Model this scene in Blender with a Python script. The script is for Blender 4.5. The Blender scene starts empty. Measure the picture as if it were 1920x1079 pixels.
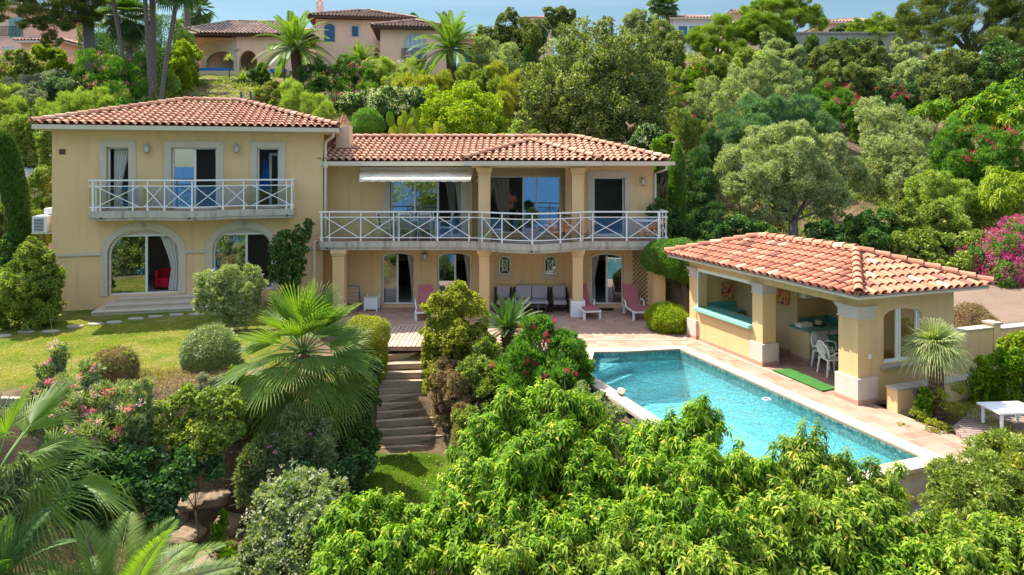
import bpy, bmesh, math, random
import numpy as np
from mathutils import Vector, Matrix
R = math.radians
SC = bpy.context.scene
COL = SC.collection
# ---- survey of the place: the drone hovers 5.5 m above the terrace and looks level, towards +Y
FPX, HY, CX, CH = 1280.0, 312.0, 960.0, 5.5
def P(px, py, Y): return Vector(((px-CX)*Y/FPX, Y, CH-(py-HY)*Y/FPX))
def G(px, py, z):
    Y = (CH-z)*FPX/(py-HY); return Vector(((px-CX)*Y/FPX, Y, z))
SUN = Vector((-.54, .36, 1.0)).normalized()

# ---------------------------------------------------------------- node materials
def lin(c): return tuple((v/12.92 if v <= .04045 else ((v+.055)/1.055)**2.4) for v in c)
def hx(s): return lin(tuple(int(s[i:i+2], 16)/255 for i in (0, 2, 4)))
class NT:
    def __init__(s, name):
        m = bpy.data.materials.new(name); m.use_nodes = True
        s.m = m; s.t = m.node_tree; s.n = s.t.nodes; s.n.clear()
        s.out = s.n.new('ShaderNodeOutputMaterial')
    def new(s, typ, **kw):
        nd = s.n.new(typ)
        for k, v in kw.items():
            if k.startswith('i_'): nd.inputs[k[2:].replace('_', ' ')].default_value = v
            else: setattr(nd, k, v)
        return nd
    def link(s, a, b): s.t.links.new(a, b)
    def coord(s, scale=(1, 1, 1), kind='Object', rot=(0, 0, 0)):
        tc = s.new('ShaderNodeTexCoord'); mp = s.new('ShaderNodeMapping')
        mp.inputs['Scale'].default_value = scale; mp.inputs['Rotation'].default_value = rot
        s.link(tc.outputs[kind], mp.inputs[0]); return mp.outputs[0]
    def noise(s, vec, scale, detail=4, rough=.55):
        nd = s.new('ShaderNodeTexNoise'); nd.inputs['Scale'].default_value = scale
        nd.inputs['Detail'].default_value = detail; nd.inputs['Roughness'].default_value = rough
        s.link(vec, nd.inputs['Vector']); return nd.outputs['Fac']
    def ramp(s, fac, stops, interp='LINEAR'):
        nd = s.new('ShaderNodeValToRGB'); cr = nd.color_ramp; cr.interpolation = interp
        while len(cr.elements) < len(stops): cr.elements.new(.5)
        for e, (p, c) in zip(cr.elements, stops): e.position = p; e.color = (*c[:3], 1)
        s.link(fac, nd.inputs[0]); return nd.outputs[0]
    def mix(s, a, b, fac, mode='MIX'):
        nd = s.new('ShaderNodeMix', data_type='RGBA', blend_type=mode)
        for sock, v in ((nd.inputs[6], a), (nd.inputs[7], b), (nd.inputs[0], fac)):
            if hasattr(v, 'is_linked'): s.link(v, sock)
            elif isinstance(v, (int, float)): sock.default_value = v
            else: sock.default_value = (*v[:3], 1)
        return nd.outputs[2]
    def math(s, op, a, b=None, clamp=False):
        nd = s.new('ShaderNodeMath', operation=op, use_clamp=clamp)
        for i, v in enumerate((a, b)):
            if v is None: continue
            if hasattr(v, 'is_linked'): s.link(v, nd.inputs[i])
            else: nd.inputs[i].default_value = v
        return nd.outputs[0]
    def bump(s, h, strength=.3, dist=.02):
        b = s.new('ShaderNodeBump'); b.inputs['Strength'].default_value = strength
        b.inputs['Distance'].default_value = dist; s.link(h, b.inputs['Height']); return b.outputs[0]
    def bsdf(s, color, rough=.8, spec=.3, metal=0, normal=None, **kw):
        p = s.new('ShaderNodeBsdfPrincipled')
        if hasattr(color, 'is_linked'): s.link(color, p.inputs['Base Color'])
        else: p.inputs['Base Color'].default_value = (*color[:3], 1)
        if hasattr(rough, 'is_linked'): s.link(rough, p.inputs['Roughness'])
        else: p.inputs['Roughness'].default_value = rough
        p.inputs['Specular IOR Level'].default_value = spec; p.inputs['Metallic'].default_value = metal
        if normal is not None: s.link(normal, p.inputs['Normal'])
        return p
    def done(s, shader):
        s.link(shader.outputs[0], s.out.inputs['Surface']); return s.m
def simple(name, col, rough=.6, spec=.4, metal=0, var=.12, scale=3, bump=0):
    t = NT(name); v = t.coord(); n = t.noise(v, scale)
    c = t.mix(tuple(x*(1-var) for x in col), tuple(min(1, x*(1+var)) for x in col), n)
    nr = t.bump(t.noise(v, scale*12), bump, .01) if bump else None
    return t.done(t.bsdf(c, rough, spec, metal, nr))
M = {}
def stucco(name, base, dirt=.5, streak=True):
    t = NT(name); v = t.coord()
    big = t.noise(v, .55, 5); fine = t.noise(v, 9, 5)
    st = t.noise(t.coord((2.6, 2.6, .22)), 1.6, 5, .6)
    c = t.mix(tuple(x*.90 for x in base), tuple(min(1, x*1.06) for x in base), big)
    c = t.mix(c, tuple(x*.80 for x in base), t.math('MULTIPLY', fine, .28))
    if streak:
        s2 = t.ramp(st, [(0, (0, 0, 0)), (.52, (0, 0, 0)), (.78, (1, 1, 1))])
        c = t.mix(c, (base[0]*.60, base[1]*.60, base[2]*.66), t.math('MULTIPLY', s2, .62*dirt)); pt = t.ramp(t.noise(v, .35, 3), [(0, (0, 0, 0)), (.5, (0, 0, 0)), (.62, (1, 1, 1))]); c = t.mix(c, (min(1, base[0]*1.08), min(1, base[1]*1.12), base[2]*1.25), t.math('MULTIPLY', pt, .35))
    nb = t.bump(t.noise(v, 45, 3), .35, .006)
    M[name] = t.done(t.bsdf(c, .92, .15, 0, nb))
stucco('villa_stucco', (.73, .50, .255), .85)
stucco('pool_stucco', (.70, .485, .235), .9)
stucco('pink_stucco', (.96, .60, .42), .4)
stucco('cream_stucco', (.66, .52, .36), .5)
stucco('inner_stucco', (.60, .47, .25), .2, False)
stucco('grey_stucco', (.42, .38, .31), .9)
def stone(name, a, b, dark, amt=.6, sc=2.0):
    t = NT(name); v = t.coord(); n = t.noise(v, sc, 6, .65)
    st = t.ramp(t.noise(t.coord((3, 3, .35)), 1.7, 6, .7), [(0, (0, 0, 0)), (.48, (0, 0, 0)), (.72, (1, 1, 1))])
    c = t.mix(t.mix(a, b, n), dark, t.math('MULTIPLY', st, amt))
    M[name] = t.done(t.bsdf(c, .85, .2, 0, t.bump(t.noise(v, 30, 4), .3, .008)))
stone('trim_stone', (.52, .44, .33), (.60, .52, .41), (.36, .31, .25), .3)
stone('balcony_concrete', (.42, .38, .32), (.55, .50, .42), (.13, .125, .12), .75, 3)
stone('coping_stone', (.44, .36, .265), (.53, .44, .33), (.33, .26, .20), .5, 1.5)
stone('plinth_stone', (.52, .45, .38), (.62, .55, .47), (.45, .38, .32), .4)
stone('dry_stone', (.24, .21, .175), (.36, .31, .26), (.07, .062, .055), .6, 5)
stone('boulder_stone', (.20, .145, .10), (.34, .25, .165), (.06, .05, .04), .7, 3.5)
stone('wall_cap', (.36, .32, .25), (.46, .41, .33), (.22, .19, .15), .6)
M['fascia'] = simple('fascia', (.62, .55, .42), .6, .3, 0, .06)
M['white_paint'] = simple('white_paint', (.80, .80, .79), .4, .5, 0, .04)
M['white_plastic'] = simple('white_plastic', (.78, .78, .77), .45, .5, 0, .05)
M['white_enamel'] = simple('white_enamel', (.74, .75, .76), .3, .5, 0, .03)
M['window_white'] = simple('window_white', (.72, .72, .70), .4, .5, 0, .04)
M['dark_metal'] = simple('dark_metal', (.045, .04, .045), .5, .4, 0, .2)
M['wicker'] = simple('wicker', (.035, .028, .026), .7, .3, 0, .3, 40, .5)
M['blue_metal'] = simple('blue_metal', (.03, .10, .28), .5, .4)
M['shutter_blue'] = simple('shutter_blue', (.045, .16, .30), .6, .3)
M['shutter_teal'] = simple('shutter_teal', (.22, .45, .42), .6, .3)
M['shutter_pale'] = simple('shutter_pale', (.52, .62, .66), .6, .3)
M['pool_cover'] = simple('pool_cover', (.02, .16, .55), .5, .4)
M['cushion_grey'] = simple('cushion_grey', (.42, .38, .41), .95, .1, 0, .08, 6, .3)
M['cushion_rose'] = simple('cushion_rose', (.40, .135, .15), .95, .1, 0, .15, 6, .3)
M['sling_taupe'] = simple('sling_taupe', (.36, .30, .27), .9, .1)
M['curtain'] = simple('curtain', (.62, .60, .57), .95, .1, 0, .06)
M['curtain_taupe'] = simple('curtain_taupe', (.30, .27, .235), .95, .1, 0, .06)
M['awning_cloth'] = simple('awning_cloth', (.80, .70, .56), .9, .1, 0, .05)
M['awning_case'] = simple('awning_case', (.62, .54, .40), .6, .3, 0, .05)
M['teal_tile'] = simple('teal_tile', (.09, .32, .30), .3, .5, 0, .25, 12)
M['teal_edge'] = simple('teal_edge', (.25, .52, .47), .4, .5, 0, .12, 12)
M['mat_green'] = simple('mat_green', (.05, .16, .035), .95, .1, 0, .35, 3, .6)
M['mat_dark'] = simple('mat_dark', (.012, .04, .015), .95, .1)
M['wood_dark'] = simple('wood_dark', (.10, .045, .025), .7, .3, 0, .25, 8)
M['room_wall'] = simple('room_wall', (.52, .48, .43), .9, .1)
M['room_dark'] = simple('room_dark', (.48, .43, .37), .9, .1)
M['sofa_red'] = simple('sofa_red', (.42, .015, .03), .8, .2, 0, .1)
M['skin'] = simple('skin', (.42, .22, .145), .6, .3, 0, .08)
M['shirt_pink'] = simple('shirt_pink', (.68, .25, .19), .9, .1, 0, .1)
M['trouser_dark'] = simple('trouser_dark', (.03, .028, .035), .9, .1)
M['hair_dark'] = simple('hair_dark', (.03, .02, .015), .7, .3)
M['terracotta'] = simple('terracotta', (.46, .27, .19), .8, .2, 0, .15)
M['tap_steel'] = simple('tap_steel', (.6, .6, .6), .25, .5, 1)
M['lamp_metal'] = simple('lamp_metal', (.30, .33, .29), .5, .4, 0, .2)
M['lamp_glass'] = simple('lamp_glass', (.55, .55, .50), .15, .6)
M['blue_cloth'] = simple('blue_cloth', (.02, .12, .42), .9, .1)
M['car_paint'] = simple('car_paint', (.55, .62, .68), .2, .6, 0, .03)
M['car_glass'] = simple('car_glass', (.03, .06, .08), .06, .8)
M['tyre_black'] = simple('tyre_black', (.02, .02, .02), .8, .2)
M['stem_green'] = simple('stem_green', (.14, .22, .06), .6, .3)

def tiles(name, stops, age=.35):
    t = NT(name); a = t.new('ShaderNodeAttribute', attribute_name='tint', attribute_type='GEOMETRY')
    c = t.ramp(a.outputs['Fac'], stops)
    v = t.coord(); n = t.ramp(t.noise(v, 7, 6, .7), [(0, (0, 0, 0)), (.45, (0, 0, 0)), (.75, (1, 1, 1))])
    n2 = t.noise(v, 1.1, 4)
    c = t.mix(c, (.34, .25, .20), t.math('MULTIPLY', n, age))
    c = t.mix(c, (.62, .45, .36), t.math('MULTIPLY', n2, .22))
    M[name] = t.done(t.bsdf(c, .88, .2, 0, t.bump(t.noise(v, 60, 3), .3, .006)))
tiles('roof_tile_old', [(0, (.25, .11, .065)), (.12, (.40, .175, .10)), (.40, (.50, .245, .145)), (.7, (.56, .31, .195)), (1, (.64, .41, .29))])
tiles('roof_tile_new', [(0, (.18, .06, .04)), (.1, (.40, .13, .075)), (.35, (.48, .165, .085)), (.68, (.54, .225, .125)), (.82, (.60, .36, .22)), (1, (.66, .47, .31))], .15)
tiles('roof_tile_brown', [(0, (.14, .08, .06)), (.5, (.42, .28, .22)), (1, (.60, .46, .38))], .6)
tiles('roof_tile_rose', [(0, (.45, .25, .19)), (.5, (.55, .34, .26)), (1, (.66, .48, .38))], .3)

def glassm(name, refl=.42, tint=(.80, .86, .86)):
    t = NT(name); g = t.new('ShaderNodeBsdfGlossy'); g.inputs['Roughness'].default_value = .0
    g.inputs['Color'].default_value = (.80, .88, .98, 1)
    v = t.coord(); t.link(t.bump(t.noise(v, .9, 2), .008, .05), g.inputs['Normal'])
    tr = t.new('ShaderNodeBsdfTransparent'); tr.inputs[0].default_value = (*tint, 1)
    fr = t.new('ShaderNodeFresnel'); fr.inputs[0].default_value = 1.5
    mx = t.new('ShaderNodeMixShader')
    t.link(t.math('ADD', t.math('MULTIPLY', fr.outputs[0], .8), refl, True), mx.inputs[0])
    t.link(tr.outputs[0], mx.inputs[1]); t.link(g.outputs[0], mx.inputs[2])
    M[name] = t.done(mx)
glassm('window_glass', .36, (.50, .55, .55)); glassm('screen_glass', .06, (.80, .87, .90)); glassm('clear_glass', .10, (.8, .85, .85))

def floor_tiles(name, cols, size, mortar, rot=0.0, rough=.6, gap=.012):
    t = NT(name); v = t.coord(rot=(0, 0, rot))
    b = t.new('ShaderNodeTexBrick'); b.offset = 0; b.inputs['Scale'].default_value = 1
    b.inputs['Brick Width'].default_value = size; b.inputs['Row Height'].default_value = size
    b.inputs['Mortar Size'].default_value = gap; b.inputs['Color1'].default_value = (0, 0, 0, 1)
    b.inputs['Color2'].default_value = (1, 1, 1, 1); b.inputs['Mortar'].default_value = (.5, .5, .5, 1); b.inputs['Bias'].default_value = 0
    t.link(v, b.inputs['Vector'])
    c = t.ramp(b.outputs['Color'], cols); c = t.mix(c, tuple(x*.7 for x in cols[0][1]), t.math('MULTIPLY', t.noise(v, 2.5, 5), .45))
    c = t.mix(c, mortar, b.outputs['Fac'])
    M[name] = t.done(t.bsdf(c, rough, .3, 0, t.bump(b.outputs['Fac'], -.3, .004)))
floor_tiles('terrace_tiles', [(0, (.36, .21, .15)), (.5, (.45, .28, .20)), (1, (.53, .36, .27))], .33, (.38, .27, .21), .0)
floor_tiles('deck_tiles', [(0, (.31, .185, .13)), (.5, (.40, .26, .185)), (1, (.47, .33, .25))], .33, (.38, .27, .20), -R(19.57))
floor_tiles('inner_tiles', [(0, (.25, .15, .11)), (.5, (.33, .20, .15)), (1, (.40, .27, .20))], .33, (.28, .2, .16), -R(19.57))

def wood_deck(name, a, b, w=.12, rot=0):
    t = NT(name); v = t.coord(rot=(0, 0, rot)); wv = t.new('ShaderNodeTexBrick'); wv.offset = .5
    wv.inputs['Scale'].default_value = 1; wv.inputs['Brick Width'].default_value = 2.4; wv.inputs['Row Height'].default_value = w
    wv.inputs['Mortar Size'].default_value = .012; wv.inputs['Color1'].default_value = (0, 0, 0, 1); wv.inputs['Color2'].default_value = (1, 1, 1, 1)
    t.link(v, wv.inputs['Vector'])
    c = t.mix(a, b, wv.outputs['Color']); c = t.mix(c, tuple(x*.6 for x in a), t.math('MULTIPLY', t.noise(t.coord((1, 8, 8), rot=(0, 0, rot)), 3, 4), .5))
    c = t.mix(c, (.05, .035, .025), wv.outputs['Fac'])
    M[name] = t.done(t.bsdf(c, .8, .2, 0, t.bump(wv.outputs['Fac'], -.4, .01)))
wood_deck('deck_boards', (.46, .32, .24), (.58, .43, .33), .14, R(90))
wood_deck('deck_boards_grey', (.26, .185, .15), (.36, .27, .22), .12, R(8))
def sleeper(name):
    t = NT(name); v = t.coord((1, 7, 7)); n = t.noise(v, 2.5, 6, .7); n2 = t.noise(t.coord(), 1.3, 5)
    c = t.mix((.27, .19, .125), (.64, .49, .35), n); c = t.mix(c, (.12, .09, .07), t.math('MULTIPLY', n2, .4))
    M[name] = t.done(t.bsdf(c, .9, .15, 0, t.bump(n, .6, .02)))
sleeper('sleeper_wood')

def soil(name, cols, sc=1.2):
    t = NT(name); v = t.coord(); n = t.noise(v, sc, 8, .7); f = t.noise(v, sc*22, 4)
    c = t.ramp(n, cols); c = t.mix(c, (.10, .07, .05), t.math('MULTIPLY', t.ramp(f, [(0, (0, 0, 0)), (.5, (0, 0, 0)), (.7, (1, 1, 1))]), .5))
    M[name] = t.done(t.bsdf(c, .97, .05, 0, t.bump(f, .7, .03)))
soil('hill_soil', [(0, (.07, .09, .03)), (.38, (.12, .13, .05)), (.5, (.26, .20, .12)), (.7, (.34, .26, .17)), (1, (.42, .34, .24))])
soil('gravel_soil', [(0, (.33, .24, .17)), (.5, (.44, .33, .24)), (1, (.55, .44, .33))], .8)
soil('step_soil', [(0, (.30, .22, .15)), (.5, (.42, .32, .22)), (1, (.54, .43, .31))], 2)
def grassm(name, cols):
    t = NT(name); v = t.coord(); n = t.noise(v, .55, 7, .72); f = t.noise(v, 14, 5, .7)
    c = t.ramp(t.math('ADD', t.math('MULTIPLY', n, .75), t.math('MULTIPLY', f, .25)), cols)
    f2 = t.noise(v, 60, 3, .6)
    c = t.mix(c, (.05, .08, .015), t.math('MULTIPLY', f2, .45))
    M[name] = t.done(t.bsdf(c, .95, .05, 0, t.bump(f2, .9, .05)))
grassm('lawn_grass', [(0, (.075, .14, .018)), (.42, (.12, .19, .03)), (.50, (.21, .24, .055)), (.58, (.32, .27, .10)), (1, (.42, .32, .16))])
grassm('shade_grass', [(0, (.06, .13, .012)), (.45, (.10, .19, .02)), (.6, (.17, .24, .04)), (1, (.25, .27, .07))])

def leafm(name, cols, trans=.3, rough=.5, spec=.35, gain=1.75):
    trans = min(.45, trans+.1)
    t = NT(name); a = t.new('ShaderNodeAttribute', attribute_name='tint', attribute_type='GEOMETRY')
    g_ = gain; cols = [(min(.6, a_*g_*1.08), min(.6, b_*g_), min(.5, c_*g_*.9)) for a_, b_, c_ in cols]; n = len(cols); c = t.ramp(a.outputs['Fac'], [(i/max(1, n-1), cc) for i, cc in enumerate(cols)])
    p = t.bsdf(c, max(.5, rough), spec*.6); tr = t.new('ShaderNodeBsdfTranslucent')
    t.link(t.mix(c, (1.45, 1.6, .35), 1.0, 'MULTIPLY'), tr.inputs[0])
    mx = t.new('ShaderNodeMixShader'); mx.inputs[0].default_value = trans
    t.link(p.outputs[0], mx.inputs[1]); t.link(tr.outputs[0], mx.inputs[2])
    M[name] = t.done(mx)
leafm('leaf_bright', [(.018, .05, .004), (.05, .125, .007), (.105, .21, .012), (.20, .32, .020), (.38, .34, .06)], .30, .55, .25, gain=1.4)
leafm('leaf_bright_pale', [(.03, .07, .008), (.075, .15, .012), (.14, .235, .022), (.23, .33, .035), (.38, .34, .08)], .30, .55, .25, gain=1.3)
leafm('leaf_oak', [(.03, .05, .018), (.08, .11, .036), (.16, .19, .07), (.27, .29, .13)], .2, .5)
leafm('leaf_olive', [(.07, .10, .05), (.13, .17, .085), (.22, .26, .15), (.33, .37, .25)], .22, .55, gain=1.9)
leafm('leaf_tamarisk', [(.07, .12, .025), (.13, .19, .045), (.20, .26, .08), (.28, .31, .13)], .3, .7)
leafm('leaf_bluegreen', [(.025, .065, .035), (.05, .11, .06), (.09, .16, .09), (.14, .20, .12)], .25, .6)
leafm('leaf_deep', [(.018, .05, .012), (.038, .085, .02), (.065, .13, .032), (.11, .18, .055)], .15, .4, .5)
leafm('leaf_ivy', [(.014, .045, .016), (.03, .075, .024), (.05, .11, .034), (.10, .19, .045)], .15, .35, .5)
leafm('leaf_lime', [(.10, .17, .012), (.17, .26, .018), (.26, .34, .03), (.36, .40, .05)], .35, gain=1.2)
leafm('leaf_yellow', [(.09, .13, .02), (.19, .23, .035), (.32, .33, .06), (.44, .42, .11)], .3, gain=1.2)
leafm('leaf_clip', [(.05, .085, .018), (.10, .15, .03), (.17, .22, .05), (.30, .27, .11)], .2)
leafm('leaf_grey', [(.13, .15, .12), (.22, .25, .20), (.33, .35, .30), (.46, .47, .42)], .12, .7, .2, gain=1.2)
leafm('leaf_dry', [(.09, .06, .045), (.15, .11, .08), (.21, .17, .12), (.20, .20, .08)], .15, .8, .1)
leafm('leaf_oleander', [(.03, .085, .015), (.06, .15, .022), (.11, .23, .035), (.18, .30, .06)], .25, .45, .45, gain=1.35)
leafm('leaf_oleander_grey', [(.06, .10, .045), (.11, .16, .075), (.18, .22, .12), (.26, .28, .17)], .2, .5)
leafm('leaf_pine', [(.05, .09, .012), (.09, .15, .02), (.15, .22, .03), (.22, .28, .05)], .2, .6)
leafm('leaf_pine_dark', [(.03, .05, .015), (.06, .085, .025), (.10, .125, .035), (.16, .17, .06)], .2, .6)
leafm('leaf_cypress', [(.012, .035, .008), (.03, .075, .014), (.055, .12, .02), (.09, .17, .03)], .12, .6)
leafm('leaf_palm', [(.05, .11, .018), (.10, .19, .03), (.17, .27, .05), (.33, .40, .15)], .3, .38, .6, gain=1.05)
leafm('leaf_palm_deep', [(.02, .06, .015), (.04, .10, .025), (.07, .14, .04), (.16, .22, .08)], .2, .4, .6, gain=1.3)
leafm('leaf_palm_grey', [(.13, .19, .07), (.22, .28, .12), (.33, .38, .19), (.45, .48, .30)], .2, .5, gain=1.2)
leafm('palm_dead', [(.20, .12, .06), (.30, .20, .11), (.40, .29, .17), (.5, .38, .25)], .15, .8, .1, gain=1.2)
leafm('petal_pink', [(.50, .06, .20), (.62, .16, .34), (.70, .28, .44), (.74, .46, .56)], .25, .6, gain=1.2)
leafm('petal_red', [(.55, .005, .07), (.68, .012, .13), (.75, .03, .19), (.72, .08, .16)], .25, .6, gain=1.2)
leafm('petal_magenta', [(.50, .01, .17), (.65, .03, .25), (.75, .08, .36), (.80, .2, .5)], .25, .6, gain=1.2)
leafm('petal_white', [(.55, .50, .42), (.65, .62, .55), (.72, .70, .66), (.78, .77, .74)], .25, .6, gain=1.2)
def bark(name, a, b, ring=0):
    t = NT(name); v = t.coord((6, 6, 1.2)); n = t.noise(v, 2.2, 6, .7); c = t.mix(a, b, n); h = n
    if ring:
        w = t.new('ShaderNodeTexWave', bands_direction='Z'); w.inputs['Scale'].default_value = ring
        w.inputs['Distortion'].default_value = 2.5; t.link(t.coord(), w.inputs[0])
        c = t.mix(c, tuple(x*.65 for x in a), t.math('MULTIPLY', w.outputs['Fac'], .5)); h = w.outputs['Fac']
    M[name] = t.done(t.bsdf(c, .92, .1, 0, t.bump(h, .7, .03)))
bark('bark_brown', (.075, .055, .04), (.19, .15, .115)); bark('bark_grey', (.13, .12, .105), (.28, .255, .225))
bark('bark_palm', (.12, .10, .085), (.26, .22, .19), 2.2); bark('bark_fibre', (.08, .045, .025), (.26, .17, .11), 3)

# ---------------------------------------------------------------- mesh builder
class MB:
    def __init__(s): s.v = []; s.f = []; s.t = []; s.cur = .5
    def add(s, vs, fs, tint=None):
        o = len(s.v); s.v += [tuple(x) for x in vs]; tt = s.cur if tint is None else tint
        for f in fs: s.f.append(tuple(i+o for i in f)); s.t.append(tt)
        return s
    def quad(s, a, b, c, d, tint=None): return s.add([a, b, c, d], [(0, 1, 2, 3)], tint)
    def box(s, x0, x1, y0, y1, z0, z1, b=0):
        if b:
            bm = bmesh.new(); bmesh.ops.create_cube(bm, size=1)
            for v in bm.verts: v.co = ((x0+x1)/2+v.co.x*(x1-x0), (y0+y1)/2+v.co.y*(y1-y0), (z0+z1)/2+v.co.z*(z1-z0))
            bmesh.ops.bevel(bm, geom=bm.edges[:], offset=b, segments=2, profile=.6, affect='EDGES')
            bm.verts.index_update(); s.add([v.co for v in bm.verts], [[v.index for v in f.verts] for f in bm.faces]); bm.free(); return s
        return s.add([(x0, y0, z0), (x1, y0, z0), (x1, y1, z0), (x0, y1, z0), (x0, y0, z1), (x1, y0, z1), (x1, y1, z1), (x0, y1, z1)],
              [(0, 3, 2, 1), (4, 5, 6, 7), (0, 1, 5, 4), (1, 2, 6, 5), (2, 3, 7, 6), (3, 0, 4, 7)])
    def rot(s, i0, ang, c, axis='Z'):
        m = Matrix.Rotation(ang, 3, axis); c = Vector(c)
        for i in range(i0, len(s.v)): s.v[i] = tuple(m @ (Vector(s.v[i])-c)+c)
        return s
    def bar(s, a, b, w, h=None):
        a = Vector(a); b = Vector(b); h = h or w; d = (b-a).normalized()
        up = Vector((0, 0, 1)) if abs(d.z) < .95 else Vector((0, 1, 0))
        x = d.cross(up).normalized()*w/2; y = x.cross(d).normalized()*h/2
        vs = [a-x-y, a+x-y, a+x+y, a-x+y, b-x-y, b+x-y, b+x+y, b-x+y]
        return s.add(vs, [(0, 1, 2, 3), (7, 6, 5, 4), (0, 4, 5, 1), (1, 5, 6, 2), (2, 6, 7, 3), (3, 7, 4, 0)])
    def tube(s, pts, rad, n=8, caps=True):
        pts = [Vector(p) for p in pts]; rs = rad if isinstance(rad, (list, tuple)) else [rad]*len(pts)
        o = len(s.v); ref = Vector((0, 0, 1)); u = None
        for i, p in enumerate(pts):
            d = (pts[min(i+1, len(pts)-1)]-pts[max(i-1, 0)]).normalized()
            if u is None: u = d.cross(ref if abs(d.z) < .9 else Vector((1, 0, 0))).normalized()
            else: u = (u-d*u.dot(d)).normalized()
            w = d.cross(u)
            for k in range(n):
                a = 2*math.pi*k/n; s.v.append(tuple(p+(u*math.cos(a)+w*math.sin(a))*rs[i]))
        for i in range(len(pts)-1):
            for k in range(n):
                k2 = (k+1) % n; s.f.append((o+i*n+k, o+i*n+k2, o+(i+1)*n+k2, o+(i+1)*n+k)); s.t.append(s.cur)
        if caps:
            s.f.append(tuple(o+k for k in range(n))[::-1]); s.t.append(s.cur)
            s.f.append(tuple(o+(len(pts)-1)*n+k for k in range(n))); s.t.append(s.cur)
        return s
    def lathe(s, prof, n=16, c=(0, 0, 0), sx=1, sy=1):
        o = len(s.v)
        for r, z in prof:
            for k in range(n):
                a = 2*math.pi*k/n; s.v.append((c[0]+r*math.cos(a)*sx, c[1]+r*math.sin(a)*sy, c[2]+z))
        for i in range(len(prof)-1):
            for k in range(n):
                k2 = (k+1) % n; s.f.append((o+i*n+k, o+i*n+k2, o+(i+1)*n+k2, o+(i+1)*n+k)); s.t.append(s.cur)
        s.f.append(tuple(o+k for k in range(n))[::-1]); s.t.append(s.cur)
        s.f.append(tuple(o+(len(prof)-1)*n+k for k in range(n))); s.t.append(s.cur)
        return s
    def prism(s, poly, z0, z1):
        n = len(poly); o = len(s.v)
        for z in (z0, z1): s.v += [(p[0], p[1], z) for p in poly]
        s.f.append(tuple(o+i for i in range(n))[::-1]); s.f.append(tuple(o+n+i for i in range(n))); s.t += [s.cur]*2
        for i in range(n):
            j = (i+1) % n; s.f.append((o+i, o+j, o+n+j, o+n+i)); s.t.append(s.cur)
        return s
    def build(s, name, mat, parent=None, frame=None, smooth=False):
        me = bpy.data.meshes.new(name); me.from_pydata(s.v, [], s.f)
        a = me.attributes.new('tint', 'FLOAT', 'FACE'); a.data.foreach_set('value', s.t)
        if smooth: me.polygons.foreach_set('use_smooth', [True]*len(me.polygons))
        return link(name, me, mat, parent, frame)
def link(name, me, mat, parent=None, frame=None):
    o = bpy.data.objects.new(name, me); COL.objects.link(o)
    if mat is not None: me.materials.append(M[mat] if isinstance(mat, str) else mat)
    if parent is not None: o.parent = parent
    if frame is not None:
        pm = wm(parent) if parent is not None else Matrix()
        o.matrix_basis = pm.inverted() @ frame
    return o
def wm(o):
    return (wm(o.parent) @ o.matrix_basis) if o.parent else o.matrix_basis.copy()
def tag(o, label=None, cat=None, group=None, kind=None):
    if label: o['label'] = label
    if cat: o['category'] = cat
    if group: o['group'] = group
    if kind: o['kind'] = kind
    return o
def thing(name, label, cat, loc=(0, 0, 0), rz=0, group=None):
    o = bpy.data.objects.new(name, None); COL.objects.link(o); o.empty_display_size = .2
    o.location = loc; o.rotation_euler = (0, 0, rz)
    o.matrix_basis = Matrix.Translation(loc) @ Matrix.Rotation(rz, 4, 'Z')
    return tag(o, label, cat, group)
def struct(o): return tag(o, kind='structure')
def copy_tree(o, parent=None):
    c = o.copy(); COL.objects.link(c); c.parent = parent
    for ch in [x for x in bpy.data.objects if x.parent == o]: copy_tree(ch, c)
    return c
def dup(o, loc, rz=0, label=None, group=None, scale=None):
    c = copy_tree(o); c.location = loc; c.rotation_euler = (0, 0, rz)
    if scale: c.scale = scale
    return tag(c, label, None, group)
def np_mesh(name, verts, faces, tint, mat, parent=None, frame=None, smooth=False):
    me = bpy.data.meshes.new(name); nv, nf, k = len(verts), len(faces), faces.shape[1]
    me.vertices.add(nv); me.loops.add(nf*k); me.polygons.add(nf)
    me.vertices.foreach_set('co', np.ascontiguousarray(verts, np.float32).ravel())
    me.loops.foreach_set('vertex_index', np.ascontiguousarray(faces, np.int32).ravel())
    me.polygons.foreach_set('loop_start', np.arange(0, nf*k, k, dtype=np.int32))
    if smooth: me.polygons.foreach_set('use_smooth', np.ones(nf, bool))
    me.update(calc_edges=True)
    a = me.attributes.new('tint', 'FLOAT', 'FACE'); a.data.foreach_set('value', np.ascontiguousarray(tint, np.float32))
    return link(name, me, mat, parent, frame)
class Frame:                                       # a rotated building axis: x along the front, y into the building
    def __init__(s, ox, oy, ang):
        s.o = Vector((ox, oy, 0)); s.a = ang; s.dx = Vector((math.cos(ang), math.sin(ang), 0)); s.dy = Vector((-math.sin(ang), math.cos(ang), 0))
        s.m = Matrix.Translation(s.o) @ Matrix.Rotation(ang, 4, 'Z')
    def pt(s, u, v, z=0): return s.o+s.dx*u+s.dy*v+Vector((0, 0, z))
    def u(s, px, v=0):
        k = (px-CX)/FPX; b = s.o+s.dy*v; return (k*b.y-b.x)/(s.dx.x-k*s.dx.y)
    def z(s, py, u, v=0): return CH-(py-HY)*s.pt(u, v).y/FPX
    def op(s, x0, x1, y0, y1, rise=0, v=0):
        u0, u1 = s.u(x0, v), s.u(x1, v); m = (u0+u1)/2
        return dict(u0=u0, u1=u1, z0=s.z(y1, m, v), z1=s.z(y0, m, v), rise=(u1-u0)/2 if rise == 'semi' else rise)
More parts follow.
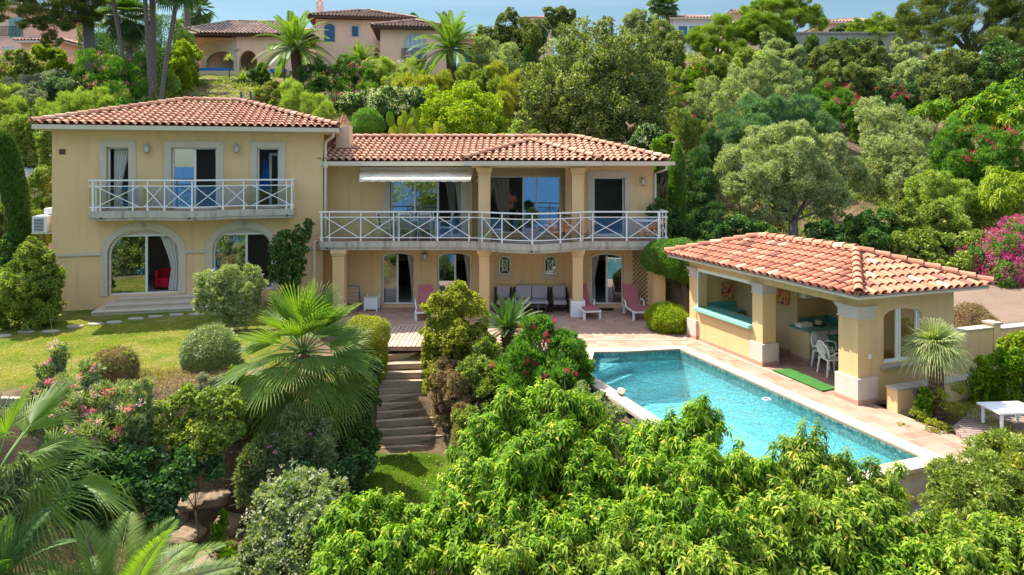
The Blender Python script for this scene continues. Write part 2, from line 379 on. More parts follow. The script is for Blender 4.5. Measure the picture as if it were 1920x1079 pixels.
def ztop(o, u):
    if not o['rise']: return o['z1']
    c = (o['u0']+o['u1'])/2; h = (o['u1']-o['u0'])/2; q = max(0, 1-((u-c)/h)**2)
    return o['z1']-o['rise']+o['rise']*math.sqrt(q)
def outline(o, n=20):                              # left foot, up, over, down to the right foot
    pts = [(o['u0'], o['z0'])]
    if o['rise']:
        for i in range(n+1):
            a = math.pi*(1-i/n); c = (o['u0']+o['u1'])/2; h = (o['u1']-o['u0'])/2
            pts.append((c+h*math.cos(a), o['z1']-o['rise']+o['rise']*math.sin(a)))
    else: pts += [(o['u0'], o['z1']), (o['u1'], o['z1'])]
    return pts+[(o['u1'], o['z0'])]
def facade(mb, u0, u1, z0, z1, ops, y=0, depth=.28, bottom=True):
    bp = {u0, u1}
    for o in ops:
        bp |= {o['u0'], o['u1']}
        if o['rise']: bp |= {(o['u0']+o['u1'])/2+(o['u1']-o['u0'])/2*math.cos(math.pi*i/20) for i in range(21)}
    bp = sorted(b for b in bp if u0-1e-6 <= b <= u1+1e-6)
    for a, b in zip(bp, bp[1:]):
        if b-a < 1e-5: continue
        m = (a+b)/2; act = sorted([o for o in ops if o['u0'] < m < o['u1']], key=lambda o: o['z0'])
        la = lb = z0
        for o in act:
            if o['z0'] > la+1e-4: mb.quad((a, y, la), (b, y, lb), (b, y, o['z0']), (a, y, o['z0']))
            la, lb = ztop(o, a), ztop(o, b)
        mb.quad((a, y, la), (b, y, lb), (b, y, z1), (a, y, z1))
    for o in ops:
        pts = outline(o)
        for (p, q) in zip(pts, pts[1:]): mb.quad((p[0], y, p[1]), (p[0], y+depth, p[1]), (q[0], y+depth, q[1]), (q[0], y, q[1]))
        if bottom: mb.quad((o['u0'], y, o['z0']), (o['u1'], y, o['z0']), (o['u1'], y+depth, o['z0']), (o['u0'], y+depth, o['z0']))
def surround(o, w, proud=.035, y=0, foot=True):
    mb = MB(); inn = outline(o); big = dict(o); big['u0'] -= w; big['u1'] += w; big['z1'] += w
    if o['rise']: big['rise'] = o['rise']+w
    out = outline(big); yf = y-proud
    for i in range(len(inn)-1):
        a, b, c, d = inn[i], inn[i+1], out[i+1], out[i]
        mb.quad((a[0], yf, a[1]), (d[0], yf, d[1]), (c[0], yf, c[1]), (b[0], yf, b[1]))
        mb.quad((d[0], yf, d[1]), (d[0], y, d[1]), (c[0], y, c[1]), (c[0], yf, c[1]))
        mb.quad((a[0], yf, a[1]), (b[0], yf, b[1]), (b[0], y+.1, b[1]), (a[0], y+.1, a[1]))
    return mb
def door_unit(villa, fr, o, y=.16, mull=(.5,), open_panes=(), glass='window_glass', fw=.055, sill=True, name='sliding_door', transom=None, label=None, zbase=None):
    """white frame with its panes; open_panes are left without glass because the sash is slid behind its neighbour"""
    mb = MB(); pts = outline(o, 12)
    c = ((o['u0']+o['u1'])/2, (o['z0']+o['z1'])/2)
    def shrink(p):
        return (p[0]+math.copysign(fw, c[0]-p[0]) if abs(c[0]-p[0]) > fw else p[0], p[1]+(fw if p[1] < c[1] else -fw))
    for p, q in zip(pts, pts[1:]):
        a, b = shrink(p), shrink(q)
        mb.quad((p[0], y, p[1]), (a[0], y, a[1]), (b[0], y, b[1]), (q[0], y, q[1]))
        mb.quad((a[0], y, a[1]), (a[0], y+.07, a[1]), (b[0], y+.07, b[1]), (b[0], y, b[1]))
    mb.box(o['u0'], o['u1'], y, y+.07, o['z0'], o['z0']+fw)
    us = [o['u0']+fw]+[o['u0']+(o['u1']-o['u0'])*m for m in mull]+[o['u1']-fw]
    top = transom if transom else o['z1']-(o['rise']*.25 if o['rise'] else 0)-fw
    for m in us[1:-1]: mb.box(m-.035, m+.035, y-.02, y+.06, o['z0']+fw, min(ztop(o, m)-fw*.5, top))
    if transom: mb.box(o['u0']+fw, o['u1']-fw, y-.012, y+.05, transom, transom+.06)
    w = mb.build(name, 'window_white', villa, fr.m)
    if label: w['label'] = label
    g = MB()
    for i in range(len(us)-1):
        if i in open_panes: continue
        a, b = us[i], us[i+1]
        for k in range(8):
            p, q = a+(b-a)*k/8, a+(b-a)*(k+1)/8
            yy = y+.03+.012*i
            g.quad((p, yy, o['z0']+fw), (q, yy, o['z0']+fw), (q, yy, min(top, ztop(o, q)-fw)), (p, yy, min(top, ztop(o, p)-fw)))
    if g.f:
        pn = g.build('pane', glass, w); pn.matrix_basis = Matrix()
    return w
def room(villa, fr, u0, u1, y0, y1, z0, z1, mat='room_wall'):
    mb = MB(); mb.box(u0, u1, y0, y1, z0, z1); del mb.f[4:]; del mb.t[4:]
    mb.v = mb.v; fs = [(0, 3, 2, 1), (4, 5, 6, 7), (1, 2, 6, 5), (2, 3, 7, 6), (3, 0, 4, 7)]
    mb.f = fs; mb.t = [.5]*5
    return mb.build('room_lining', mat, villa, fr.m)

# ---------------------------------------------------------------- canal-tile roofs
def clip(bm, pl):
    for co, no in pl:
        bmesh.ops.bisect_plane(bm, geom=bm.verts[:]+bm.edges[:]+bm.faces[:], plane_co=co, plane_no=no, clear_outer=True)
def tile_plane(mb, p0, du, dd, wid, dep, clips, rng, sp=.26, row=.36):
    """p0 eave corner, du along the eave, dd up the slope (unit). One tapered half-round tile per cell over channel tiles."""
    n = du.cross(dd).normalized(); bm = bmesh.new(); lay = bm.faces.layers.float.new('t')
    nc = int(wid/sp)+1; nr = int(dep/row)+2; seg = 6
    for c in range(nc+1):
        uc = c*sp+(wid-nc*sp)/2
        tr = rng.random()*.25
        for r in range(nr):
            t = min(1, max(0, rng.gauss(.42, .24 if sp < .26 else .15)+tr-.12)); d0 = r*row-.05+rng.uniform(-.012, .012); d1 = d0+row+.07
            j = rng.uniform(-.008, .008); rings = []
            for d, rad, h in ((d0, .094, .052), (d1, .076, .018)):
                ring = []
                for k in range(seg+1):
                    a = math.pi*k/seg
                    ring.append(bm.verts.new(p0+du*(uc+j+math.cos(a)*rad)+dd*d+n*(h+math.sin(a)*rad*.95)))
                rings.append(ring)
            inner = [bm.verts.new(p0+du*(uc+j+math.cos(math.pi*k/seg)*.078)+dd*(d0+.004)+n*(.052+math.sin(math.pi*k/seg)*.073)) for k in range(seg+1)]
            for k in range(seg):
                f = bm.faces.new((rings[0][k], rings[1][k], rings[1][k+1], rings[0][k+1])); f[lay] = t; f.smooth = True
                f = bm.faces.new((rings[0][k+1], inner[k+1], inner[k], rings[0][k])); f[lay] = t*.5  # lip end tinted darker, painting in the shade below each tile row
            # channel tile between this column and the next, gap shade painted as dark tint
            tc = min(1, max(0, rng.gauss(.08, .07)))
            pr = []
            for d, h in ((d0+.03, .035), (d1+.03, .0)):
                pr.append([bm.verts.new(p0+du*(uc+sp/2+x)+dd*d+n*(h+z)) for x, z in ((-.085, .045), (-.045, .008), (0, -.004), (.045, .008), (.085, .045))])
            for k in range(4):
                f = bm.faces.new((pr[0][k], pr[0][k+1], pr[1][k+1], pr[1][k])); f[lay] = tc
    clip(bm, clips); bm.verts.index_update(); o = len(mb.v)
    mb.v += [tuple(v.co) for v in bm.verts]
    for f in bm.faces: mb.f.append(tuple(v.index+o for v in f.verts)); mb.t.append(f[lay])
    bm.free()
def ridge_tiles(mb, a, b, rng, rad=.115, step=.38, lift=.05):
    a = Vector(a); b = Vector(b); L = (b-a).length; d = (b-a)/L; n = max(1, round(L/step)); st = L/n
    s = d.cross(Vector((0, 0, 1))).normalized(); up = s.cross(d).normalized()
    for i in range(n):
        t = min(1, max(0, rng.gauss(.5, .25))); mb.cur = t
        rings = []
        for dd, r, h in ((i*st-.03, rad, .03), ((i+1)*st+.03, rad*.84, 0)):
            rings.append([a+d*dd+s*math.cos(math.pi*k/8)*r+up*(math.sin(math.pi*k/8)*r+lift+h-.05) for k in range(9)])
        rings.insert(0, [a+d*(i*st-.03)+s*math.cos(math.pi*k/8)*(rad-.02)+up*(math.sin(math.pi*k/8)*(rad-.02)+lift+.03-.05) for k in range(9)])
        mb.add(rings[0]+rings[1]+rings[2], [(k, k+1, k+10, k+9) for k in range(8)]+[(k+9, k+10, k+19, k+18) for k in range(8)], t)
    mb.cur = .5
def hip_roof(W, D, sl, rng, sp=.26, row=.36, cut=None, skip=()):
    """hip roof over a W x D eave rectangle with its corner at the origin, eave at z=0; returns MB in local coordinates"""
    mb = MB(); h = min(W, D)/2; z = h*sl; V = Vector
    if W >= D: r0, r1 = V((h, h, z)), V((W-h, h, z))
    else: r0, r1 = V((h, h, z)), V((h, D-h, z))
    c = [V((0, 0, 0)), V((W, 0, 0)), V((W, D, 0)), V((0, D, 0))]
    dl = math.sqrt(1+sl*sl); extra = list(cut or [])
    def pl(co, no): return (V(co), V(no))
    s2 = 1
    A = pl((0, 0, 0), (-1, 1, 0)); B = pl((W, 0, 0), (1, 1, 0)); C_ = pl((W, D, 0), (1, -1, 0)); D_ = pl((0, D, 0), (-1, -1, 0))
    neg = lambda p: (p[0], -p[1])
    tile_plane(mb, c[0], V((1, 0, 0)), V((0, 1, sl))/dl, W, h*dl, [A, B]+extra+[pl((0, h+.0, 0), (0, 1, 0))] if W >= D else [A, B]+extra, rng, sp, row)
    tile_plane(mb, c[1], V((0, 1, 0)), V((-1, 0, sl))/dl, D, h*dl, [neg(B), neg(C_)]+extra+([pl((W-h, 0, 0), (-1, 0, 0))] if D > W else []), rng, sp, row)
    if 'back' not in skip: tile_plane(mb, c[2], V((-1, 0, 0)), V((0, -1, sl))/dl, W, h*dl, [C_, D_]+extra+([pl((0, D-h, 0), (0, -1, 0))] if W >= D else []), rng, sp, row)
    if 'left' not in skip: tile_plane(mb, c[3], V((0, -1, 0)), V((1, 0, sl))/dl, D, h*dl, [neg(D_), neg(A)]+extra+([pl((h, 0, 0), (1, 0, 0))] if D > W else []), rng, sp, row)
    rid = MB(); rz = V((0, 0, .09))
    ridge_tiles(rid, r0+rz, r1+rz, rng)
    ends = [(c[0], r0), (c[1], r1 if W >= D else r0), (c[2], r1), (c[3], r0 if W >= D else r1)]
    for i, (p, q) in enumerate(ends):
        if ('back' in skip and i in (2, 3)) or ('left' in skip and i in (0, 3)): continue
        ridge_tiles(rid, p+rz*.9, q+rz, rng)
    mb.v, off = mb.v+rid.v, len(mb.v); mb.f += [tuple(i+off for i in f) for f in rid.f]; mb.t += rid.t
    # solid deck under the tiles
    o = len(mb.v); dz = V((0, 0, -.02)); vs = [x+dz for x in c]+[r0+dz, r1+dz]
    fs = [(0, 1, 5, 4), (1, 2, 5), (2, 3, 4, 5), (3, 0, 4)] if W >= D else [(0, 1, 4), (1, 2, 5, 4), (2, 3, 5), (3, 0, 4, 5)]
    mb.add(vs, fs, .1)
    return mb
# ================================================================ VILLA
rng = random.Random(7)
FL = Frame(-15.85, 23.52, math.atan2(1.95, 8.15)); FM = Frame(0, 26.5, 0)
WL = 9.0
villa = thing('villa', 'large ochre villa with two tiled roofs and white railed balconies across the middle', 'house', (-5, 26, 0))
def vb(mb, name, mat, fr=FM, parent=None, smooth=False): return mb.build(name, mat, parent or villa, fr.m, smooth)
# ---- left wing
o1 = FL.op(200, 241, 277, 392); o2 = FL.op(321.5, 406, 277, 392); o3 = FL.op(482, 523, 277, 392)
for o in (o1, o2, o3): o['z0'] = 3.97; o['z1'] = 6.17
a1 = FL.op(202, 336, 427, 552.6, .85); a2 = FL.op(399, 511, 422, 552.6, .78)
for o in (a1, a2): o['z0'] = .95; o['z1'] = 3.28
mb = MB(); facade(mb, 0, WL, .2, 6.75, [o1, o2, o3, a1, a2])
D = 6.9
mb.quad((0, D, .2), (0, 0, .2), (0, 0, 6.75), (0, D, 6.75)); mb.quad((WL, 0, .2), (WL, D, .2), (WL, D, 6.75), (WL, 0, 6.75))
mb.quad((WL, D, .2), (0, D, .2), (0, D, 6.75), (WL, D, 6.75))
vb(mb, 'wall', 'villa_stucco', FL)
for o in (o1, o2, o3): vb(surround(o, .24), 'stone_surround', 'trim_stone', FL)
for o in (a1, a2): vb(surround(o, .23), 'stone_surround', 'trim_stone', FL)
zb = FL.z(477, FL.u(150)); mb = MB()
for p, q in ((0, a1['u0']-.23), (a1['u1']+.23, a2['u0']-.23), (a2['u1']+.23, WL)):
    mb = MB(); mb.box(p-.02, q+.02 if q < WL else q, -.06, .0, zb-.05, zb+.05); mb.box(p-.02, q, -.035, 0, zb-.08, zb-.05); vb(mb, 'string_course', 'trim_stone', FL)
# vent + rooms
mb = MB(); u = FL.u(117); z = FL.z(285, u); mb.box(u-.1, u+.1, -.012, .01, z-.09, z+.09); vb(mb, 'wall_vent', 'wood_dark', FL)
room(villa, FL, .3, WL-.3, .28, 4.6, 3.97, 6.6, 'room_wall'); room(villa, FL, .3, WL-.3, .28, 4.6, .95, 3.5, 'room_wall')
door_unit(villa, FL, o1, mull=(), open_panes=(0,), name='french_door')
door_unit(villa, FL, o2, mull=(.5,), open_panes=(1,))
door_unit(villa, FL, o3, mull=(), open_panes=(0,), name='french_door')
door_unit(villa, FL, a1, mull=(.52,), open_panes=(1,), transom=3.0); door_unit(villa, FL, a2, mull=(.55,), open_panes=(1,), transom=2.98)
mb = MB()
for a_ in (a1, a2):
    for k in range(20):
        p, q = a_['u0']+(a_['u1']-a_['u0'])*k/20, a_['u0']+(a_['u1']-a_['u0'])*(k+1)/20
        if min(ztop(a_, p), ztop(a_, q)) > 3.02: mb.quad((p, .17, 3.0), (q, .17, 3.0), (q, .17, ztop(a_, q)), (p, .17, ztop(a_, p)))
    vb(mb, 'transom_panel', 'trim_stone', FL); mb = MB()
# ajar inner door behind third upper opening, wardrobe doors behind the arch
mb = MB(); mb.box(o3['u0']+.32, o3['u0']+.42, .9, .96, 3.98, 6.0); mb.box(o3['u0']+.42, o3['u1']-.02, .9, .94, 5.9, 6.0); vb(mb, 'inner_door_frame', 'window_white', FL)
mb = MB()
for k in range(3): mb.box(a1['u0']+1.35+k*.62, a1['u0']+1.94+k*.62, 2.6, 2.66, .97, 3.1)
vb(mb, 'wardrobe_door', 'shutter_pale', FL)
def curtain(fr, u0, u1, z0, z1, y, side, label, mat='curtain', tie=.42, group=None):
    """gathered cloth, narrowing to the tie-back at height fraction tie"""
    nu, nz = 36, 22; vs, fs = [], []
    for j in range(nz+1):
        t = j/nz; z = z0+(z1-z0)*t
        w = .45+.55*((t-tie)/(1-tie))**1.3 if t > tie else .45+.12*(1-t/tie)
        for i in range(nu+1):
            s = i/nu; q = s*w
            uu = u0+(u1-u0)*q if side == 'l' else u1-(u1-u0)*q
            vs.append((uu, y+.035*math.sin(s*26+t*1.3)+.012*math.sin(s*61), z))
    for j in range(nz):
        for i in range(nu): k = j*(nu+1)+i; fs.append((k, k+1, k+nu+2, k+nu+1))
    m = MB(); m.add(vs, fs); me_o = m.build('curtain', mat, None, fr.m, True)
    return tag(me_o, label, 'curtain', group)
cg = 'curtains in the villa doors'
curtain(FL, o1['u0']+.12, o1['u0']+.66, 4.0, 6.1, .34, 'l', 'white curtain tied back in the leftmost upper door of the villa', 'curtain', .3, cg)
curtain(FL, o2['u0']+.05, o2['u0']+.40, 4.0, 6.1, .42, 'l', 'pale curtain behind the glass of the middle upper door of the left wing', 'curtain', .3, cg)
curtain(FL, o2['u1']-.14, o2['u1']+.1, 4.0, 6.1, .40, 'r', 'thin slip of curtain at the open side of the middle upper door', 'curtain', .3, cg)
curtain(FL, a1['u1']-.78, a1['u1']-.02, 1.0, 3.1, .40, 'r', 'white curtain swept aside above the red armchair in the large arched door', 'curtain', .38, cg)
curtain(FL, a1['u0']+.05, a1['u0']+.45, 1.0, 2.85, .42, 'l', 'pale curtain behind the glass pane of the large arched door', 'curtain', .38, cg)
curtain(FL, a2['u0']+.03, a2['u0']+.35, 1.0, 2.85, .42, 'l', 'pale curtain in the second arched door behind the fan palm', 'curtain', .38, cg)
# towel or dress on the ajar door
mb = MB()
for j in range(6):
    z = 5.75-j*.2; w = .05+.028*j; mb.add([(o3['u0']+.2-w, .8, z), (o3['u0']+.2+w, .78, z), (o3['u0']+.2+w+.02, .78, z-.2), (o3['u0']+.2-w-.02, .8, z-.2)], [(0, 1, 2, 3)])
tag(mb.build('dressing_gown', 'blue_cloth', None, FL.m), 'blue dressing gown hanging inside the narrow upper door', 'gown')
# red armchair
t = thing('armchair', 'red tub armchair just inside the large arched door', 'armchair', FL.pt((a1['u1']-.62), .95, .955), FL.a)
mb = MB()
for k in range(13):
    a = R(-20+k*18.3); b = R(-20+(k+1)*18.3)
    for r0, r1 in ((.34, .43),):
        mb.add([(math.cos(a)*r0, math.sin(a)*r0, .1), (math.cos(a)*r1, math.sin(a)*r1, .1), (math.cos(b)*r1, math.sin(b)*r1, .1), (math.cos(b)*r0, math.sin(b)*r0, .1),
                (math.cos(a)*r0, math.sin(a)*r0, .74), (math.cos(a)*r1, math.sin(a)*r1, .70), (math.cos(b)*r1, math.sin(b)*r1, .70), (math.cos(b)*r0, math.sin(b)*r0, .74)],
               [(0, 1, 2, 3), (4, 5, 6, 7), (1, 2, 6, 5), (0, 3, 7, 4), (0, 1, 5, 4), (2, 3, 7, 6)])
mb.build('backrest', 'sofa_red', t); mb = MB(); mb.lathe([(.30, .1), (.345, .14), (.345, .40), (.30, .45)], 20); mb.build('seat', 'sofa_red', t)
# ---- steps of the left wing
mb = MB()
ua, ub = FL.u(172, -1), FL.u(480, -1)
for k in range(3):
    mb.box(ua+k*.3, ub-k*.05, -1.02+k*.3, -.0, .2, .60+k*.155-.035); mb.box(ua+k*.3-.02, ub, -1.05+k*.3, 0, .60+k*.155-.035, .60+k*.155)
vb(mb, 'front_steps', 'trim_stone', FL)
# ---- left roof
rw, rd = 9.93, 7.75
fr_roof = Matrix.Translation((0, 0, 0))
FLR = FL.m @ Matrix.Translation((-.38, -.54, 6.93))
roofL = hip_roof(rw, rd, .3, rng).build('roof', 'roof_tile_old', villa, FLR); roofL['label'] = 'higher hipped roof of faded rose tiles over the left wing'
def gutter_ring(x0, x1, y0, y1, z, mat, fr, sides='fblr', hgt=.16):
    mb = MB()
    if 'f' in sides: mb.box(x0, x1, y0, y0+.12, z-hgt, z, .02)
    if 'b' in sides: mb.box(x0, x1, y1-.12, y1, z-hgt, z)
    if 'l' in sides: mb.box(x0, x0+.12, y0+.12, y1-.12, z-hgt, z)
    if 'r' in sides: mb.box(x1-.12, x1, y0+.12, y1-.12, z-hgt, z)
    mb.box(x0+.12, x1-.12, y0+.12, y1-.12, z-.05-.0, z-.03)
    mb.box(x0+.3, x1-.3, y0+.3, y1-.3, z-.19, z-.052)
    return vb(mb, 'gutter', mat, fr)
gutter_ring(-.40, -.38+rw+.03, -.57, -.54+rd, 6.91, 'fascia', FL)
# right gutter outlet + downpipes
mb = MB(); mb.tube([(WL+.4, -.4, 6.78), (WL+.38, -.38, 6.6), (WL+.12, -.08, 6.42), (WL+.10, -.02, 6.2), (WL+.10, -.02, 2.9)], .05, 8)
vb(mb, 'downpipe', 'fascia', FL)
mb = MB(); mb.box(WL+.02, WL+.18, -.1, .06, 5.45, 5.62); mb.box(WL+.04, WL+.16, -.08, .06, 5.62, 5.68); vb(mb, 'hopper', 'fascia', FL)

# ---- railing builder: path points at floor level, posts and crossed panels
def path_len(pts):
    L = [0]
    for a, b in zip(pts, pts[1:]): L.append(L[-1]+(b-a).length)
    return L
def railing(parent, fr, pts, posts, crosses, z, hgt=1.05, curve=True):
    def at(u):                                       # point of the path above local x = u
        for a, b in zip(pts, pts[1:]):
            if a.x-1e-6 <= u <= b.x+1e-6: return a.lerp(b, (u-a.x)/max(1e-6, b.x-a.x))
        return pts[0] if u < pts[0].x else pts[-1]
    V = Vector; mb = MB(); off = V((0, .07, 0))
    for a, b in zip(pts, pts[1:]):
        for zz, w, h in ((hgt, .075, .05), (hgt-.20, .03, .03), (.13, .03, .03)):
            mb.bar(a+off+V((0, 0, z+zz)), b+off+V((0, 0, z+zz)), w, h)
    for u, r in posts:
        p = at(u)+off
        mb.tube([p+V((0, 0, z)), p+V((0, 0, z+.12)), p+V((0, 0, z+.2)), p+V((0, 0, z+hgt))], [r*1.7, r*1.5, r, r], 8)
    for u0, u1 in crosses:
        n = 6
        for s in (0, 1):
            q = []
            for k in range(n+1):
                u = u0+(u1-u0)*k/n; f = k/n if s == 0 else 1-k/n
                q.append(at(u)+off+V((0, -.005 if s else .012, z+.13+(hgt-.33)*f)))
            mb.tube(q, .016, 6)
    r = vb(mb, 'railing', 'white_paint', fr, parent); r.matrix_basis = Matrix()
    g = MB()
    for a, b in zip(pts, pts[1:]):
        a2, b2 = a+off*1.7, b+off*1.7; g.quad(a2+V((0, 0, z+.13)), b2+V((0, 0, z+.13)), b2+V((0, 0, z+hgt-.2)), a2+V((0, 0, z+hgt-.2)))
    r2 = vb(g, 'wind_screen', 'screen_glass', fr, parent); r2.matrix_basis = Matrix()
def slab(fr, pts, back, zt, zb, name='balcony', lip=True):
    mb = MB(); poly = [(p.x, p.y) for p in pts]; n = len(poly)
    poly2 = poly+[(poly[-1][0], back), (poly[0][0], back)]
    mb.prism(poly2, zb+.10, zt)
    def inset(d): return [(p[0]+(d if i == 0 else (-d if i == n-1 else 0)), p[1]+d) for i, p in enumerate(poly)]
    q = inset(.05); mb.prism(q+[(q[-1][0], back), (q[0][0], back)], zb, zb+.10)
    return vb(mb, name, 'balcony_concrete', fr)
V2 = lambda x, y: Vector((x, y, 0))
uL, uR = FL.u(165, -.5), FL.u(551, -.5); u0, u1, u2 = FL.u(262, -.7), FL.u(362, -1.1), FL.u(462, -.7)
pts = [V2(uL, -.52)]
for k in range(25):
    u = u0+(u2-u0)*k/24; pts.append(V2(u, -.52-.58*.5*(1-math.cos(2*math.pi*k/24))))
pts.append(V2(uR, -.52))
bal = slab(FL, pts, .0, 3.95, 3.62)
px2u = lambda fr, px, v: fr.u(px, v)
posts = [(FL.u(p, -.7), r) for p, r in ((169, .03), (175, .016), (183, .018), (245, .018), (273, .022), (308.5, .024), (364, .026), (418, .024), (455, .022), (480, .018), (536, .018), (546, .03))]
cr = [(FL.u(a, -.8), FL.u(b, -.8)) for a, b in ((171, 256), (264, 303), (309, 361), (367, 414), (420, 462), (470, 546))]
railing(bal, FL, pts, posts, cr, 3.95, 1.06)
mb = MB()
for u in (uL, uR):
    s = 1 if u == uL else -1
    mb = MB(); mb.bar((u+s*.03, -.2, 3.95), (u+s*.03, -.2, 5.0), .03)
    for zz, w in ((1.06, .07), (.86, .03), (.13, .03)): mb.bar((u+s*.03, -.45, 3.95+zz), (u+s*.03, 0, 3.95+zz), w, .04)
    r = vb(mb, 'side_railing', 'white_paint', FL, bal); r.matrix_basis = Matrix()
mb = MB()
for px in (184, 359, 537):
    u = FL.u(px, -.8); yy = -.52 if px != 359 else -1.1
    mb = MB(); mb.tube([(u, yy-.10, 3.70), (u, yy+.06, 3.74)], .028, 8); r = vb(mb, 'drain_spout', 'dark_metal', FL, bal); r.matrix_basis = Matrix()

# ---- main block
x = lambda px, Y=26.5: (px-CX)*Y/FPX
zz = lambda py, Y=26.5: CH-(py-HY)*Y/FPX
w1 = dict(u0=x(732), u1=x(866), z0=2.80, z1=zz(334), rise=0)
d1 = dict(u0=x(1113), u1=x(1171), z0=2.80, z1=zz(333), rise=0)
lg = dict(u0=x(885), u1=x(1060), z0=2.78, z1=5.42, rise=0)
b1 = dict(u0=x(715.5), u1=x(776.5), z0=.12, z1=zz(474), rise=.17); b2 = dict(u0=x(820), u1=x(883), z0=.12, z1=zz(474), rise=.17)
b3 = dict(u0=x(1108), u1=x(1169), z0=.12, z1=zz(476), rise=.15)
n1 = dict(u0=x(936), u1=x(957), z0=zz(515), z1=zz(480), rise=.12); n2 = dict(u0=x(1021), u1=x(1042.5), z0=zz(515), z1=zz(480), rise=.12)
XL, XR = -7.32, 5.5
mb = MB(); facade(mb, XL, XR, -.1, 5.6, [w1, d1, b1, b2, b3, n1, n2, lg])
mb.quad((XR, 0, -.1), (XR, 5.4, -.1), (XR, 5.4, 5.6), (XR, 0, 5.6)); mb.quad((XR, 5.4, -.1), (XL, 5.4, -.1), (XL, 5.4, 5.6), (XR, 5.4, 5.6))
vb(mb, 'wall', 'villa_stucco')
# skirting
mb = MB()
for p, q in ((XL, b1['u0']), (b1['u1'], b2['u0']), (b2['u1'], b3['u0']), (b3['u1'], XR)): mb = MB(); mb.box(p, q, -.015, 0, 0, .09); vb(mb, 'skirting', 'terracotta')
s = surround(dict(w1, z0=2.8), .27); vb(s, 'stone_surround', 'trim_stone')
vb(surround(dict(d1, z0=2.8), .24), 'stone_surround', 'trim_stone')
room(villa, FM, XL+.3, x(880), .28, 4.8, 2.8, 5.4, 'room_dark'); room(villa, FM, x(1075), XR-.2, .28, 4.8, 2.8, 5.4, 'room_wall')
room(villa, FM, XL+.3, x(900), .28, 4.8, .1, 2.6, 'room_dark'); room(villa, FM, x(1060), XR-.2, .28, 4.8, .1, 2.6, 'room_wall')
door_unit(villa, FM, w1, mull=(.335, .66), open_panes=(2,)); door_unit(villa, FM, d1, mull=(), open_panes=(0,), name='french_door')
door_unit(villa, FM, b1, mull=(.47,), open_panes=(1,)); door_unit(villa, FM, b2, mull=(.52,), open_panes=(1,)); door_unit(villa, FM, b3, mull=(.50,), open_panes=(0,))
# loggia recess with its own back wall and glazed doors
y1 = 1.05; FG = Frame(0, 26.5+y1, 0)
lo = dict(u0=x(897, 27.55), u1=x(1051, 27.55), z0=2.80, z1=zz(331, 27.55), rise=0)
mb = MB(); facade(mb, lg['u0'], lg['u1'], 2.78, 5.42, [lo], 0, .2)
mb.quad((lg['u0'], -y1+.28, 5.42), (lg['u1'], -y1+.28, 5.42), (lg['u1'], 0, 5.42), (lg['u0'], 0, 5.42))
mb.quad((lg['u0'], -y1+.28, 2.78), (lg['u0'], 0, 2.78), (lg['u0'], 0, 5.42), (lg['u0'], -y1+.28, 5.42))
mb.quad((lg['u1'], 0, 2.78), (lg['u1'], -y1+.28, 2.78), (lg['u1'], -y1+.28, 5.42), (lg['u1'], 0, 5.42))
mb.quad((lg['u0'], -y1, 2.778), (lg['u1'], -y1, 2.778), (lg['u1'], 0, 2.778), (lg['u0'], 0, 2.778))
vb(mb, 'loggia_wall', 'villa_stucco', FG)
room(villa, FG, lo['u0']-.2, lo['u1']+.2, .2, 3.6, 2.8, 5.3, 'room_dark')
door_unit(villa, FG, lo, y=.06, mull=(.545, .71), open_panes=(0,), name='sliding_door')
# niche windows with white grilles
for o in (n1, n2):
    s = surround(dict(o), .07, .02); s.box(o['u0']-.14, o['u1']+.14, -.07, 0, o['z0']-.17, o['z0']-.07); s.box(o['u0']-.07, o['u1']+.07, -.02, .0, o['z0']-.07, o['z0'])
    w = vb(s, 'grille_window', 'trim_stone')
    g = MB(); c = (o['u0']+o['u1'])/2; h = (o['u1']-o['u0'])/2; zc = (o['z0']+o['z1'])/2; hz = (o['z1']-o['z0'])/2
    P2 = outline(o, 10)
    for a, b in zip(P2, P2[1:]): g.bar((a[0]*.94+c*.06, -.03, a[1]*.94+zc*.06), (b[0]*.94+c*.06, -.03, b[1]*.94+zc*.06), .028)
    g.bar((o['u0']+.01, -.03, o['z0']+.03), (o['u1']-.01, -.03, o['z0']+.03), .028)
    for sx in (-1, 1):
        g.bar((c+sx*h*.42, -.03, zc-hz*.5), (c+sx*h*.42, -.03, zc+hz*.5), .022); g.bar((c-h*.42, -.03, zc+sx*hz*.5), (c+h*.42, -.03, zc+sx*hz*.5), .022)
        g.bar((c-sx*h*.42, -.028, zc-hz*.5), (c+sx*h*.42, -.028, zc+hz*.5), .016)
        for sz in (-1, 1): g.bar((c+sx*h*.42, -.03, zc+sz*hz*.5), (c+sx*h*.9, -.03, zc+sz*hz*(.85 if sz > 0 else .95)), .02)
    r = vb(g, 'grille', 'white_paint', FM, w); r.matrix_basis = Matrix()
    q = MB(); q.quad((o['u0'], .12, o['z0']), (o['u1'], .12, o['z0']), (o['u1'], .12, o['z1']), (o['u0'], .12, o['z1'])); r = vb(q, 'pane', 'window_glass', FM, w); r.matrix_basis = Matrix()
    q = MB(); q.quad((o['u0']-.02, .27, o['z0']-.02), (o['u1']+.02, .27, o['z0']-.02), (o['u1']+.02, .27, o['z1']+.02), (o['u0']-.02, .27, o['z1']+.02)); r = vb(q, 'blind', 'room_dark', FM, w); r.matrix_basis = Matrix()
gc = 'curtains in the villa doors'
curtain(FM, w1['u1']-.70, w1['u1']-.3, 2.85, zz(337), .50, 'r', 'taupe curtain gathered in the wide upper door under the awning', 'curtain_taupe', .15, gc)
curtain(FM, w1['u1']-.32, w1['u1']+.02, 2.85, zz(337), .40, 'r', 'white sheer curtain beside the taupe one under the awning', 'curtain', .15, gc)
curtain(FM, w1['u0']+.05, w1['u0']+.5, 2.85, zz(337), .42, 'l', 'pale curtain behind the first pane under the awning', 'curtain', .15, gc)
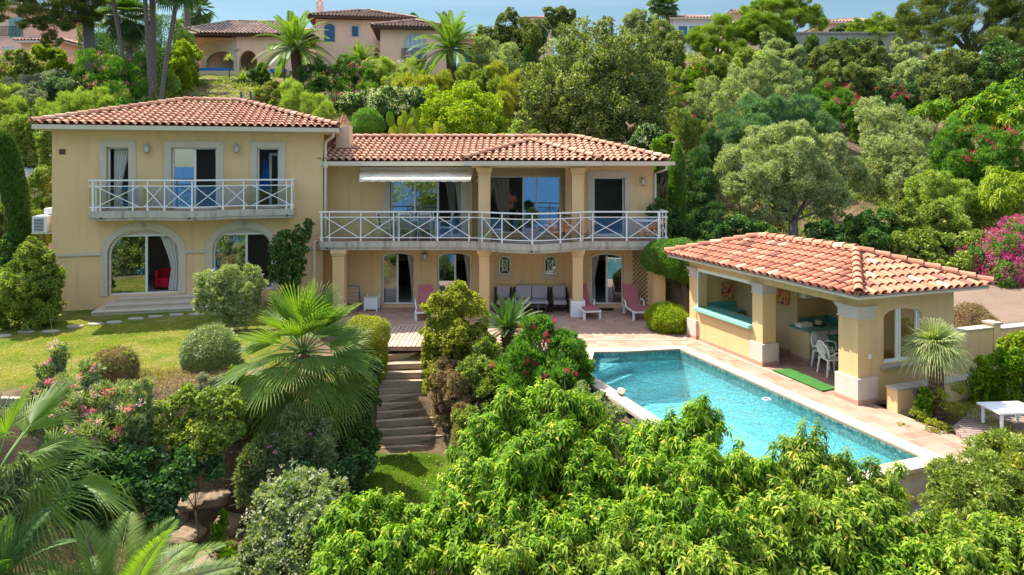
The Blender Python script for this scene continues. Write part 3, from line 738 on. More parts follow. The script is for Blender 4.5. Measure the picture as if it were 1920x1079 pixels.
curtain(FG, lo['u0']+.05, lo['u0']+.7, 2.85, 5.0, .32, 'l', 'grey curtain at the left edge of the loggia door behind the column', 'curtain_taupe', .25, gc)
curtain(FG, lo['u0']+.42, lo['u0']+1.25, 2.85, 5.0, .45, 'r', 'heavy taupe curtain hanging beside the standing man in the loggia', 'curtain_taupe', .12, gc)
curtain(FG, lo['u1']-.45, lo['u1']+.0, 2.85, 5.0, .42, 'r', 'pale curtain at the right end of the loggia glazing', 'curtain', .25, gc)
curtain(FM, b1['u1']-.32, b1['u1']-.02, .15, b1['z1']-.12, .40, 'r', 'blue-white curtain in the ground floor door beside the white planter box', 'curtain', .1, gc)
curtain(FM, b2['u1']-.3, b2['u1']-.02, .15, b2['z1']-.12, .40, 'r', 'curtain at the open side of the ground floor door behind the yellow shrub', 'curtain', .2, gc)
curtain(FM, b2['u0']+.08, b2['u0']+.4, .15, b2['z1']-.12, .40, 'l', 'curtain behind the glass of the ground floor door behind the yellow shrub', 'curtain', .35, gc)
curtain(FM, b3['u0']+.05, b3['u0']+.38, .15, b3['z1']-.12, .40, 'l', 'white curtain tied back in the ground floor door between the two loungers', 'curtain', .45, gc)
curtain(FM, b3['u1']-.3, b3['u1']-.04, .15, b3['z1']-.12, .42, 'r', 'sheer curtain behind the pane that mirrors the pool', 'curtain', .3, gc)
# main balcony
Yf = 24.95-26.5
pts = [V2(x(598, 24.95), Yf)]
ua, ub, uc = x(872, 24.9), x(997, 23.9), x(1118, 24.9)
for k in range(31):
    t = k/30; pts.append(V2(ua+(uc-ua)*t, Yf-1.02*(.5*(1-math.cos(2*math.pi*t)))**.8))
xe = x(1253, 24.95); pts.append(V2(xe, Yf))
bal2 = slab(FM, pts, .0, 2.75, 2.43)
X = lambda px: x(px, 24.9)
posts = [(X(601), .035), (X(616), .018), (X(675), .022), (X(737), .02), (X(747), .018), (X(819.5), .024), (X(879), .02)]+[(x(p, 24.4), r) for p, r in ((903, .02),)]+[(x(p, 23.95), r) for p, r in ((941, .022), (998, .022), (1052, .022))]+[(x(1089, 24.7), .022)]+[(X(p), r) for p, r in ((1112, .02), (1176, .024), (1237, .05), (1250, .02))]
cr = [(X(608), X(672)), (X(678), X(738)), (X(750), X(816)), (X(822), X(884)), (x(905, 24.3), x(938, 24.0)), (x(943, 23.95), x(995, 23.9)), (x(1000, 23.9), x(1050, 24.0)), (x(1055, 24.1), x(1096, 24.7)), (X(1101), X(1172)), (X(1180), X(1240))]
railing(bal2, FM, pts, posts, cr, 2.75, 1.08)
mb = MB()
for zz_, w in ((1.08, .07), (.88, .03), (.13, .03)): mb.bar((xe-.03, Yf+.05, 2.75+zz_), (xe-.03, 0, 2.75+zz_), w, .04)
for s in (0, 1): mb.bar((xe-.03, Yf+.1, 2.9+.7*s), (xe-.03, -.05, 3.6-.7*s), .03)
for yy in (Yf+.25, -.75, -.05): mb.tube([(xe-.03, yy, 2.75), (xe-.03, yy, 3.83)], .02, 8)
r = vb(mb, 'side_railing', 'white_paint', FM, bal2); r.matrix_basis = Matrix()
mb = MB(); mb.tube([(x(997, 23.9), Yf-1.10, 2.50), (x(997, 23.9), Yf-.9, 2.53)], .03, 8); mb.tube([(x(613, 24.9), Yf-.08, 2.5), (x(613, 24.9), Yf+.1, 2.53)], .03, 8)
r = vb(mb, 'drain_spout', 'dark_metal', FM, bal2); r.matrix_basis = Matrix()
mb = MB(); mb.box(XL, xe-.02, Yf+.02, 0, 2.752, 2.756); r = vb(mb, 'balcony_floor', 'terrace_tiles', FM, bal2); r.matrix_basis = Matrix()
# columns
def column(px, z0, z1, w=.36, wb=0, Y=25.12):
    c = x(px, Y); y0 = Y-26.5; mb = MB(); mb.box(c-w/2, c+w/2, y0-w/2, y0+w/2, z0, z1-.3)
    for i, (e, a, b) in enumerate(((.02, .30, .24), (0.0, .24, .20), (.035, .20, .12), (.07, .12, .0))): mb.box(c-w/2-e, c+w/2+e, y0-w/2-e, y0+w/2+e, z1-a, z1-b)
    return vb(mb, 'column', 'villa_stucco')
for px in (908.5, 1082.5): column(px, -.1, 2.43, .37); column(px, 2.756, 5.44, .43)
column(637, -.1, 2.43, .42)
# box round the column foot
mb = MB(); c = x(1082.5, 25.12)
# eaves: main roof, projecting hip over the loggia
z0 = 5.70; ye = 25.62-26.5; W = x(1255, 25.62)+7.3
neg = lambda p: (p[0], -p[1])
V = Vector
mb = MB(); sl = .3; dl = math.sqrt(1+sl*sl); rdp = 3.15; xr = x(1255, 25.62)
px0, px1 = x(868, 24.5), x(1128, 24.5); yp = 24.5-26.5; hp = (px1-px0)/2; xc = (px0+px1)/2
# the projection roof owns the region in front of its valleys
dyp = ye-yp                                          # projection length
vl0 = V((px0+dyp*0, ye, 0)); 
def pl(co, no): return (V(co), V(no))
FMR = FM.m @ Matrix.Translation((0, 0, z0))
# main front plane: full width, cut by right hip, ridge, then minus valley triangle -> build as left part, right part
apex_y = yp+hp                                       # hip apex of projection
vy = ye+hp                                           # valley meeting on main slope (same height as projection ridge)
tile_plane(mb, V((XL-.1, ye, 0)), V((1, 0, 0)), V((0, 1, sl))/dl, xc-XL+.1, rdp*dl, [pl((0, ye+rdp, 0), (0, 1, 0)), pl((px0, ye, 0), (1, -1, 0))], rng)
# strip of main slope above the valley apex
tile_plane(mb, V((xc-hp-.26, ye, 0)), V((1, 0, 0)), V((0, 1, sl))/dl, 2*hp+.52, rdp*dl, [pl((0, ye+rdp, 0), (0, 1, 0)), pl((px0, ye, 0), (-1, 1, 0)), pl((xc, 0, 0), (1, 0, 0)), pl((0, vy, 0), (0, -1, 0))], rng)
tile_plane(mb, V((xc, ye, 0)), V((1, 0, 0)), V((0, 1, sl))/dl, xr-xc, rdp*dl, [pl((0, ye+rdp, 0), (0, 1, 0)), pl((px1, ye, 0), (-1, -1, 0)), pl((xr, ye, 0), (1, 1, 0))], rng)
# right hip plane and back plane
DD = 2*rdp
tile_plane(mb, V((xr, ye, 0)), V((0, 1, 0)), V((-1, 0, sl))/dl, DD, rdp*dl, [neg(pl((xr, ye, 0), (1, 1, 0))), neg(pl((xr, ye+DD, 0), (1, -1, 0)))], rng)
tile_plane(mb, V((xr, ye+DD, 0)), V((-1, 0, 0)), V((0, -1, sl))/dl, xr-XL, rdp*dl, [pl((xr, ye+DD, 0), (1, -1, 0)), pl((0, ye+rdp, 0), (0, -1, 0))], rng)
# projection: front triangle, left and right slopes
tile_plane(mb, V((px0, yp, 0)), V((1, 0, 0)), V((0, 1, sl))/dl, 2*hp, hp*dl, [pl((px0, yp, 0), (-1, 1, 0)), pl((px1, yp, 0), (1, 1, 0))], rng)
LP = vy-yp
tile_plane(mb, V((px1, yp, 0)), V((0, 1, 0)), V((-1, 0, sl))/dl, LP, hp*dl, [neg(pl((px1, yp, 0), (1, 1, 0))), pl((px1, ye, 0), (1, 1, 0)), pl((xc, 0, 0), (-1, 0, 0))], rng)
tile_plane(mb, V((px0, vy, 0)), V((0, -1, 0)), V((1, 0, sl))/dl, LP, hp*dl, [neg(pl((px0, yp, 0), (-1, 1, 0))), pl((px0, ye, 0), (-1, 1, 0)), pl((xc, 0, 0), (1, 0, 0))], rng)
q = V((0, 0, .09)); zr = rdp*sl; zh = hp*sl
ridge_tiles(mb, V((XL, ye+rdp, zr))+q, V((xr-rdp, ye+rdp, zr))+q, rng); ridge_tiles(mb, V((xr, ye, 0))+q, V((xr-rdp, ye+rdp, zr))+q, rng); ridge_tiles(mb, V((xr, ye+DD, 0))+q, V((xr-rdp, ye+rdp, zr))+q, rng)
ridge_tiles(mb, V((px0, yp, 0))+q, V((xc, yp+hp, zh))+q, rng); ridge_tiles(mb, V((px1, yp, 0))+q, V((xc, yp+hp, zh))+q, rng); ridge_tiles(mb, V((xc, yp+hp, zh))+q, V((xc, vy, zh))+q, rng)
d = V((0, 0, -.03))
mb.add([V((XL, ye, 0))+d, V((xr, ye, 0))+d, V((xr-rdp, ye+rdp, zr))+d, V((XL, ye+rdp, zr))+d, V((xr, ye+DD, 0))+d, V((XL, ye+DD, 0))+d], [(0, 1, 2, 3), (1, 4, 2), (4, 5, 3, 2)], .1)
mb.add([V((px0, yp, 0))+d, V((px1, yp, 0))+d, V((xc, yp+hp, zh))+d, V((xc, vy, zh))+d, V((px0, ye, 0))+d, V((px1, ye, 0))+d], [(0, 1, 2), (1, 5, 3, 2), (0, 2, 3, 4)], .1)
ro = mb.build('roof', 'roof_tile_old', villa, FMR); ro['label'] = 'lower long roof of rose tiles with a small hip above the loggia'
mb = MB()
for a, b, y in ((XL, px0, ye), (px1, xr, ye), (px0, px1, yp)): mb.box(a, b+.02, y-.04, y+.09, z0-.19, z0-.02, .02)
mb.box(px0, px0+.1, yp+.09, ye-.04, z0-.18, z0-.02); mb.box(px1-.1, px1, yp+.09, ye-.04, z0-.18, z0-.02)
mb.box(xr-.1, xr+.03, ye+.1, ye+DD, z0-.18, z0-.02)
mb.box(XL, xr-.1, ye+.10, 5.6, z0-.10, z0-.045); mb.box(px0+.1, px1-.1, yp+.1, ye+.09, z0-.11, z0-.05)
mb.box(x(1246, 25.6), x(1266, 25.6), ye-.02, ye+.1, z0-.16, z0-.03)
vb(mb, 'gutter', 'fascia')
mb = MB(); mb.box(x(884, 24.9), x(1106, 24.9), 24.92-26.5, -.0, 5.44, 5.58); vb(mb, 'eaves_beam', 'villa_stucco')
mb = MB(); mb.tube([(x(1250, 25.6), ye, z0-.15), (x(1250, 25.6), ye+.02, z0-.32), (x(1236, 26.0), -.45, z0-.42), (x(1229, 26.4), -.06, z0-.48), (x(1229, 26.4), -.06, 2.8)], .045, 8)
mb.tube([(x(590, 24.9), Yf+.1, 2.95-.2), (x(588, 24.9), Yf-.0, 2.72), (x(588, 24.9), Yf, 2.0), (x(588, 24.9), Yf, .4)], .045, 8); vb(mb, 'downpipe', 'fascia')
# chimney
mb = MB(); cx, cy = x(645.5, 27.3), 27.3-26.5; mb.box(cx-.27, cx+.27, cy-.25, cy+.25, 5.75, 7.12, .01); mb.box(cx-.32, cx+.32, cy-.3, cy+.3, 6.22, 6.26); ch = vb(mb, 'chimney', 'cream_stucco')
mb = MB()
for s in (-1, 1):
    for k in range(7):
        a0, a1_ = math.pi*k/7, math.pi*(k+1)/7
        for (yy0, yy1) in ((-.24, .24),):
            f = lambda a, t: (cx+s*(.17-.16*t)+s*math.sin(a)*.05, cy+math.cos(a)*.13, 7.12+.42*t)
            mb.quad(f(a0, 0), f(a1_, 0), f(a1_, 1), f(a0, 1), .5)
r = vb(mb, 'chimney_cap', 'roof_tile_old', FM, ch); r.matrix_basis = Matrix()
# awning
Ya = 26.4
t = thing('awning', 'long cream awning half rolled out above the wide balcony door', 'awning', (x(780, Ya), Ya, 5.0))
a, b = x(676, Ya), x(888, Ya); cx_ = x(780, Ya); mb = MB(); mb.box(a-cx_, b-cx_, -.14, .08, .27, .48, .04); mb.build('cassette', 'awning_case', t)
a2_, b2_ = x(674, 24.95), x(882, 24.95); n = 40; vs = []; fs = []
for j in range(3):
    for i in range(n+1):
        s = i/n; f = j/2; ya = -.12-1.33*f; sag = -.03*math.sin(math.pi*f)*(1+.4*math.sin(s*23)); vs.append((a+(b-a)*s+(a2_-a+(b2_-b-a2_+a)*s)*f-cx_, ya, .36-.36*f+sag*(j == 1)))
for j in range(2):
    for i in range(n): k = j*(n+1)+i; fs.append((k, k+1, k+n+2, k+n+1))
m = MB(); m.add(vs, fs); m.build('cloth', 'awning_cloth', t, smooth=True)
m = MB(); m.box(a2_-cx_-.01, b2_-cx_+.01, -1.49, -1.43, -.06, .03, .015)
m.add([(a2_-cx_+(b2_-a2_)*i/40, -1.495, -.03-(.03+.02*math.sin(i*1.7))*j) for j in (0, 1) for i in range(41)], [(i, i+1, i+42, i+41) for i in range(40)]); m.build('front_bar', 'awning_cloth', t)
m = MB()
for s in (.12, .88):
    xx = a-cx_+(b-a)*s; m.tube([(xx, -.05, .3), (xx+.45*(1 if s < .5 else -1), -.55, .22), (xx, -1.4, .0)], .025, 6)
m.build('folding_arm', 'white_paint', t)
# lamps
def lantern(loc, rz, label, group, s=1, lit=None):
    t = thing('wall_lantern', label, 'lamp', loc, rz, group); m = MB()
    m.box(-.035*s, .035*s, -.02, .0, -.06, .12); m.tube([(0, -.01, .06), (0, -.08, .12), (0, -.14, .08)], .012, 6)
    m.lathe([(.02, .10), (.085*s, .04), (.09*s, .02)], 8, (0, -.14, 0)); m.lathe([(.055*s, -.20), (.06*s, -.18), (.01, -.24)][::-1], 8, (0, -.14, 0))
    for k in range(4):
        a = R(45+90*k); m.bar((math.cos(a)*.075*s, -.14+math.sin(a)*.075*s, .02), (math.cos(a)*.055*s, -.14+math.sin(a)*.055*s, -.19), .012)
    m.build('lantern_frame', 'lamp_metal', t)
    m = MB(); m.lathe([(.045*s, -.18), (.065*s, .015)], 8, (0, -.14, 0)); m.build('lantern_glass', 'lamp_glass', t); return t
lgp = 'wall lanterns of the villa'
for px, py, s, lb in ((277, 279, 1.5, 'pale green lantern between the two leftmost upper doors'), (444.5, 279, 1.4, 'pale green lantern between the middle and right upper doors of the left wing')):
    u = FL.u(px); lantern(FL.pt(u, 0, FL.z(py, u)+.06), FL.a, lb, lgp, s)
for px, lb in ((270, 'small brass spot under the left balcony above the large arch'), (459, 'small brass spot above the second arch behind the fan palm')):
    u = FL.u(px); t = thing('spot_lamp', lb, 'lamp', FL.pt(u, 0, 3.45), FL.a, 'spots above the arches'); m = MB(); m.box(-.04, .04, -.03, 0, -.04, .04); m.tube([(0, -.03, 0), (0, -.12, -.01)], .02, 6); m.build('bracket', 'lamp_metal', t)
    m = MB(); m.lathe([(.03, .02), (.06, -.06), (.055, -.07)], 10, (0, -.13, 0)); m.build('lamp_shade', 'lamp_metal', t)
lantern((x(797.5), 26.5, zz(478)), 0, 'lantern on the ground floor wall between the two arched doors', lgp, 1.4)
lantern((x(895), 26.5, zz(336)), 0, 'lantern beside the awning on the narrow wall by the column', lgp, 1)
lantern((x(1204.5), 26.5, zz(338)), 0, 'lantern on the wall right of the last balcony door', lgp, 1.1)
lantern((x(1056, 27.3), 27.5, zz(350, 27.4)), 0, 'dark lantern tucked in the corner of the loggia', lgp, .8)
# ================================================================ POOL HOUSE
FP = Frame(7.98, 15.75, R(19.57)); PL, PW = 6.7, 3.05
ph = thing('pool_house', 'open ochre pool house with an orange tiled hip roof beside the pool', 'pool house', FP.pt(1.5, 3.3), FP.a)
def pb(mb, name, mat, parent=None, smooth=False):
    o = mb.build(name, mat, parent or ph, FP.m, smooth); return o
# long open side is local x = 0, y runs away from the camera; end wall is y = 0
zB = 2.26
mb = MB()
mb.box(0, .45, 0, PL, zB, 2.56)                       # beam over the openings
mb.box(0, .45, 0.0, .57, .0, zB); mb.box(0, .45, 3.23, 3.65, 0, zB); mb.box(0, .40, 6.32, PL, 0, zB)
mb.box(.02, .28, 3.65, 6.32, 0, 1.0)                  # parapet under the serving hatch
# far end wall, rear wall
mb.box(.40, PW, PL-.25, PL, 0, 2.56); mb.box(PW-.22, PW, .22, PL-.25, 0, 2.56)
pb(mb, 'wall', 'pool_stucco')
ew = dict(u0=.785, u1=1.98, z0=.87, z1=2.14, rise=.20)
mb = MB(); facade(mb, .45, PW, 0, 2.56, [ew], 0, .22); mb.quad((.45, .22, 0), (.45, .0, 0), (.45, 0, .01), (.45, .22, .01))
# inner face of the end wall, with the same opening
m2 = MB(); facade(m2, .45, PW-.22, 0, 2.56, [ew], .22, 0, False); mb.v += [(a, b, c) for a, b, c in m2.v]; off = len(mb.v)-len(m2.v); mb.f += [tuple(i+off for i in f) for f in m2.f]; mb.t += m2.t
pb(mb, 'end_wall', 'pool_stucco')
mb = MB()                                             # inner partitions
mb.box(1.66, 1.78, 3.80, PL-.25, 0.0, 2.5); mb.box(1.78, PW-.22, 3.80, 3.92, 0, 2.5); mb.box(1.45, 1.57, 3.05, 3.80, 0, .84); mb.box(1.57, 1.66, 3.68, 3.80, 0, 2.5)
mb.box(0.45, PW-.22, .22, PL-.25, 2.5, 2.55)
pb(mb, 'partition', 'inner_stucco')
def cap(x0, x1, y0, y1):
    mb = MB()
    for e, a, b in ((.03, 1.955, 1.99), (.012, 1.99, 2.15), (.035, 2.15, 2.19), (.06, 2.19, 2.235), (.08, 2.235, 2.262)): mb.box(x0-e, x1+e, y0-e, y1+e, a, b)
    pb(mb, 'capital', 'plinth_stone')
cap(0, .47, 0, .57); cap(0, .45, 3.23, 3.65); cap(0, .40, 6.32, PL)
for q_ in ((-.06, .56, -.06, .63), (-.06, .51, 3.17, 3.71), (-.06, .46, 6.26, PL+.06)): mb = MB(); mb.box(*q_, .1, .60, .012); pb(mb, 'plinth', 'plinth_stone')
for q_ in ((-.07, .50, -.07, .64, 0, .10), (-.07, .52, 3.16, 3.72, 0, .10), (-.07, .47, 6.25, PL+.07, 0, .10), (.0, .02, 3.72, 6.25, 0, .08), (1.43, 1.45, 3.05, 3.8, 0, .08), (1.451, 1.66, 3.03, 3.05, 0, .08), (1.64, 1.66, 3.8, PL-.25, 0, .08)): mb = MB(); mb.box(*q_); pb(mb, 'skirting', 'terracotta')
mb = MB(); mb.box(-.13, .02, 3.66, 6.31, .93, 1.03, .01); pb(mb, 'hatch_ledge', 'teal_edge')
mb = MB(); mb.box(.02, .62, 3.66, 6.31, 1.001, 1.035); mb.box(.45, 1.5, 5.9, PL-.26, .88, .93); mb.box(.45, 1.6, PL-.28, PL-.25, .93, 1.12); pb(mb, 'hatch_counter', 'teal_tile')
mb = MB(); mb.box(.0, .03, 3.66, 6.31, 2.17, 2.26); mb.box(.0, .035, 6.26, 6.30, 1.03, 2.2); mb.box(-.01, .02, 6.24, 6.27, 1.03, 2.17); pb(mb, 'hatch_frame', 'white_paint')
mb = MB(); mb.box(.68, 2.30, -.12, .0, .76, .83, .01); mb.box(.70, 2.27, -.16, .04, .815, .845, .01); pb(mb, 'window_sill', 'wall_cap')
mb = MB(); u = .36; mb.box(.20+u-.25, .28+u-.25, -.02, 0, 1.02, 1.13, .005); pb(mb, 'wall_switch', 'white_plastic')
# end window: white frame with two sashes
mb = MB(); pts_ = outline(ew, 12)
for p, q in zip(pts_, pts_[1:]): mb.bar((p[0], .08, p[1]), (q[0], .08, q[1]), .06, .05)
mb.box(ew['u0'], ew['u1'], .05, .12, ew['z0'], ew['z0']+.06)
for m in (.40, .47, .92): uu = ew['u0']+(ew['u1']-ew['u0'])*m; mb.box(uu-.022, uu+.022, .05, .10, ew['z0']+.06, ztop(ew, uu)-.02)
wf = pb(mb, 'window', 'white_paint')
g = MB()
for k in range(8):
    a = ew['u0']+(ew['u1']-ew['u0'])*(.45+.45*k/8); b = a+(ew['u1']-ew['u0'])*.45/8; g.quad((a, .09, ew['z0']+.05), (b, .09, ew['z0']+.05), (b, .09, ztop(ew, b)-.03), (a, .09, ztop(ew, a)-.03))
r = pb(g, 'pane', 'clear_glass', wf); r.matrix_basis = Matrix()
# roof
OV = .53; rr = random.Random(11)
rf = hip_roof(PW+2*OV, PL+2*OV, .31, rr, .25, .34)
rf.build('roof', 'roof_tile_new', ph, FP.m @ Matrix.Translation((-OV, -OV, 2.62)))
mb = MB(); x0, x1, y0, y1 = -OV+.05, PW+OV-.05, -OV+.05, PL+OV-.05
mb.box(x0, x1, y0, y1, 2.562, 2.61); mb.box(x0-.03, x1+.03, y0-.03, y0+.04, 2.54, 2.625); mb.box(x0-.03, x0+.04, y0+.04, y1+.03, 2.54, 2.625); mb.box(x1-.04, x1+.03, y0+.04, y1+.03, 2.54, 2.625)
pb(mb, 'eaves', 'fascia')
# kitchenette worktop and cupboards are built in
mb = MB(); mb.box(1.40, PW-.22, 3.03, 3.80, .86, .91, .006); mb.box(1.66, PW-.22, 3.77, 3.798, .91, 1.08); mb.box(PW-.25, PW-.222, 3.03, 3.77, .91, 1.08); wk = pb(mb, 'worktop', 'teal_tile')
mb = MB(); mb.box(2.27, PW-.24, 3.14, 3.75, .06, .70); pb(mb, 'base_cabinet', 'teal_tile')
mb = MB(); mb.box(2.27, PW-.24, 3.12, 3.75, .70, .86); pb(mb, 'drawer_front', 'white_enamel')
FPm = lambda u, v, z=0: FP.pt(u, v, z)
t = thing('fridge', 'small white fridge under the teal worktop of the pool house', 'fridge', FPm(1.93, 3.42), FP.a)
m = MB(); m.box(-.29, .29, -.26, .30, .03, .84, .01); m.build('body', 'white_enamel', t)
m = MB(); m.box(-.285, .285, -.30, -.265, .05, .76, .01); m.box(-.285, .285, -.295, -.265, .765, .835, .006); d = m.build('door', 'white_enamel', t)
m = MB(); m.box(.20, .24, -.32, -.30, .66, .74); m.build('handle', 'tap_steel', d)
t = thing('wall_cabinet', 'white wall cupboard with two framed doors above the teal worktop', 'cupboard', FPm(2.1, 3.62, 1.70), FP.a)
m = MB(); m.box(-.42, .66, -.14, .17, 0, .42); m.build('body', 'white_enamel', t)
for k in (0, 1):
    m = MB(); a = -.41+.54*k; m.box(a, a+.52, -.16, -.142, .01, .41, .004); d = m.build('door', 'white_enamel', t)
    m = MB(); pp = outline(dict(u0=a+.07, u1=a+.45, z0=.06, z1=.37, rise=.08), 8)
    for p, q in zip(pp, pp[1:]+[pp[0]]): m.bar((p[0], -.163, p[1]), (q[0], -.163, q[1]), .010)
    m.build('moulding', 'lamp_metal', d)
t = thing('tap', 'steel mixer tap behind the round cake on the teal worktop', 'tap', FPm(2.15, 3.7, .911), FP.a); m = MB(); m.tube([(0, 0, 0), (0, 0, .22), (0, -.05, .26), (0, -.14, .24)], .012, 8); m.box(-.03, .03, -.02, .02, .0, .03); m.build('spout', 'tap_steel', t)
t = thing('serving_tray', 'brown tray with a round cake on the teal worktop', 'tray', FPm(2.15, 3.45, .912), FP.a); m = MB(); m.lathe([(.15, 0), (.19, .02), (.18, .022)], 20); m.build('tray', 'wood_dark', t); m = MB(); m.lathe([(.09, .02), (.095, .03), (.095, .13), (.085, .14)], 18); m.build('cake', 'awning_case', t)
t = thing('tissue_box', 'white flat box at the end of the teal worktop', 'box', FPm(1.62, 3.45, .911), FP.a); m = MB(); m.box(-.2, .22, -.12, .12, 0, .09, .006); m.build('carton', 'white_plastic', t); m = MB(); m.box(-.21, .23, -.13, .13, .091, .105); m.build('lid', 'white_plastic', t)
# pictures (abstract)
def abstract(name, seed):
    t = NT(name); v = t.coord((1, 1, 1)); vo = t.new('ShaderNodeTexVoronoi'); vo.inputs['Scale'].default_value = 7+seed; t.link(v, vo.inputs['Vector'])
    n = t.noise(v, 5+seed, 3); c = t.ramp(n, [(0, (.02, .06, .30)), (.38, (.02, .02, .02)), (.42, (.62, .04, .02)), (.49, (.80, .45, .03)), (.54, (.05, .30, .20)), (.58, (.68, .07, .03)), (.66, (.03, .12, .4))], 'CONSTANT')
    M[name] = t.done(t.bsdf(t.mix(c, vo.outputs['Color'], .06), .6, .3))
abstract('picture_a', 1); abstract('picture_b', 3)
mb = MB(); mb.box(1.05, 1.50, 6.41, 6.447, 1.15, 1.72); tag(mb.build('painting', 'picture_a', None, FP.m), 'upright colourful abstract painting seen through the serving hatch', 'painting', 'abstract paintings in the pool house')
mb = MB(); mb.box(1.62, 1.657, 4.05, 4.62, 1.38, 1.80); tag(mb.build('painting', 'picture_b', None, FP.m), 'wide colourful abstract painting on the wall beside the cupboards', 'painting', 'abstract paintings in the pool house')
t = thing('bulkhead_lamp', 'round glass lamp on the wall inside the serving hatch', 'lamp', FPm(1.655, 5.1, 1.75), FP.a-R(90)); m = MB(); i0 = 0; m.lathe([(.13, 0), (.13, .03), (.10, .05)], 18); m.rot(0, R(90), (0, 0, 0), 'X'); m.build('housing', 'lamp_metal', t); m = MB(); m.lathe([(.10, .04), (.07, .08), (.02, .095)], 18); m.rot(0, R(90), (0, 0, 0), 'X'); m.build('lamp_shade', 'lamp_glass', t)
# floor inside
mb = MB(); mb.box(.0, PW, .0, PL, -.08, .012); struct(mb.build('floor', 'inner_tiles', None, FP.m))
# green runner
mb = MB(); mb.prism([(-.08, 2.74), (-.12, .95), (.33, .97), (.50, 2.66)], .024, .045); tag(mb.build('turf_runner', 'mat_green', None, FP.m), 'bright green runner mat on the tiles in front of the pool house', 'mat')
# plastic chairs round the table
def plastic_chair(name, label, loc, rz):
    t = thing(name, label, 'chair', loc, rz, 'white plastic garden chairs'); m = MB()
    # slatted round back
    m2 = []
    for k in range(9):
        a = R(-62+k*15.5); b0 = Vector((math.sin(a)*.11, .20, .46)); b1 = Vector((math.sin(a)*.27, .27+.02*math.cos(a), .47+.40*math.cos(a*.8)))
        m.tube([b0, b0.lerp(b1, .5)+Vector((0, .02, 0)), b1], .012, 5)
    rim = [Vector((math.sin(R(a))*.28, .20+.08*math.cos(R(a))+.0, .46+.43*max(0, math.cos(R(a)*.80)))) for a in range(-100, 101, 10)]
    m.tube(rim, .02, 6); m.build('backrest', 'white_plastic', t)
    m = MB(); m.box(-.24, .24, -.24, .22, .42, .445, .01); m.build('seat', 'white_plastic', t)
    for sx in (-1, 1):
        for sy in (-1, 1):
            m = MB(); m.tube([(sx*.21, sy*.19, .43), (sx*.245, sy*.24, 0)], [.032, .022], 6); m.build('leg', 'white_plastic', t)
        m = MB(); m.tube([(sx*.275, .17, .56), (sx*.30, .0, .65), (sx*.28, -.2, .64), (sx*.245, -.24, .43)], .018, 6); m.build('armrest', 'white_plastic', t)
    return t
c0 = plastic_chair('plastic_chair', 'white plastic chair nearest the pool house column', FPm(1.13, 1.95, .012), FP.a+R(75))
dup(c0, FPm(1.55, 2.62, .012), FP.a+R(25), 'second white plastic chair, between the table and the fridge'); dup(c0, FPm(2.45, 2.5, .012), FP.a-R(50), 'white plastic chair at the far side of the table, half hidden by the column')
t = thing('garden_table', 'round table under a dark patterned cloth inside the pool house', 'table', FPm(1.95, 1.75, .012), FP.a)
m = MB(); m.lathe([(.50, .60), (.52, .62), (.52, .725), (.50, .735)], 28); m.build('tablecloth', 'cushion_rose', t)
for k in range(4):
    a = R(45+90*k); m = MB(); m.tube([(math.cos(a)*.3, math.sin(a)*.3, .62), (math.cos(a)*.38, math.sin(a)*.38, 0)], .022, 6); m.build('leg', 'white_plastic', t)
tt = NT('cloth_dots'); vv = tt.coord(); vo = tt.new('ShaderNodeTexVoronoi'); vo.inputs['Scale'].default_value = 14; tt.link(vv, vo.inputs['Vector']); cc = tt.ramp(vo.outputs['Distance'], [(0, (.45, .35, .33)), (.28, (.45, .35, .33)), (.34, (.06, .035, .04)), (1, (.06, .035, .04))]); M['cloth_dots'] = tt.done(tt.bsdf(cc, .9))
for o in t.children if hasattr(t, 'children') else []: pass
for o in bpy.data.objects:
    if o.parent == t and o.name.startswith('tablecloth'): o.data.materials[0] = M['cloth_dots']

# ================================================================ POOL
def GP(px, py): g = G(px, py, 0); return (g.x, g.y)
# water outline (world, z = 0): far edge, far right corner, near right corner, infinity edge, left edge
pr0 = Vector((5.02, 20.45)); dirn = Vector((-.335, .942)); vv2 = Vector((.942, .335))
nr = pr0-dirn*8.05; nl = nr-vv2*3.62
fl = Vector((2.42, 20.12)); fm = Vector((3.35, 20.15)); lk = Vector((2.05, 18.15))
pl1 = nl+dirn*6.3
pool = [nr, pr0, fm, fl, lk, Vector((pl1.x, pl1.y)), nl]
def offset(poly, d):
    n = len(poly); out = []
    for i in range(n):
        a, b, c = poly[i-1], poly[i], poly[(i+1) % n]; e1 = (b-a).normalized(); e2 = (c-b).normalized()
        n1 = Vector((e1.y, -e1.x)); n2 = Vector((e2.y, -e2.x)); m = (n1+n2).normalized(); out.append(b+m*d/max(.35, m.dot(n1)))
    return out
area = sum(a.x*b.y-b.x*a.y for a, b in zip(pool, pool[1:]+pool[:1]))
if area < 0: pool.reverse()
out1 = offset(pool, .36)
def ring(poly_in, poly_out, z, thick=.06, skip=()):
    mb = MB(); n = len(poly_in)
    for i in range(n):
        if i in skip: continue
        j = (i+1) % n; a, b, c, d = poly_in[i], poly_in[j], poly_out[j], poly_out[i]
        mb.add([(a.x, a.y, z), (b.x, b.y, z), (c.x, c.y, z), (d.x, d.y, z), (a.x, a.y, z-thick), (b.x, b.y, z-thick), (c.x, c.y, z-thick), (d.x, d.y, z-thick)], [(0, 1, 2, 3), (0, 4, 5, 1), (3, 2, 6, 7)])
    return mb
inf = [i for i in range(len(pool)) if {round(pool[i].x, 3), round(pool[(i+1) % len(pool)].x, 3)} == {round(nr.x, 3), round(nl.x, 3)}][0]
struct(ring(pool, out1, .035, .075, (inf,)).build('pool_coping', 'coping_stone'))
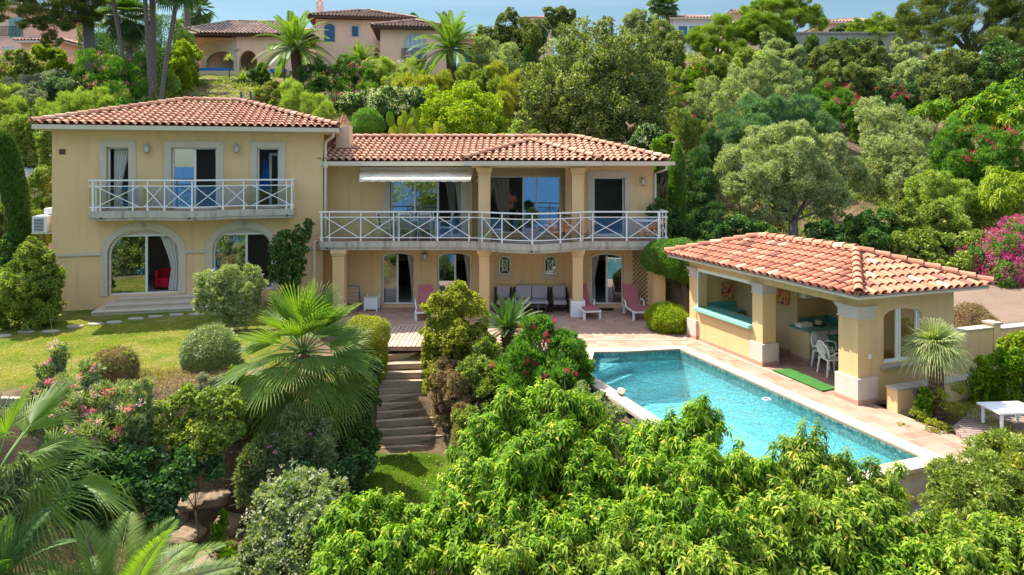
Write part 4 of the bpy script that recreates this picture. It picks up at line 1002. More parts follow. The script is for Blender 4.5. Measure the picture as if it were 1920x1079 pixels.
# basin
t = NT('pool_mosaic'); v = t.coord(); vo = t.new('ShaderNodeTexVoronoi', distance='CHEBYCHEV'); vo.inputs['Scale'].default_value = 26; vo.inputs['Randomness'].default_value = .15; t.link(v, vo.inputs['Vector'])
sp = t.new('ShaderNodeSeparateColor'); t.link(vo.outputs['Color'], sp.inputs[0]); n = t.noise(v, .5, 3)
c = t.ramp(sp.outputs[0], [(0, (.09, .44, .50)), (.35, (.17, .58, .64)), (.7, (.29, .70, .75)), (1, (.6, .87, .88))])
c = t.mix(c, (.40, .74, .74), t.math('MULTIPLY', t.ramp(n, [(0, (0, 0, 0)), (.4, (0, 0, 0)), (.65, (1, 1, 1))]), .5)); M['pool_mosaic'] = t.done(t.bsdf(c, .35, .4))  # pale patches paint mottled ripple light into the mosaic colour
t = NT('pool_band'); v = t.coord(); vo = t.new('ShaderNodeTexVoronoi', distance='CHEBYCHEV'); vo.inputs['Scale'].default_value = 20; vo.inputs['Randomness'].default_value = .1; t.link(v, vo.inputs['Vector']); sp = t.new('ShaderNodeSeparateColor'); t.link(vo.outputs['Color'], sp.inputs[0])
M['pool_band'] = t.done(t.bsdf(t.ramp(sp.outputs[0], [(0, (.02, .10, .11)), (.5, (.05, .20, .20)), (.8, (.12, .32, .30)), (1, (.30, .42, .38))]), .3, .5))
mb = MB(); n = len(pool); zbot = -1.35
mb.add([(p.x, p.y, zbot) for p in pool], [tuple(range(n))])
for i in range(n):
    a, b = pool[i], pool[(i+1) % n]; mb.quad((a.x, a.y, -.30), (b.x, b.y, -.30), (b.x, b.y, zbot), (a.x, a.y, zbot))
# entry steps in the far left corner
st = fl+Vector((.1, -.1))
for k, zt in enumerate((-.28, -.58)):
    w = .55+.42*k; mb.prism([(fl.x+.01, fl.y-.01), (lk.x+.17-.12*k, lk.y+.85-.6*k), (fl.x+w+.30, fl.y-.02)], zbot+.01, zt)
struct(mb.build('pool_basin', 'pool_mosaic'))
mb = MB()
for i in range(n):
    a, b = pool[i], pool[(i+1) % n]
    if i == inf: continue
    mb.quad((a.x, a.y, .0), (b.x, b.y, 0), (b.x, b.y, -.30), (a.x, a.y, -.30))
struct(mb.build('pool_tile_band', 'pool_band'))
# skimmer ring at the waterline
u = Vector(GP(1437, 747)); t = thing('inlet_ring', 'round white inlet ring at the waterline near the pool house', 'pool fitting', (u.x, u.y, -.02)); m = MB(); m.tube([(math.cos(k*math.pi/8)*.09, math.sin(k*math.pi/8)*.09, 0) for k in range(17)], .014, 6, False); m.build('ring', 'white_plastic', t)
# water: ripples tessellated, light passes straight through its clear part
t = NT('pool_water'); v = t.coord(); nn = t.noise(v, 3.2, 3, .6); n2 = t.noise(v, 9, 2, .5)
h = t.math('ADD', nn, t.math('MULTIPLY', n2, .45)); b = t.bump(h, 1.0, .085)
gl = t.new('ShaderNodeBsdfGlossy'); gl.inputs['Roughness'].default_value = .02; t.link(b, gl.inputs['Normal'])
rf_ = t.new('ShaderNodeBsdfRefraction'); rf_.inputs['IOR'].default_value = 1.33; rf_.inputs['Roughness'].default_value = .0; rf_.inputs['Color'].default_value = (.80, .97, .99, 1); t.link(b, rf_.inputs['Normal'])
tr = t.new('ShaderNodeBsdfTransparent'); tr.inputs[0].default_value = (.74, .98, 1, 1)
m1 = t.new('ShaderNodeMixShader'); m1.inputs[0].default_value = .30; t.link(tr.outputs[0], m1.inputs[1]); t.link(rf_.outputs[0], m1.inputs[2])
fr = t.new('ShaderNodeFresnel'); fr.inputs[0].default_value = 1.33; t.link(b, fr.inputs['Normal'])
m2 = t.new('ShaderNodeMixShader'); t.link(fr.outputs[0], m2.inputs[0]); t.link(m1.outputs[0], m2.inputs[1]); t.link(gl.outputs[0], m2.inputs[2]); M['pool_water'] = t.done(m2)
mb = MB(); mb.add([(p.x, p.y, -.06) for p in pool], [tuple(range(n))]); struct(mb.build('pool_water', 'pool_water'))
# infinity edge wall and catch basin
d = (nl-nr).normalized(); o = -dirn
def q3(p, z): return (p.x, p.y, z)
t_ = thing('overflow_wall', 'low stone overflow wall below the near edge of the pool', 'wall', (nr.x, nr.y, -1)); base = Matrix.Translation((0, 0, 0))
mb = MB(); a = nr+vv2*.42; b = nl-vv2*.3
def slabp(a, b, w0, w1, z0, z1, name, mat):
    mb = MB(); p = [a+o*w0, b+o*w0, b+o*w1, a+o*w1]; mb.prism([(q.x, q.y) for q in p], z0, z1); ob = mb.build(name, mat, t_, Matrix()); return ob
slabp(a, b, .0, .26, -2.6, -.045, 'wall_top', 'balcony_concrete'); slabp(nr+vv2*.4, b, .26, .30, -2.6, -.50, 'tiled_face', 'balcony_concrete')
slabp(nr+vv2*.4, nr-vv2*1.3, -.002, .36, -.044, .03, 'edge_stone', 'coping_stone')
slabp(nr+vv2*.55, b, .30, 1.05, -2.6, -.62, 'gutter_floor', 'dry_stone'); slabp(nr+vv2*.6, b, 1.05, 1.3, -2.6, -.50, 'outer_ledge', 'coping_stone')
# deck ring round the pool (tiles) as one sheet with a hole
far = [Vector((x(560, 24), 26.48)), Vector((5.5, 26.48)), Vector((7.6, 26.3))]
mb = MB()
def sheet(poly, z, name, mat): m = MB(); m.prism(poly, z-.12, z); return struct(m.build(name, mat))
# terrace under the house and to the pool's far edge
oo = {i: p for i, p in enumerate(out1)}
prO = min(out1, key=lambda p: (p-pr0).length); flO = min(out1, key=lambda p: (p-fl).length); fmO = min(out1, key=lambda p: (p-fm).length); nrO = min(out1, key=lambda p: (p-nr).length); lkO = min(out1, key=lambda p: (p-lk).length)
sheet([(x(590, 26), 26.48), (-6.5, 23.2), (-4.6, 22.2), (-4.35, 20.75), (-2.45, 20.75), (-1.2, 20.3), (.6, 19.2), (lkO.x-.1, lkO.y), (flO.x, flO.y), (fmO.x, fmO.y), (prO.x, prO.y), (7.3, 22.6), (7.7, 23.0), (7.4, 26.48)], .008, 'terrace', 'terrace_tiles')
a = prO; b = nrO; w = 1.28
sheet([(a.x, a.y), (b.x, b.y), (b.x-.335*-.9, b.y-.942*.9), ((b+vv2*w).x+.3, (b+vv2*w).y-.85), ((b+vv2*w).x, (b+vv2*w).y), ((a+vv2*1.0).x, (a+vv2*1.0).y+.3), (7.3, 22.6)][::-1], .004, 'pool_deck', 'deck_tiles')
# pale tile stripes
mb = MB(); e = .1
def strip(a, b, w, z=.018): 
    d = (b-a).normalized(); n_ = Vector((-d.y, d.x))*w/2; mb.add([(a+n_).to_3d()+Vector((0, 0, z)), (b+n_).to_3d()+Vector((0, 0, z)), (b-n_).to_3d()+Vector((0, 0, z)), (a-n_).to_3d()+Vector((0, 0, z))], [(3, 2, 1, 0)])
strip(Vector((2.3, 21.55)), Vector(GP(1283, 638)), .10); strip(Vector(GP(1283, 638)), Vector(GP(1262, 632))+Vector((.5, .3)), .10)
strip(pr0+Vector((.7, 1.1)), pr0+Vector((.7, 1.1))-dirn*4.3-vv2*.0, .09)
struct(mb.build('terrace_stripe', 'coping_stone'))
# timber boards at the head of the garden stairs
mb = MB(); mb.prism([(-5.0, 22.6), (-5.1, 20.75), (-2.35, 20.75), (-2.2, 23.4), (-4.8, 23.4)], .0, .02); struct(mb.build('boardwalk', 'deck_boards'))
# ================================================================ FURNITURE
def cushion(m, x0, x1, y0, y1, z0, z1, b=.035): m.box(x0, x1, y0, y1, z0, z1, b)
# patio sofa set against the wall
gs = 'grey cushioned patio seats'
def sofa(name, label, cat, w, seats, loc, rz=0):
    t = thing(name, label, cat, loc, rz, gs); m = MB()
    for sx in (-1, 1):
        xx = sx*(w/2-.03)
        for yy in (-.34, .34): m.box(xx-.03, xx+.03, yy-.03, yy+.03, 0, .60 if yy < 0 else .82)
        m.box(xx-.035, xx+.035, -.37, .37, .58, .62)
        m.box(xx-.01, xx+.01, -.30, .30, .14, .56)
    m.box(-w/2, w/2, -.37, .37, .22, .28); m.box(-w/2+.05, w/2-.05, .30, .36, .28, .80); m.build('frame', 'wicker', t)
    cw = (w-.14)/seats
    for k in range(seats):
        a = -w/2+.07+k*cw
        m = MB(); cushion(m, a+.008, a+cw-.008, -.38, .24, .285, .42); m.build('seat_cushion', 'cushion_grey', t)
        m = MB(); i0 = len(m.v); cushion(m, a+.008, a+cw-.008, .14, .28, .42, .92, .05); m.rot(0, R(-9), (0, .2, .42), 'X'); m.build('back_cushion', 'cushion_grey', t)
    return t
ys = 26.0
sofa('patio_armchair', 'grey cushioned armchair under the left niche window', 'armchair', .66, 1, (x(943.5, ys), ys, .01))
sofa('patio_sofa', 'two seat grey cushioned sofa in dark frame against the terrace wall', 'sofa', 1.38, 2, (x(997, ys), ys, .01))
sofa('patio_armchair', 'grey cushioned armchair under the right niche window beside the column', 'armchair', .66, 1, (x(1049, ys), ys, .01))
t = thing('coffee_table', 'low dark wicker table in front of the grey sofa', 'table', (x(1000, 25.0), 25.1, .01)); m = MB(); m.box(-.5, .5, -.28, .28, .34, .38, .01); m.build('tabletop', 'wicker', t)
for sx in (-1, 1):
    for sy in (-1, 1): m = MB(); m.box(sx*.45-.025, sx*.45+.025, sy*.24-.025, sy*.24+.025, 0, .34); m.build('leg', 'wicker', t)
# loungers
def lounger(label, loc, rz, first=[None]):
    g = 'rose cushioned sun loungers'
    if first[0] is not None: return dup(first[0], loc, rz, label)
    t = thing('sun_lounger', label, 'sun lounger', loc, rz, g); m = MB()
    for sx in (-1, 1): m.box(sx*.30-.03, sx*.30+.03, -1.0, .35, .27, .33, .01); m.tube([(sx*.33, -.15, .32), (sx*.36, -.1, .52), (sx*.36, .3, .54), (sx*.33, .38, .32)], .025, 6)
    m.box(-.30, .30, -1.02, -.96, .27, .33); m.build('frame', 'white_plastic', t)
    for sx in (-1, 1):
        for yy in (-.92, .28): m = MB(); m.box(sx*.29-.04, sx*.29+.04, yy-.04, yy+.04, 0, .28, .01); m.build('leg', 'white_plastic', t)
    m = MB(); m.box(-.27, .27, -1.0, .22, .33, .40, .03); m.build('seat_cushion', 'cushion_rose', t)
    m = MB(); m.box(-.27, .27, .20, .98, .33, .41, .03); m.rot(0, R(62), (0, .22, .35), 'X'); m.build('backrest', 'cushion_rose', t)
    first[0] = t; return t
lounger('rose lounger in front of the trellis right of the poolside glass door', (x(1188, 25.3), 25.25, .01), R(7))
lounger('rose lounger between the white box and the poolside glass door', (x(1095, 25.4), 25.35, .01), R(12))
lounger('rose lounger half hidden behind the yellow green shrub', (x(797, 25.2), 25.2, .01), R(5))
# versailles planters and the white box
def planter_box(label, loc, w, h, mat='white_paint', grp='white slatted planter boxes'):
    t = thing('planter_box', label, 'planter', loc, 0, grp); m = MB(); m.box(-w/2, w/2, -w/2, w/2, .06, h)
    for k in range(6): xx = -w/2+.03+k*(w-.06)/5; m.box(xx-.025, xx+.018, -w/2-.012, -w/2, .08, h-.03)
    m.build('body', mat, t)
    for sx in (-1, 1):
        for sy in (-1, 1):
            m = MB(); m.box(sx*w/2-.025, sx*w/2+.025, sy*w/2-.025, sy*w/2+.025, 0, h+.04); m.lathe([(.01, 0), (.022, .02), (.01, .045)], 8, (sx*w/2, sy*w/2, h+.04)); m.build('post', mat, t)
    return t
planter_box('empty white slatted planter left of the ground floor door', (x(697.5, 26.1), 26.1, .01), .46, .48)
t = thing('pump_box', 'plain white box round the foot of the right terrace column', 'box', (x(1082.5, 25.1), 25.1, .01)); m = MB(); m.box(-.26, .26, -.30, -.20, 0, .58, .01); m.box(-.26, -.20, -.2, .25, 0, .58); m.box(.2, .26, -.2, .25, 0, .58); m.build('casing', 'white_paint', t); m = MB(); m.box(-.20, .20, -.312, -.302, .08, .50); m.build('door', 'white_enamel', t)
mb = MB(); mb.box(x(1114, 26.2), x(1150, 26.2), 25.95, 26.35, .012, .03); tag(mb.build('door_mat', 'mat_dark', None), 'dark green mat before the poolside glass door', 'mat')
# dark blue folding frame behind the fan palm
t = thing('drying_rack', 'dark blue folding metal rack standing left of the white planter', 'rack', (x(660, 25.9), 25.9, .01)); m = MB()
for sx in (-1, 1): m.bar((sx*.28, -.1, 0), (sx*.28, 0, .95), .03); m.bar((sx*.28, .25, 0), (sx*.28, 0, .95), .02)
m.bar((-.28, 0, .95), (.28, 0, .95), .03); m.bar((-.28, -.1, .06), (.28, -.1, .06), .03); m.build('frame', 'blue_metal', t)
m = MB()
for k in range(5): m.bar((-.27, -.09+.015*k, .2+.14*k), (.27, -.09+.015*k, .2+.14*k), .008)
m.build('rail', 'white_paint', t)
# trellis
mb = MB(); tx0, tx1 = x(1186), x(1214)
import itertools
for k in range(-6, 20):
    for s in (-1, 1):
        a = Vector((tx0, 0, .25+k*.17)); L = (tx1-tx0)
        z0_, z1_ = (a.z, a.z+L*1.0) if s > 0 else (a.z+L*1.0, a.z)
        p0_, p1_ = Vector((tx0, 26.47+.008*s, z0_)), Vector((tx1, 26.47+.008*s, z1_))
        # clip to the panel height
        for zlim, up in ((.12, False), (2.38, True)):
            lo_, hi_ = (p0_, p1_) if p0_.z < p1_.z else (p1_, p0_)
            if not up and lo_.z < zlim < hi_.z: f = (zlim-lo_.z)/(hi_.z-lo_.z); q_ = lo_.lerp(hi_, f); (lo_.x, lo_.y, lo_.z) = q_
            if up and lo_.z < zlim < hi_.z: f = (zlim-lo_.z)/(hi_.z-lo_.z); q_ = lo_.lerp(hi_, f); (hi_.x, hi_.y, hi_.z) = q_
        if max(p0_.z, p1_.z) <= 2.4 and min(p0_.z, p1_.z) >= .1: mb.bar(p0_, p1_, .03, .012)
tag(mb.build('trellis', 'wood_dark', None), 'brown diamond trellis on the terrace wall behind the right lounger', 'trellis')
mb = MB(); 
# freestanding ochre pillar under the clipped tree
t = thing('garden_pillar', 'ochre garden pillar standing under the clipped umbrella tree', 'pillar', (x(1235, 24.8), 24.8, 0)); m = MB(); m.box(-.20, .20, -.20, .20, -.1, 1.9); m.build('shaft', 'villa_stucco', t); m = MB(); m.box(-.24, .24, -.24, .24, 1.9, 1.98); m.box(-.21, .21, -.21, .21, 1.86, 1.9); m.build('cap', 'wall_cap', t)
# ---- balcony set
zf = 2.757
def sling_chair(label, loc, rz, first=[None]):
    if first[0] is not None: return dup(first[0], loc, rz, label)
    t = thing('sling_chair', label, 'chair', loc, rz, 'white framed chairs round the balcony table')
    m = MB(); m.box(-.22, .22, -.22, .20, .42, .44); m.build('seat', 'sling_taupe', t)
    m = MB(); i0 = 0; m.box(-.215, .215, .19, .205, .50, .93); m.rot(0, R(-8), (0, .2, .44), 'X'); m.build('backrest', 'sling_taupe', t)
    m = MB(); m.bar((-.24, -.24, .43), (.24, -.24, .43), .025); m.bar((-.24, .22, .43), (.24, .22, .43), .025)
    for sx in (-1, 1): m.bar((sx*.24, .20, .44), (sx*.24, .285, .99), .03); m.bar((sx*.24, -.24, .43), (sx*.24, .22, .43), .025); m.bar((sx*.25, -.22, .65), (sx*.25, .22, .67), .035, .02)
    m.bar((-.24, .285, .98), (.24, .285, .98), .03); m.build('frame', 'white_paint', t)
    for sx in (-1, 1):
        m = MB(); m.bar((sx*.24, -.22, .66), (sx*.24, -.25, 0), .028); m.build('leg', 'white_paint', t)
        m = MB(); m.bar((sx*.24, .20, .44), (sx*.24, .29, 0), .028); m.build('leg', 'white_paint', t)
    first[0] = t; return t
ty = 25.85
t = thing('balcony_table', 'long white table between the chairs on the main balcony', 'table', (x(780, ty), ty, zf)); m = MB(); m.box(-.85, .85, -.4, .4, .70, .735, .008); m.build('tabletop', 'white_paint', t)
for sx in (-1, 1):
    for sy in (-1, 1): m = MB(); m.box(sx*.78-.025, sx*.78+.025, sy*.33-.025, sy*.33+.025, 0, .70); m.build('leg', 'white_paint', t)
sling_chair('left of the two chairs with their backs to the railing', (x(759, 25.45), 25.46, zf), R(180)); sling_chair('right of the two chairs with their backs to the railing', (x(797, 25.45), 25.46, zf), R(180))
sling_chair('chair at the left end of the white balcony table', (x(722, ty), ty, zf), R(90)); sling_chair('chair at the right end of the white balcony table', (x(835, ty), ty, zf), R(-90))
for px in (762, 800): sling_chair('far chair against the glass across the balcony table, %s' % ('left one' if px < 780 else 'right one'), (x(px, 26.2), 26.15, zf), 0)
# white lounger-like stool behind the loggia railing, potted plant, bistro table
t = thing('deck_stool', 'white slatted stool just right of the loggia column', 'stool', (x(930, 25.3), 25.1, zf)); m = MB()
for k in range(5): m.box(-.22, .22, -.2+k*.09, -.135+k*.09, .40, .425)
m.build('seat', 'white_paint', t)
for sx in (-1, 1):
    for sy in (-1, 1): m = MB(); m.bar((sx*.2, sy*.18, .4), (sx*.22, sy*.2, 0), .03); m.build('leg', 'white_paint', t)
t = thing('bistro_table', 'round white metal table at the sunny right end of the balcony', 'table', (x(1213, 25.6), 25.6, zf)); m = MB(); m.lathe([(.44, .68), (.45, .70), (.44, .72)], 28); m.build('tabletop', 'white_paint', t); m = MB(); m.tube([(0, 0, .2), (0, 0, .68)], .03, 8); m.lathe([(.16, .30), (.17, .32)], 16); m.build('pedestal', 'white_paint', t)
for k in range(4):
    a = R(20+90*k); m = MB(); m.tube([(0, 0, .35), (math.cos(a)*.2, math.sin(a)*.2, .2), (math.cos(a)*.4, math.sin(a)*.4, 0)], .018, 6); m.build('leg', 'white_paint', t)
t = thing('folded_chair', 'reddish wooden chair at the balcony wall beside the right column', 'chair', (x(1067, 25.9), 25.9, zf)); m = MB(); m.box(-.2, .2, -.2, .2, .42, .45); m.build('seat', 'wood_dark', t)
m = MB()
for k in range(4): m.box(-.2, .2, .18, .20, .52+k*.1, .58+k*.1)
m.build('backrest', 'wood_dark', t)
for sx in (-1, 1):
    for sy in (-1, 1): m = MB(); m.box(sx*.19-.015, sx*.19+.015, sy*.19-.015, sy*.19+.015, 0, .92 if sy > 0 else .42); m.build('leg', 'wood_dark', t)
t = thing('dining_table', 'dark round table laid for a meal just inside the loggia', 'table', (x(975, 28.6), 28.7, 2.81)); m = MB(); m.lathe([(.7, .72), (.72, .735), (.7, .75)], 24); m.build('tabletop', 'wood_dark', t)
for k in range(4): a = R(45+90*k); m = MB(); m.bar((math.cos(a)*.5, math.sin(a)*.5, 0), (math.cos(a)*.5, math.sin(a)*.5, .72), .05); m.build('leg', 'wood_dark', t)
for k in range(7):
    a = 2*math.pi*k/7; q = Vector((x(975, 28.6)+math.cos(a)*.5, 28.7+math.sin(a)*.5, 3.563)); m = MB(); m.lathe([(.03, 0), (.035, .01), (.028, .09), (.034, .10)], 10, q); tag(m.build('tumbler', 'white_enamel', None), 'small pale tumbler on the dark table inside the loggia', 'tumbler', 'tumblers on the dark loggia table')
# ---- air conditioner, car, gate
u = -.30
t = thing('air_conditioner', 'white air conditioner on a shelf at the far left end of the villa', 'air conditioner', FL.pt(-.32, .45, FL.z(440, 0)+.02), FL.a); m = MB(); m.box(-.30, .16, -.42, .42, .04, .62, .02); m.build('casing', 'white_enamel', t)
m = MB(); i0 = 0
for k in range(9): m.box(-.24, .06, -.432, -.422, .10+k*.05, .125+k*.05)
m.build('grille', 'dark_metal', t); m = MB(); m.box(-.34, .31, -.40, .40, .0, .035); m.build('shelf', 'fascia', t); m = MB(); m.box(-.1, .25, .0, .5, .64, .86, .02); m.build('upper_unit', 'white_enamel', t)
def car(label, loc, rz):
    t = thing('parked_car', label, 'car', loc, rz); prof = [(-2.1, .35), (-2.12, .62), (-2.0, .85), (-1.5, .95), (-.9, 1.38), (-.2, 1.47), (.7, 1.42), (1.25, 1.05), (1.95, .88), (2.15, .65), (2.15, .32)]
    m = MB(); n = len(prof)
    ring = lambda y, s: [(px_, y, z_*(1 if z_ < 1.0 else s)) for px_, z_ in prof]
    rs = [ring(-.86, .96), ring(-.78, 1.0), ring(.78, 1.0), ring(.86, .96)]
    # body sides lean in above the belt line
    rs[0] = [(a, b+(.16 if c > .99 else 0), c) for a, b, c in rs[0]]; rs[3] = [(a, b-(.16 if c > .99 else 0), c) for a, b, c in rs[3]]
    rs[1] = [(a, b+(.14 if c > .99 else 0), c+.02) for a, b, c in rs[1]]; rs[2] = [(a, b-(.14 if c > .99 else 0), c+.02) for a, b, c in rs[2]]
    vs = sum(rs, []); fs = []
    for j in range(3):
        for i in range(n-1): fs.append((j*n+i, j*n+i+1, (j+1)*n+i+1, (j+1)*n+i))
    fs.append(tuple(range(n))[::-1]); fs.append(tuple(3*n+i for i in range(n))); m.add(vs, fs); m.build('body', 'car_paint', t, smooth=False)
    for s in (-1, 1):
        m = MB(); yy = s*.80
        m.add([(-1.2, s*.845, .98), (-.15, s*.845, .99), (-.2, s*.735, 1.36), (-.8, s*.735, 1.32)], [(0, 1, 2, 3) if s < 0 else (3, 2, 1, 0)]); m.add([(-.05, s*.845, .99), (1.05, s*.845, 1.0), (.6, s*.735, 1.34), (-.1, s*.735, 1.37)], [(0, 1, 2, 3) if s < 0 else (3, 2, 1, 0)])
        m.build('side_window', 'car_glass', t)
    m = MB(); m.add([(-1.47, -.62, 1.0), (-1.47, .62, 1.0), (-.93, .58, 1.41), (-.93, -.58, 1.41)], [(0, 3, 2, 1)]); m.build('windscreen', 'car_glass', t)
    for cx_ in (-1.35, 1.35):
        for s in (-1, 1):
            m = MB(); pts_ = [(cx_, s*.72, .33), (cx_, s*.9, .33)]; m.tube(pts_, [.33, .33], 20); w = m.build('wheel', 'tyre_black', t); m = MB(); m.tube([(cx_, s*.88, .33), (cx_, s*.91, .33)], [.20, .20], 14); m.build('rim', 'tap_steel', w)
    for s in (-1, 1): m = MB(); m.box(-2.14, -2.02, s*.6-.14, s*.6+.14, .62, .76, .03); m.build('headlight', 'lamp_glass', t)
    return t
# ---- low table on the wooden deck
t = thing('low_table', 'square white plastic table on the wooden deck at the right edge', 'table', (0, 0, 0)); 
tc_ = G(1893, 800, .10); t.location = (tc_.x, tc_.y, .10); t.rotation_euler = (0, 0, R(4)); m = MB(); m.box(-.48, .48, -.33, .33, .36, .41, .02); m.build('tabletop', 'white_plastic', t)
for sx in (-1, 1):
    for sy in (-1, 1): m = MB(); m.tube([(sx*.38, sy*.25, .36), (sx*.38, sy*.25, 0)], .035, 10); m.build('leg', 'white_plastic', t)
# ---- garden stairs of timber sleepers
t = thing('garden_stairs', 'curving flight of weathered timber steps down to the lower lawn', 'stairs', (-3.2, 19.4, -1))
rows = [(735, 779, 654, 648), (703, 800, 674, 664), (706, 794, 689, 686), (706, 789, 705, 704), (706, 789, 722, 720), (707, 792, 736, 731), (709, 796, 750, 744), (709, 801, 765, 758), (709, 804, 780, 772), (708, 816, 797, 789), (708, 817, 812, 806), (708, 836, 829, 822), (707, 838, 845, 840)]
nst = len(rows); zst = [0-.165*(k+.3) for k in range(nst)]; Ppts = []
ss = random.Random(5)
for k in range(nst):
    x0_, x1_, ya, yb_ = rows[k]; zt = -.04-.168*k
    a = G(x0_, ya-5, zt); b = G(x1_, yb_-5, zt); Ppts.append((a, b))
    a2 = a+Vector((ss.uniform(-.06, .03), 0, 0)); b2 = b+Vector((ss.uniform(-.02, .08), 0, 0)); m = MB()
    d_ = (b2-a2).normalized(); n_ = Vector((-d_.y, d_.x, 0)); q = [a2-n_*.0, b2-n_*.0, b2+n_*.15, a2+n_*.15]
    m.prism([(v_.x, v_.y) for v_ in q], zt-.17+ss.uniform(-.01, .01), zt+ss.uniform(-.01, .01)); m.build('sleeper', 'sleeper_wood', t, Matrix())
m = MB()
for k in range(nst-1):
    (a, b), (c, d_) = Ppts[k], Ppts[k+1]; z_ = c.z-.02; a_ = Vector((a.x, a.y, 0)); b_ = Vector((b.x, b.y, 0))
    m.prism([(c.x, c.y+.1), (d_.x+.05, d_.y+.1), (b.x+.05, b.y+.12), (a.x, a.y+.12)], z_-.4, z_)
m.build('tread_fill', 'step_soil', t, Matrix())
# ---- person standing inside the loggia
def person(label, loc, rz):
    verts = []; edges = []; rad = []
    def add(p, r, par=None): verts.append(p); rad.append(r); (edges.append((par, len(verts)-1)) if par is not None else None); return len(verts)-1
    pel = add((0, 0, .95), (.155, .11)); w1_ = add((0, 0, 1.12), (.15, .105), pel); ch_ = add((0, -.01, 1.34), (.17, .115), w1_); nk = add((0, -.01, 1.50), (.07, .07), ch_)
    for s in (-1, 1):
        hp_ = add((s*.09, 0, .86), (.092, .095), pel); kn = add((s*.10, -.02, .50), (.062, .065), hp_); an = add((s*.11, .02, .09), (.042, .045), kn); ft = add((s*.12, -.14, .035), (.042, .03), an)
        sh = add((s*.19, -.01, 1.43), (.06, .06), ch_); el = add((s*.26, -.03, 1.16), (.045, .045), sh)
        wr = add((s*.03, -.24, 1.18+.04*s), (.030, .028), el)
    me = bpy.data.meshes.new('body'); me.from_pydata(verts, edges, []); ob = bpy.data.objects.new('person', me); COL.objects.link(ob)
    md = ob.modifiers.new('skin', 'SKIN'); md.use_smooth_shade = True
    for i, sv in enumerate(me.skin_vertices[0].data): sv.radius = rad[i]; sv.use_root = (i == 0)
    sb = ob.modifiers.new('sub', 'SUBSURF'); sb.levels = 2; sb.render_levels = 2
    ob.location = loc; ob.rotation_euler = (0, 0, rz); ob.matrix_basis = Matrix.Translation(loc) @ Matrix.Rotation(rz, 4, 'Z'); me.materials.append(M['skin']); tag(ob, label, 'person')
    # head with face
    m = MB(); hc = Vector((0, -.02, 1.645)); nn_, mm_ = 20, 14
    o_ = len(m.v)
    for j in range(mm_+1):
        ph_ = math.pi*j/mm_
        for i in range(nn_):
            th = 2*math.pi*i/nn_; dx, dy, dz = math.sin(ph_)*math.cos(th), math.sin(ph_)*math.sin(th), math.cos(ph_)
            rx, ry, rz_ = .075, .095, .118; q = Vector((dx*rx, dy*ry, dz*rz_))
            if dz < 0: q.x *= 1-.25*(-dz); q.y *= 1-.12*(-dz)
            if dy < -.7 and abs(dx) < .25: q.y -= .018*max(0, 1-abs(dz+.15)*4)      # nose
            if dy < -.6 and abs(dz-.12) < .12 and .2 < abs(dx) < .6: q.y += .010      # eye sockets
            if dy < -.6 and abs(dz+.5) < .1 and abs(dx) < .35: q.y -= .006            # lips
            m.v.append(tuple(hc+q))
    for j in range(mm_):
        for i in range(nn_): i2 = (i+1) % nn_; m.f.append((o_+j*nn_+i, o_+(j+1)*nn_+i, o_+(j+1)*nn_+i2, o_+j*nn_+i2)); m.t.append(.5)
    for s in (-1, 1): m.lathe([(.008, -.03), (.02, -.01), (.018, .02), (.006, .032)], 8, hc+Vector((s*.076, .01, 0)))
    m.tube([(0, -.01, 1.46), (0, -.015, 1.56)], [.055, .05], 12); m.build('head', 'skin', ob, smooth=True)
    m = MB()
    for s in (-1, 1): m.lathe([(.004, -.006), (.012, 0), (.004, .006)], 8, hc+Vector((s*.03, -.083, .012)))
    m.build('eye', 'hair_dark', ob)
    m = MB(); o_ = 0
    for j in range(8):
        ph_ = math.pi*.52*j/7
        for i in range(20):
            th = 2*math.pi*i/20; q = Vector((math.sin(ph_)*math.cos(th)*.082, math.sin(ph_)*math.sin(th)*.103+.006, math.cos(ph_)*.126+.004))
            if q.y < -.05 and q.z < .07: q = q*.93
            m.v.append(tuple(hc+q))
    for j in range(7):
        for i in range(20): i2 = (i+1) % 20; m.f.append((j*20+i, (j+1)*20+i, (j+1)*20+i2, j*20+i2)); m.t.append(.5)
    m.build('hair', 'hair_dark', ob, smooth=True)
    # polo shirt and trousers as shells round the body
    m = MB(); m.lathe([(.175, 0), (.18, .1), (.185, .25), (.205, .42), (.20, .50), (.12, .56), (.065, .58)], 24, (0, -.005, .93), 1, .68)
    for s in (-1, 1): m.tube([(s*.15, -.01, 1.45), (s*.20, -.01, 1.42), (s*.25, -.025, 1.20)], [.085, .082, .072], 12)
    m.build('shirt', 'shirt_pink', ob, smooth=True)
    m = MB(); m.lathe([(.165, .1), (.172, .0), (.168, -.06)], 24, (0, 0, .90), 1, .70)
    for s in (-1, 1): m.tube([(s*.085, 0, .92), (s*.095, -.005, .75), (s*.105, -.01, .48), (s*.115, .015, .10)], [.105, .10, .078, .065], 14)
    m.build('trousers', 'trouser_dark', ob, smooth=True)
    # hands resting on the crossed forearms: palm and five bent fingers each
    for s in (-1, 1):
        m = MB(); w_ = Vector((s*.03, -.24, 1.18+.04*s)); dr = Vector((-s, -.12, .06)).normalized()
        m.tube([w_, w_+dr*.04, w_+dr*.085], [.026, .034, .032], 8)
        for k in range(4):
            L_ = (.062, .072, .068, .052)[k]; b_ = w_+dr*.08+Vector((0, -.004, .024-.016*k)); m.tube([b_, b_+dr*L_*.5+Vector((0, .004, 0)), b_+dr*L_*.9+Vector((0, .025, -.004))], [.0085, .008, .006], 6)
        b_ = w_+dr*.03+Vector((0, -.01, .026)); m.tube([b_, b_+dr*.025+Vector((0, -.01, .022)), b_+dr*.05+Vector((0, -.005, .034))], [.011, .009, .007], 6)
        m.build('hand', 'skin', ob, smooth=True)
    return ob
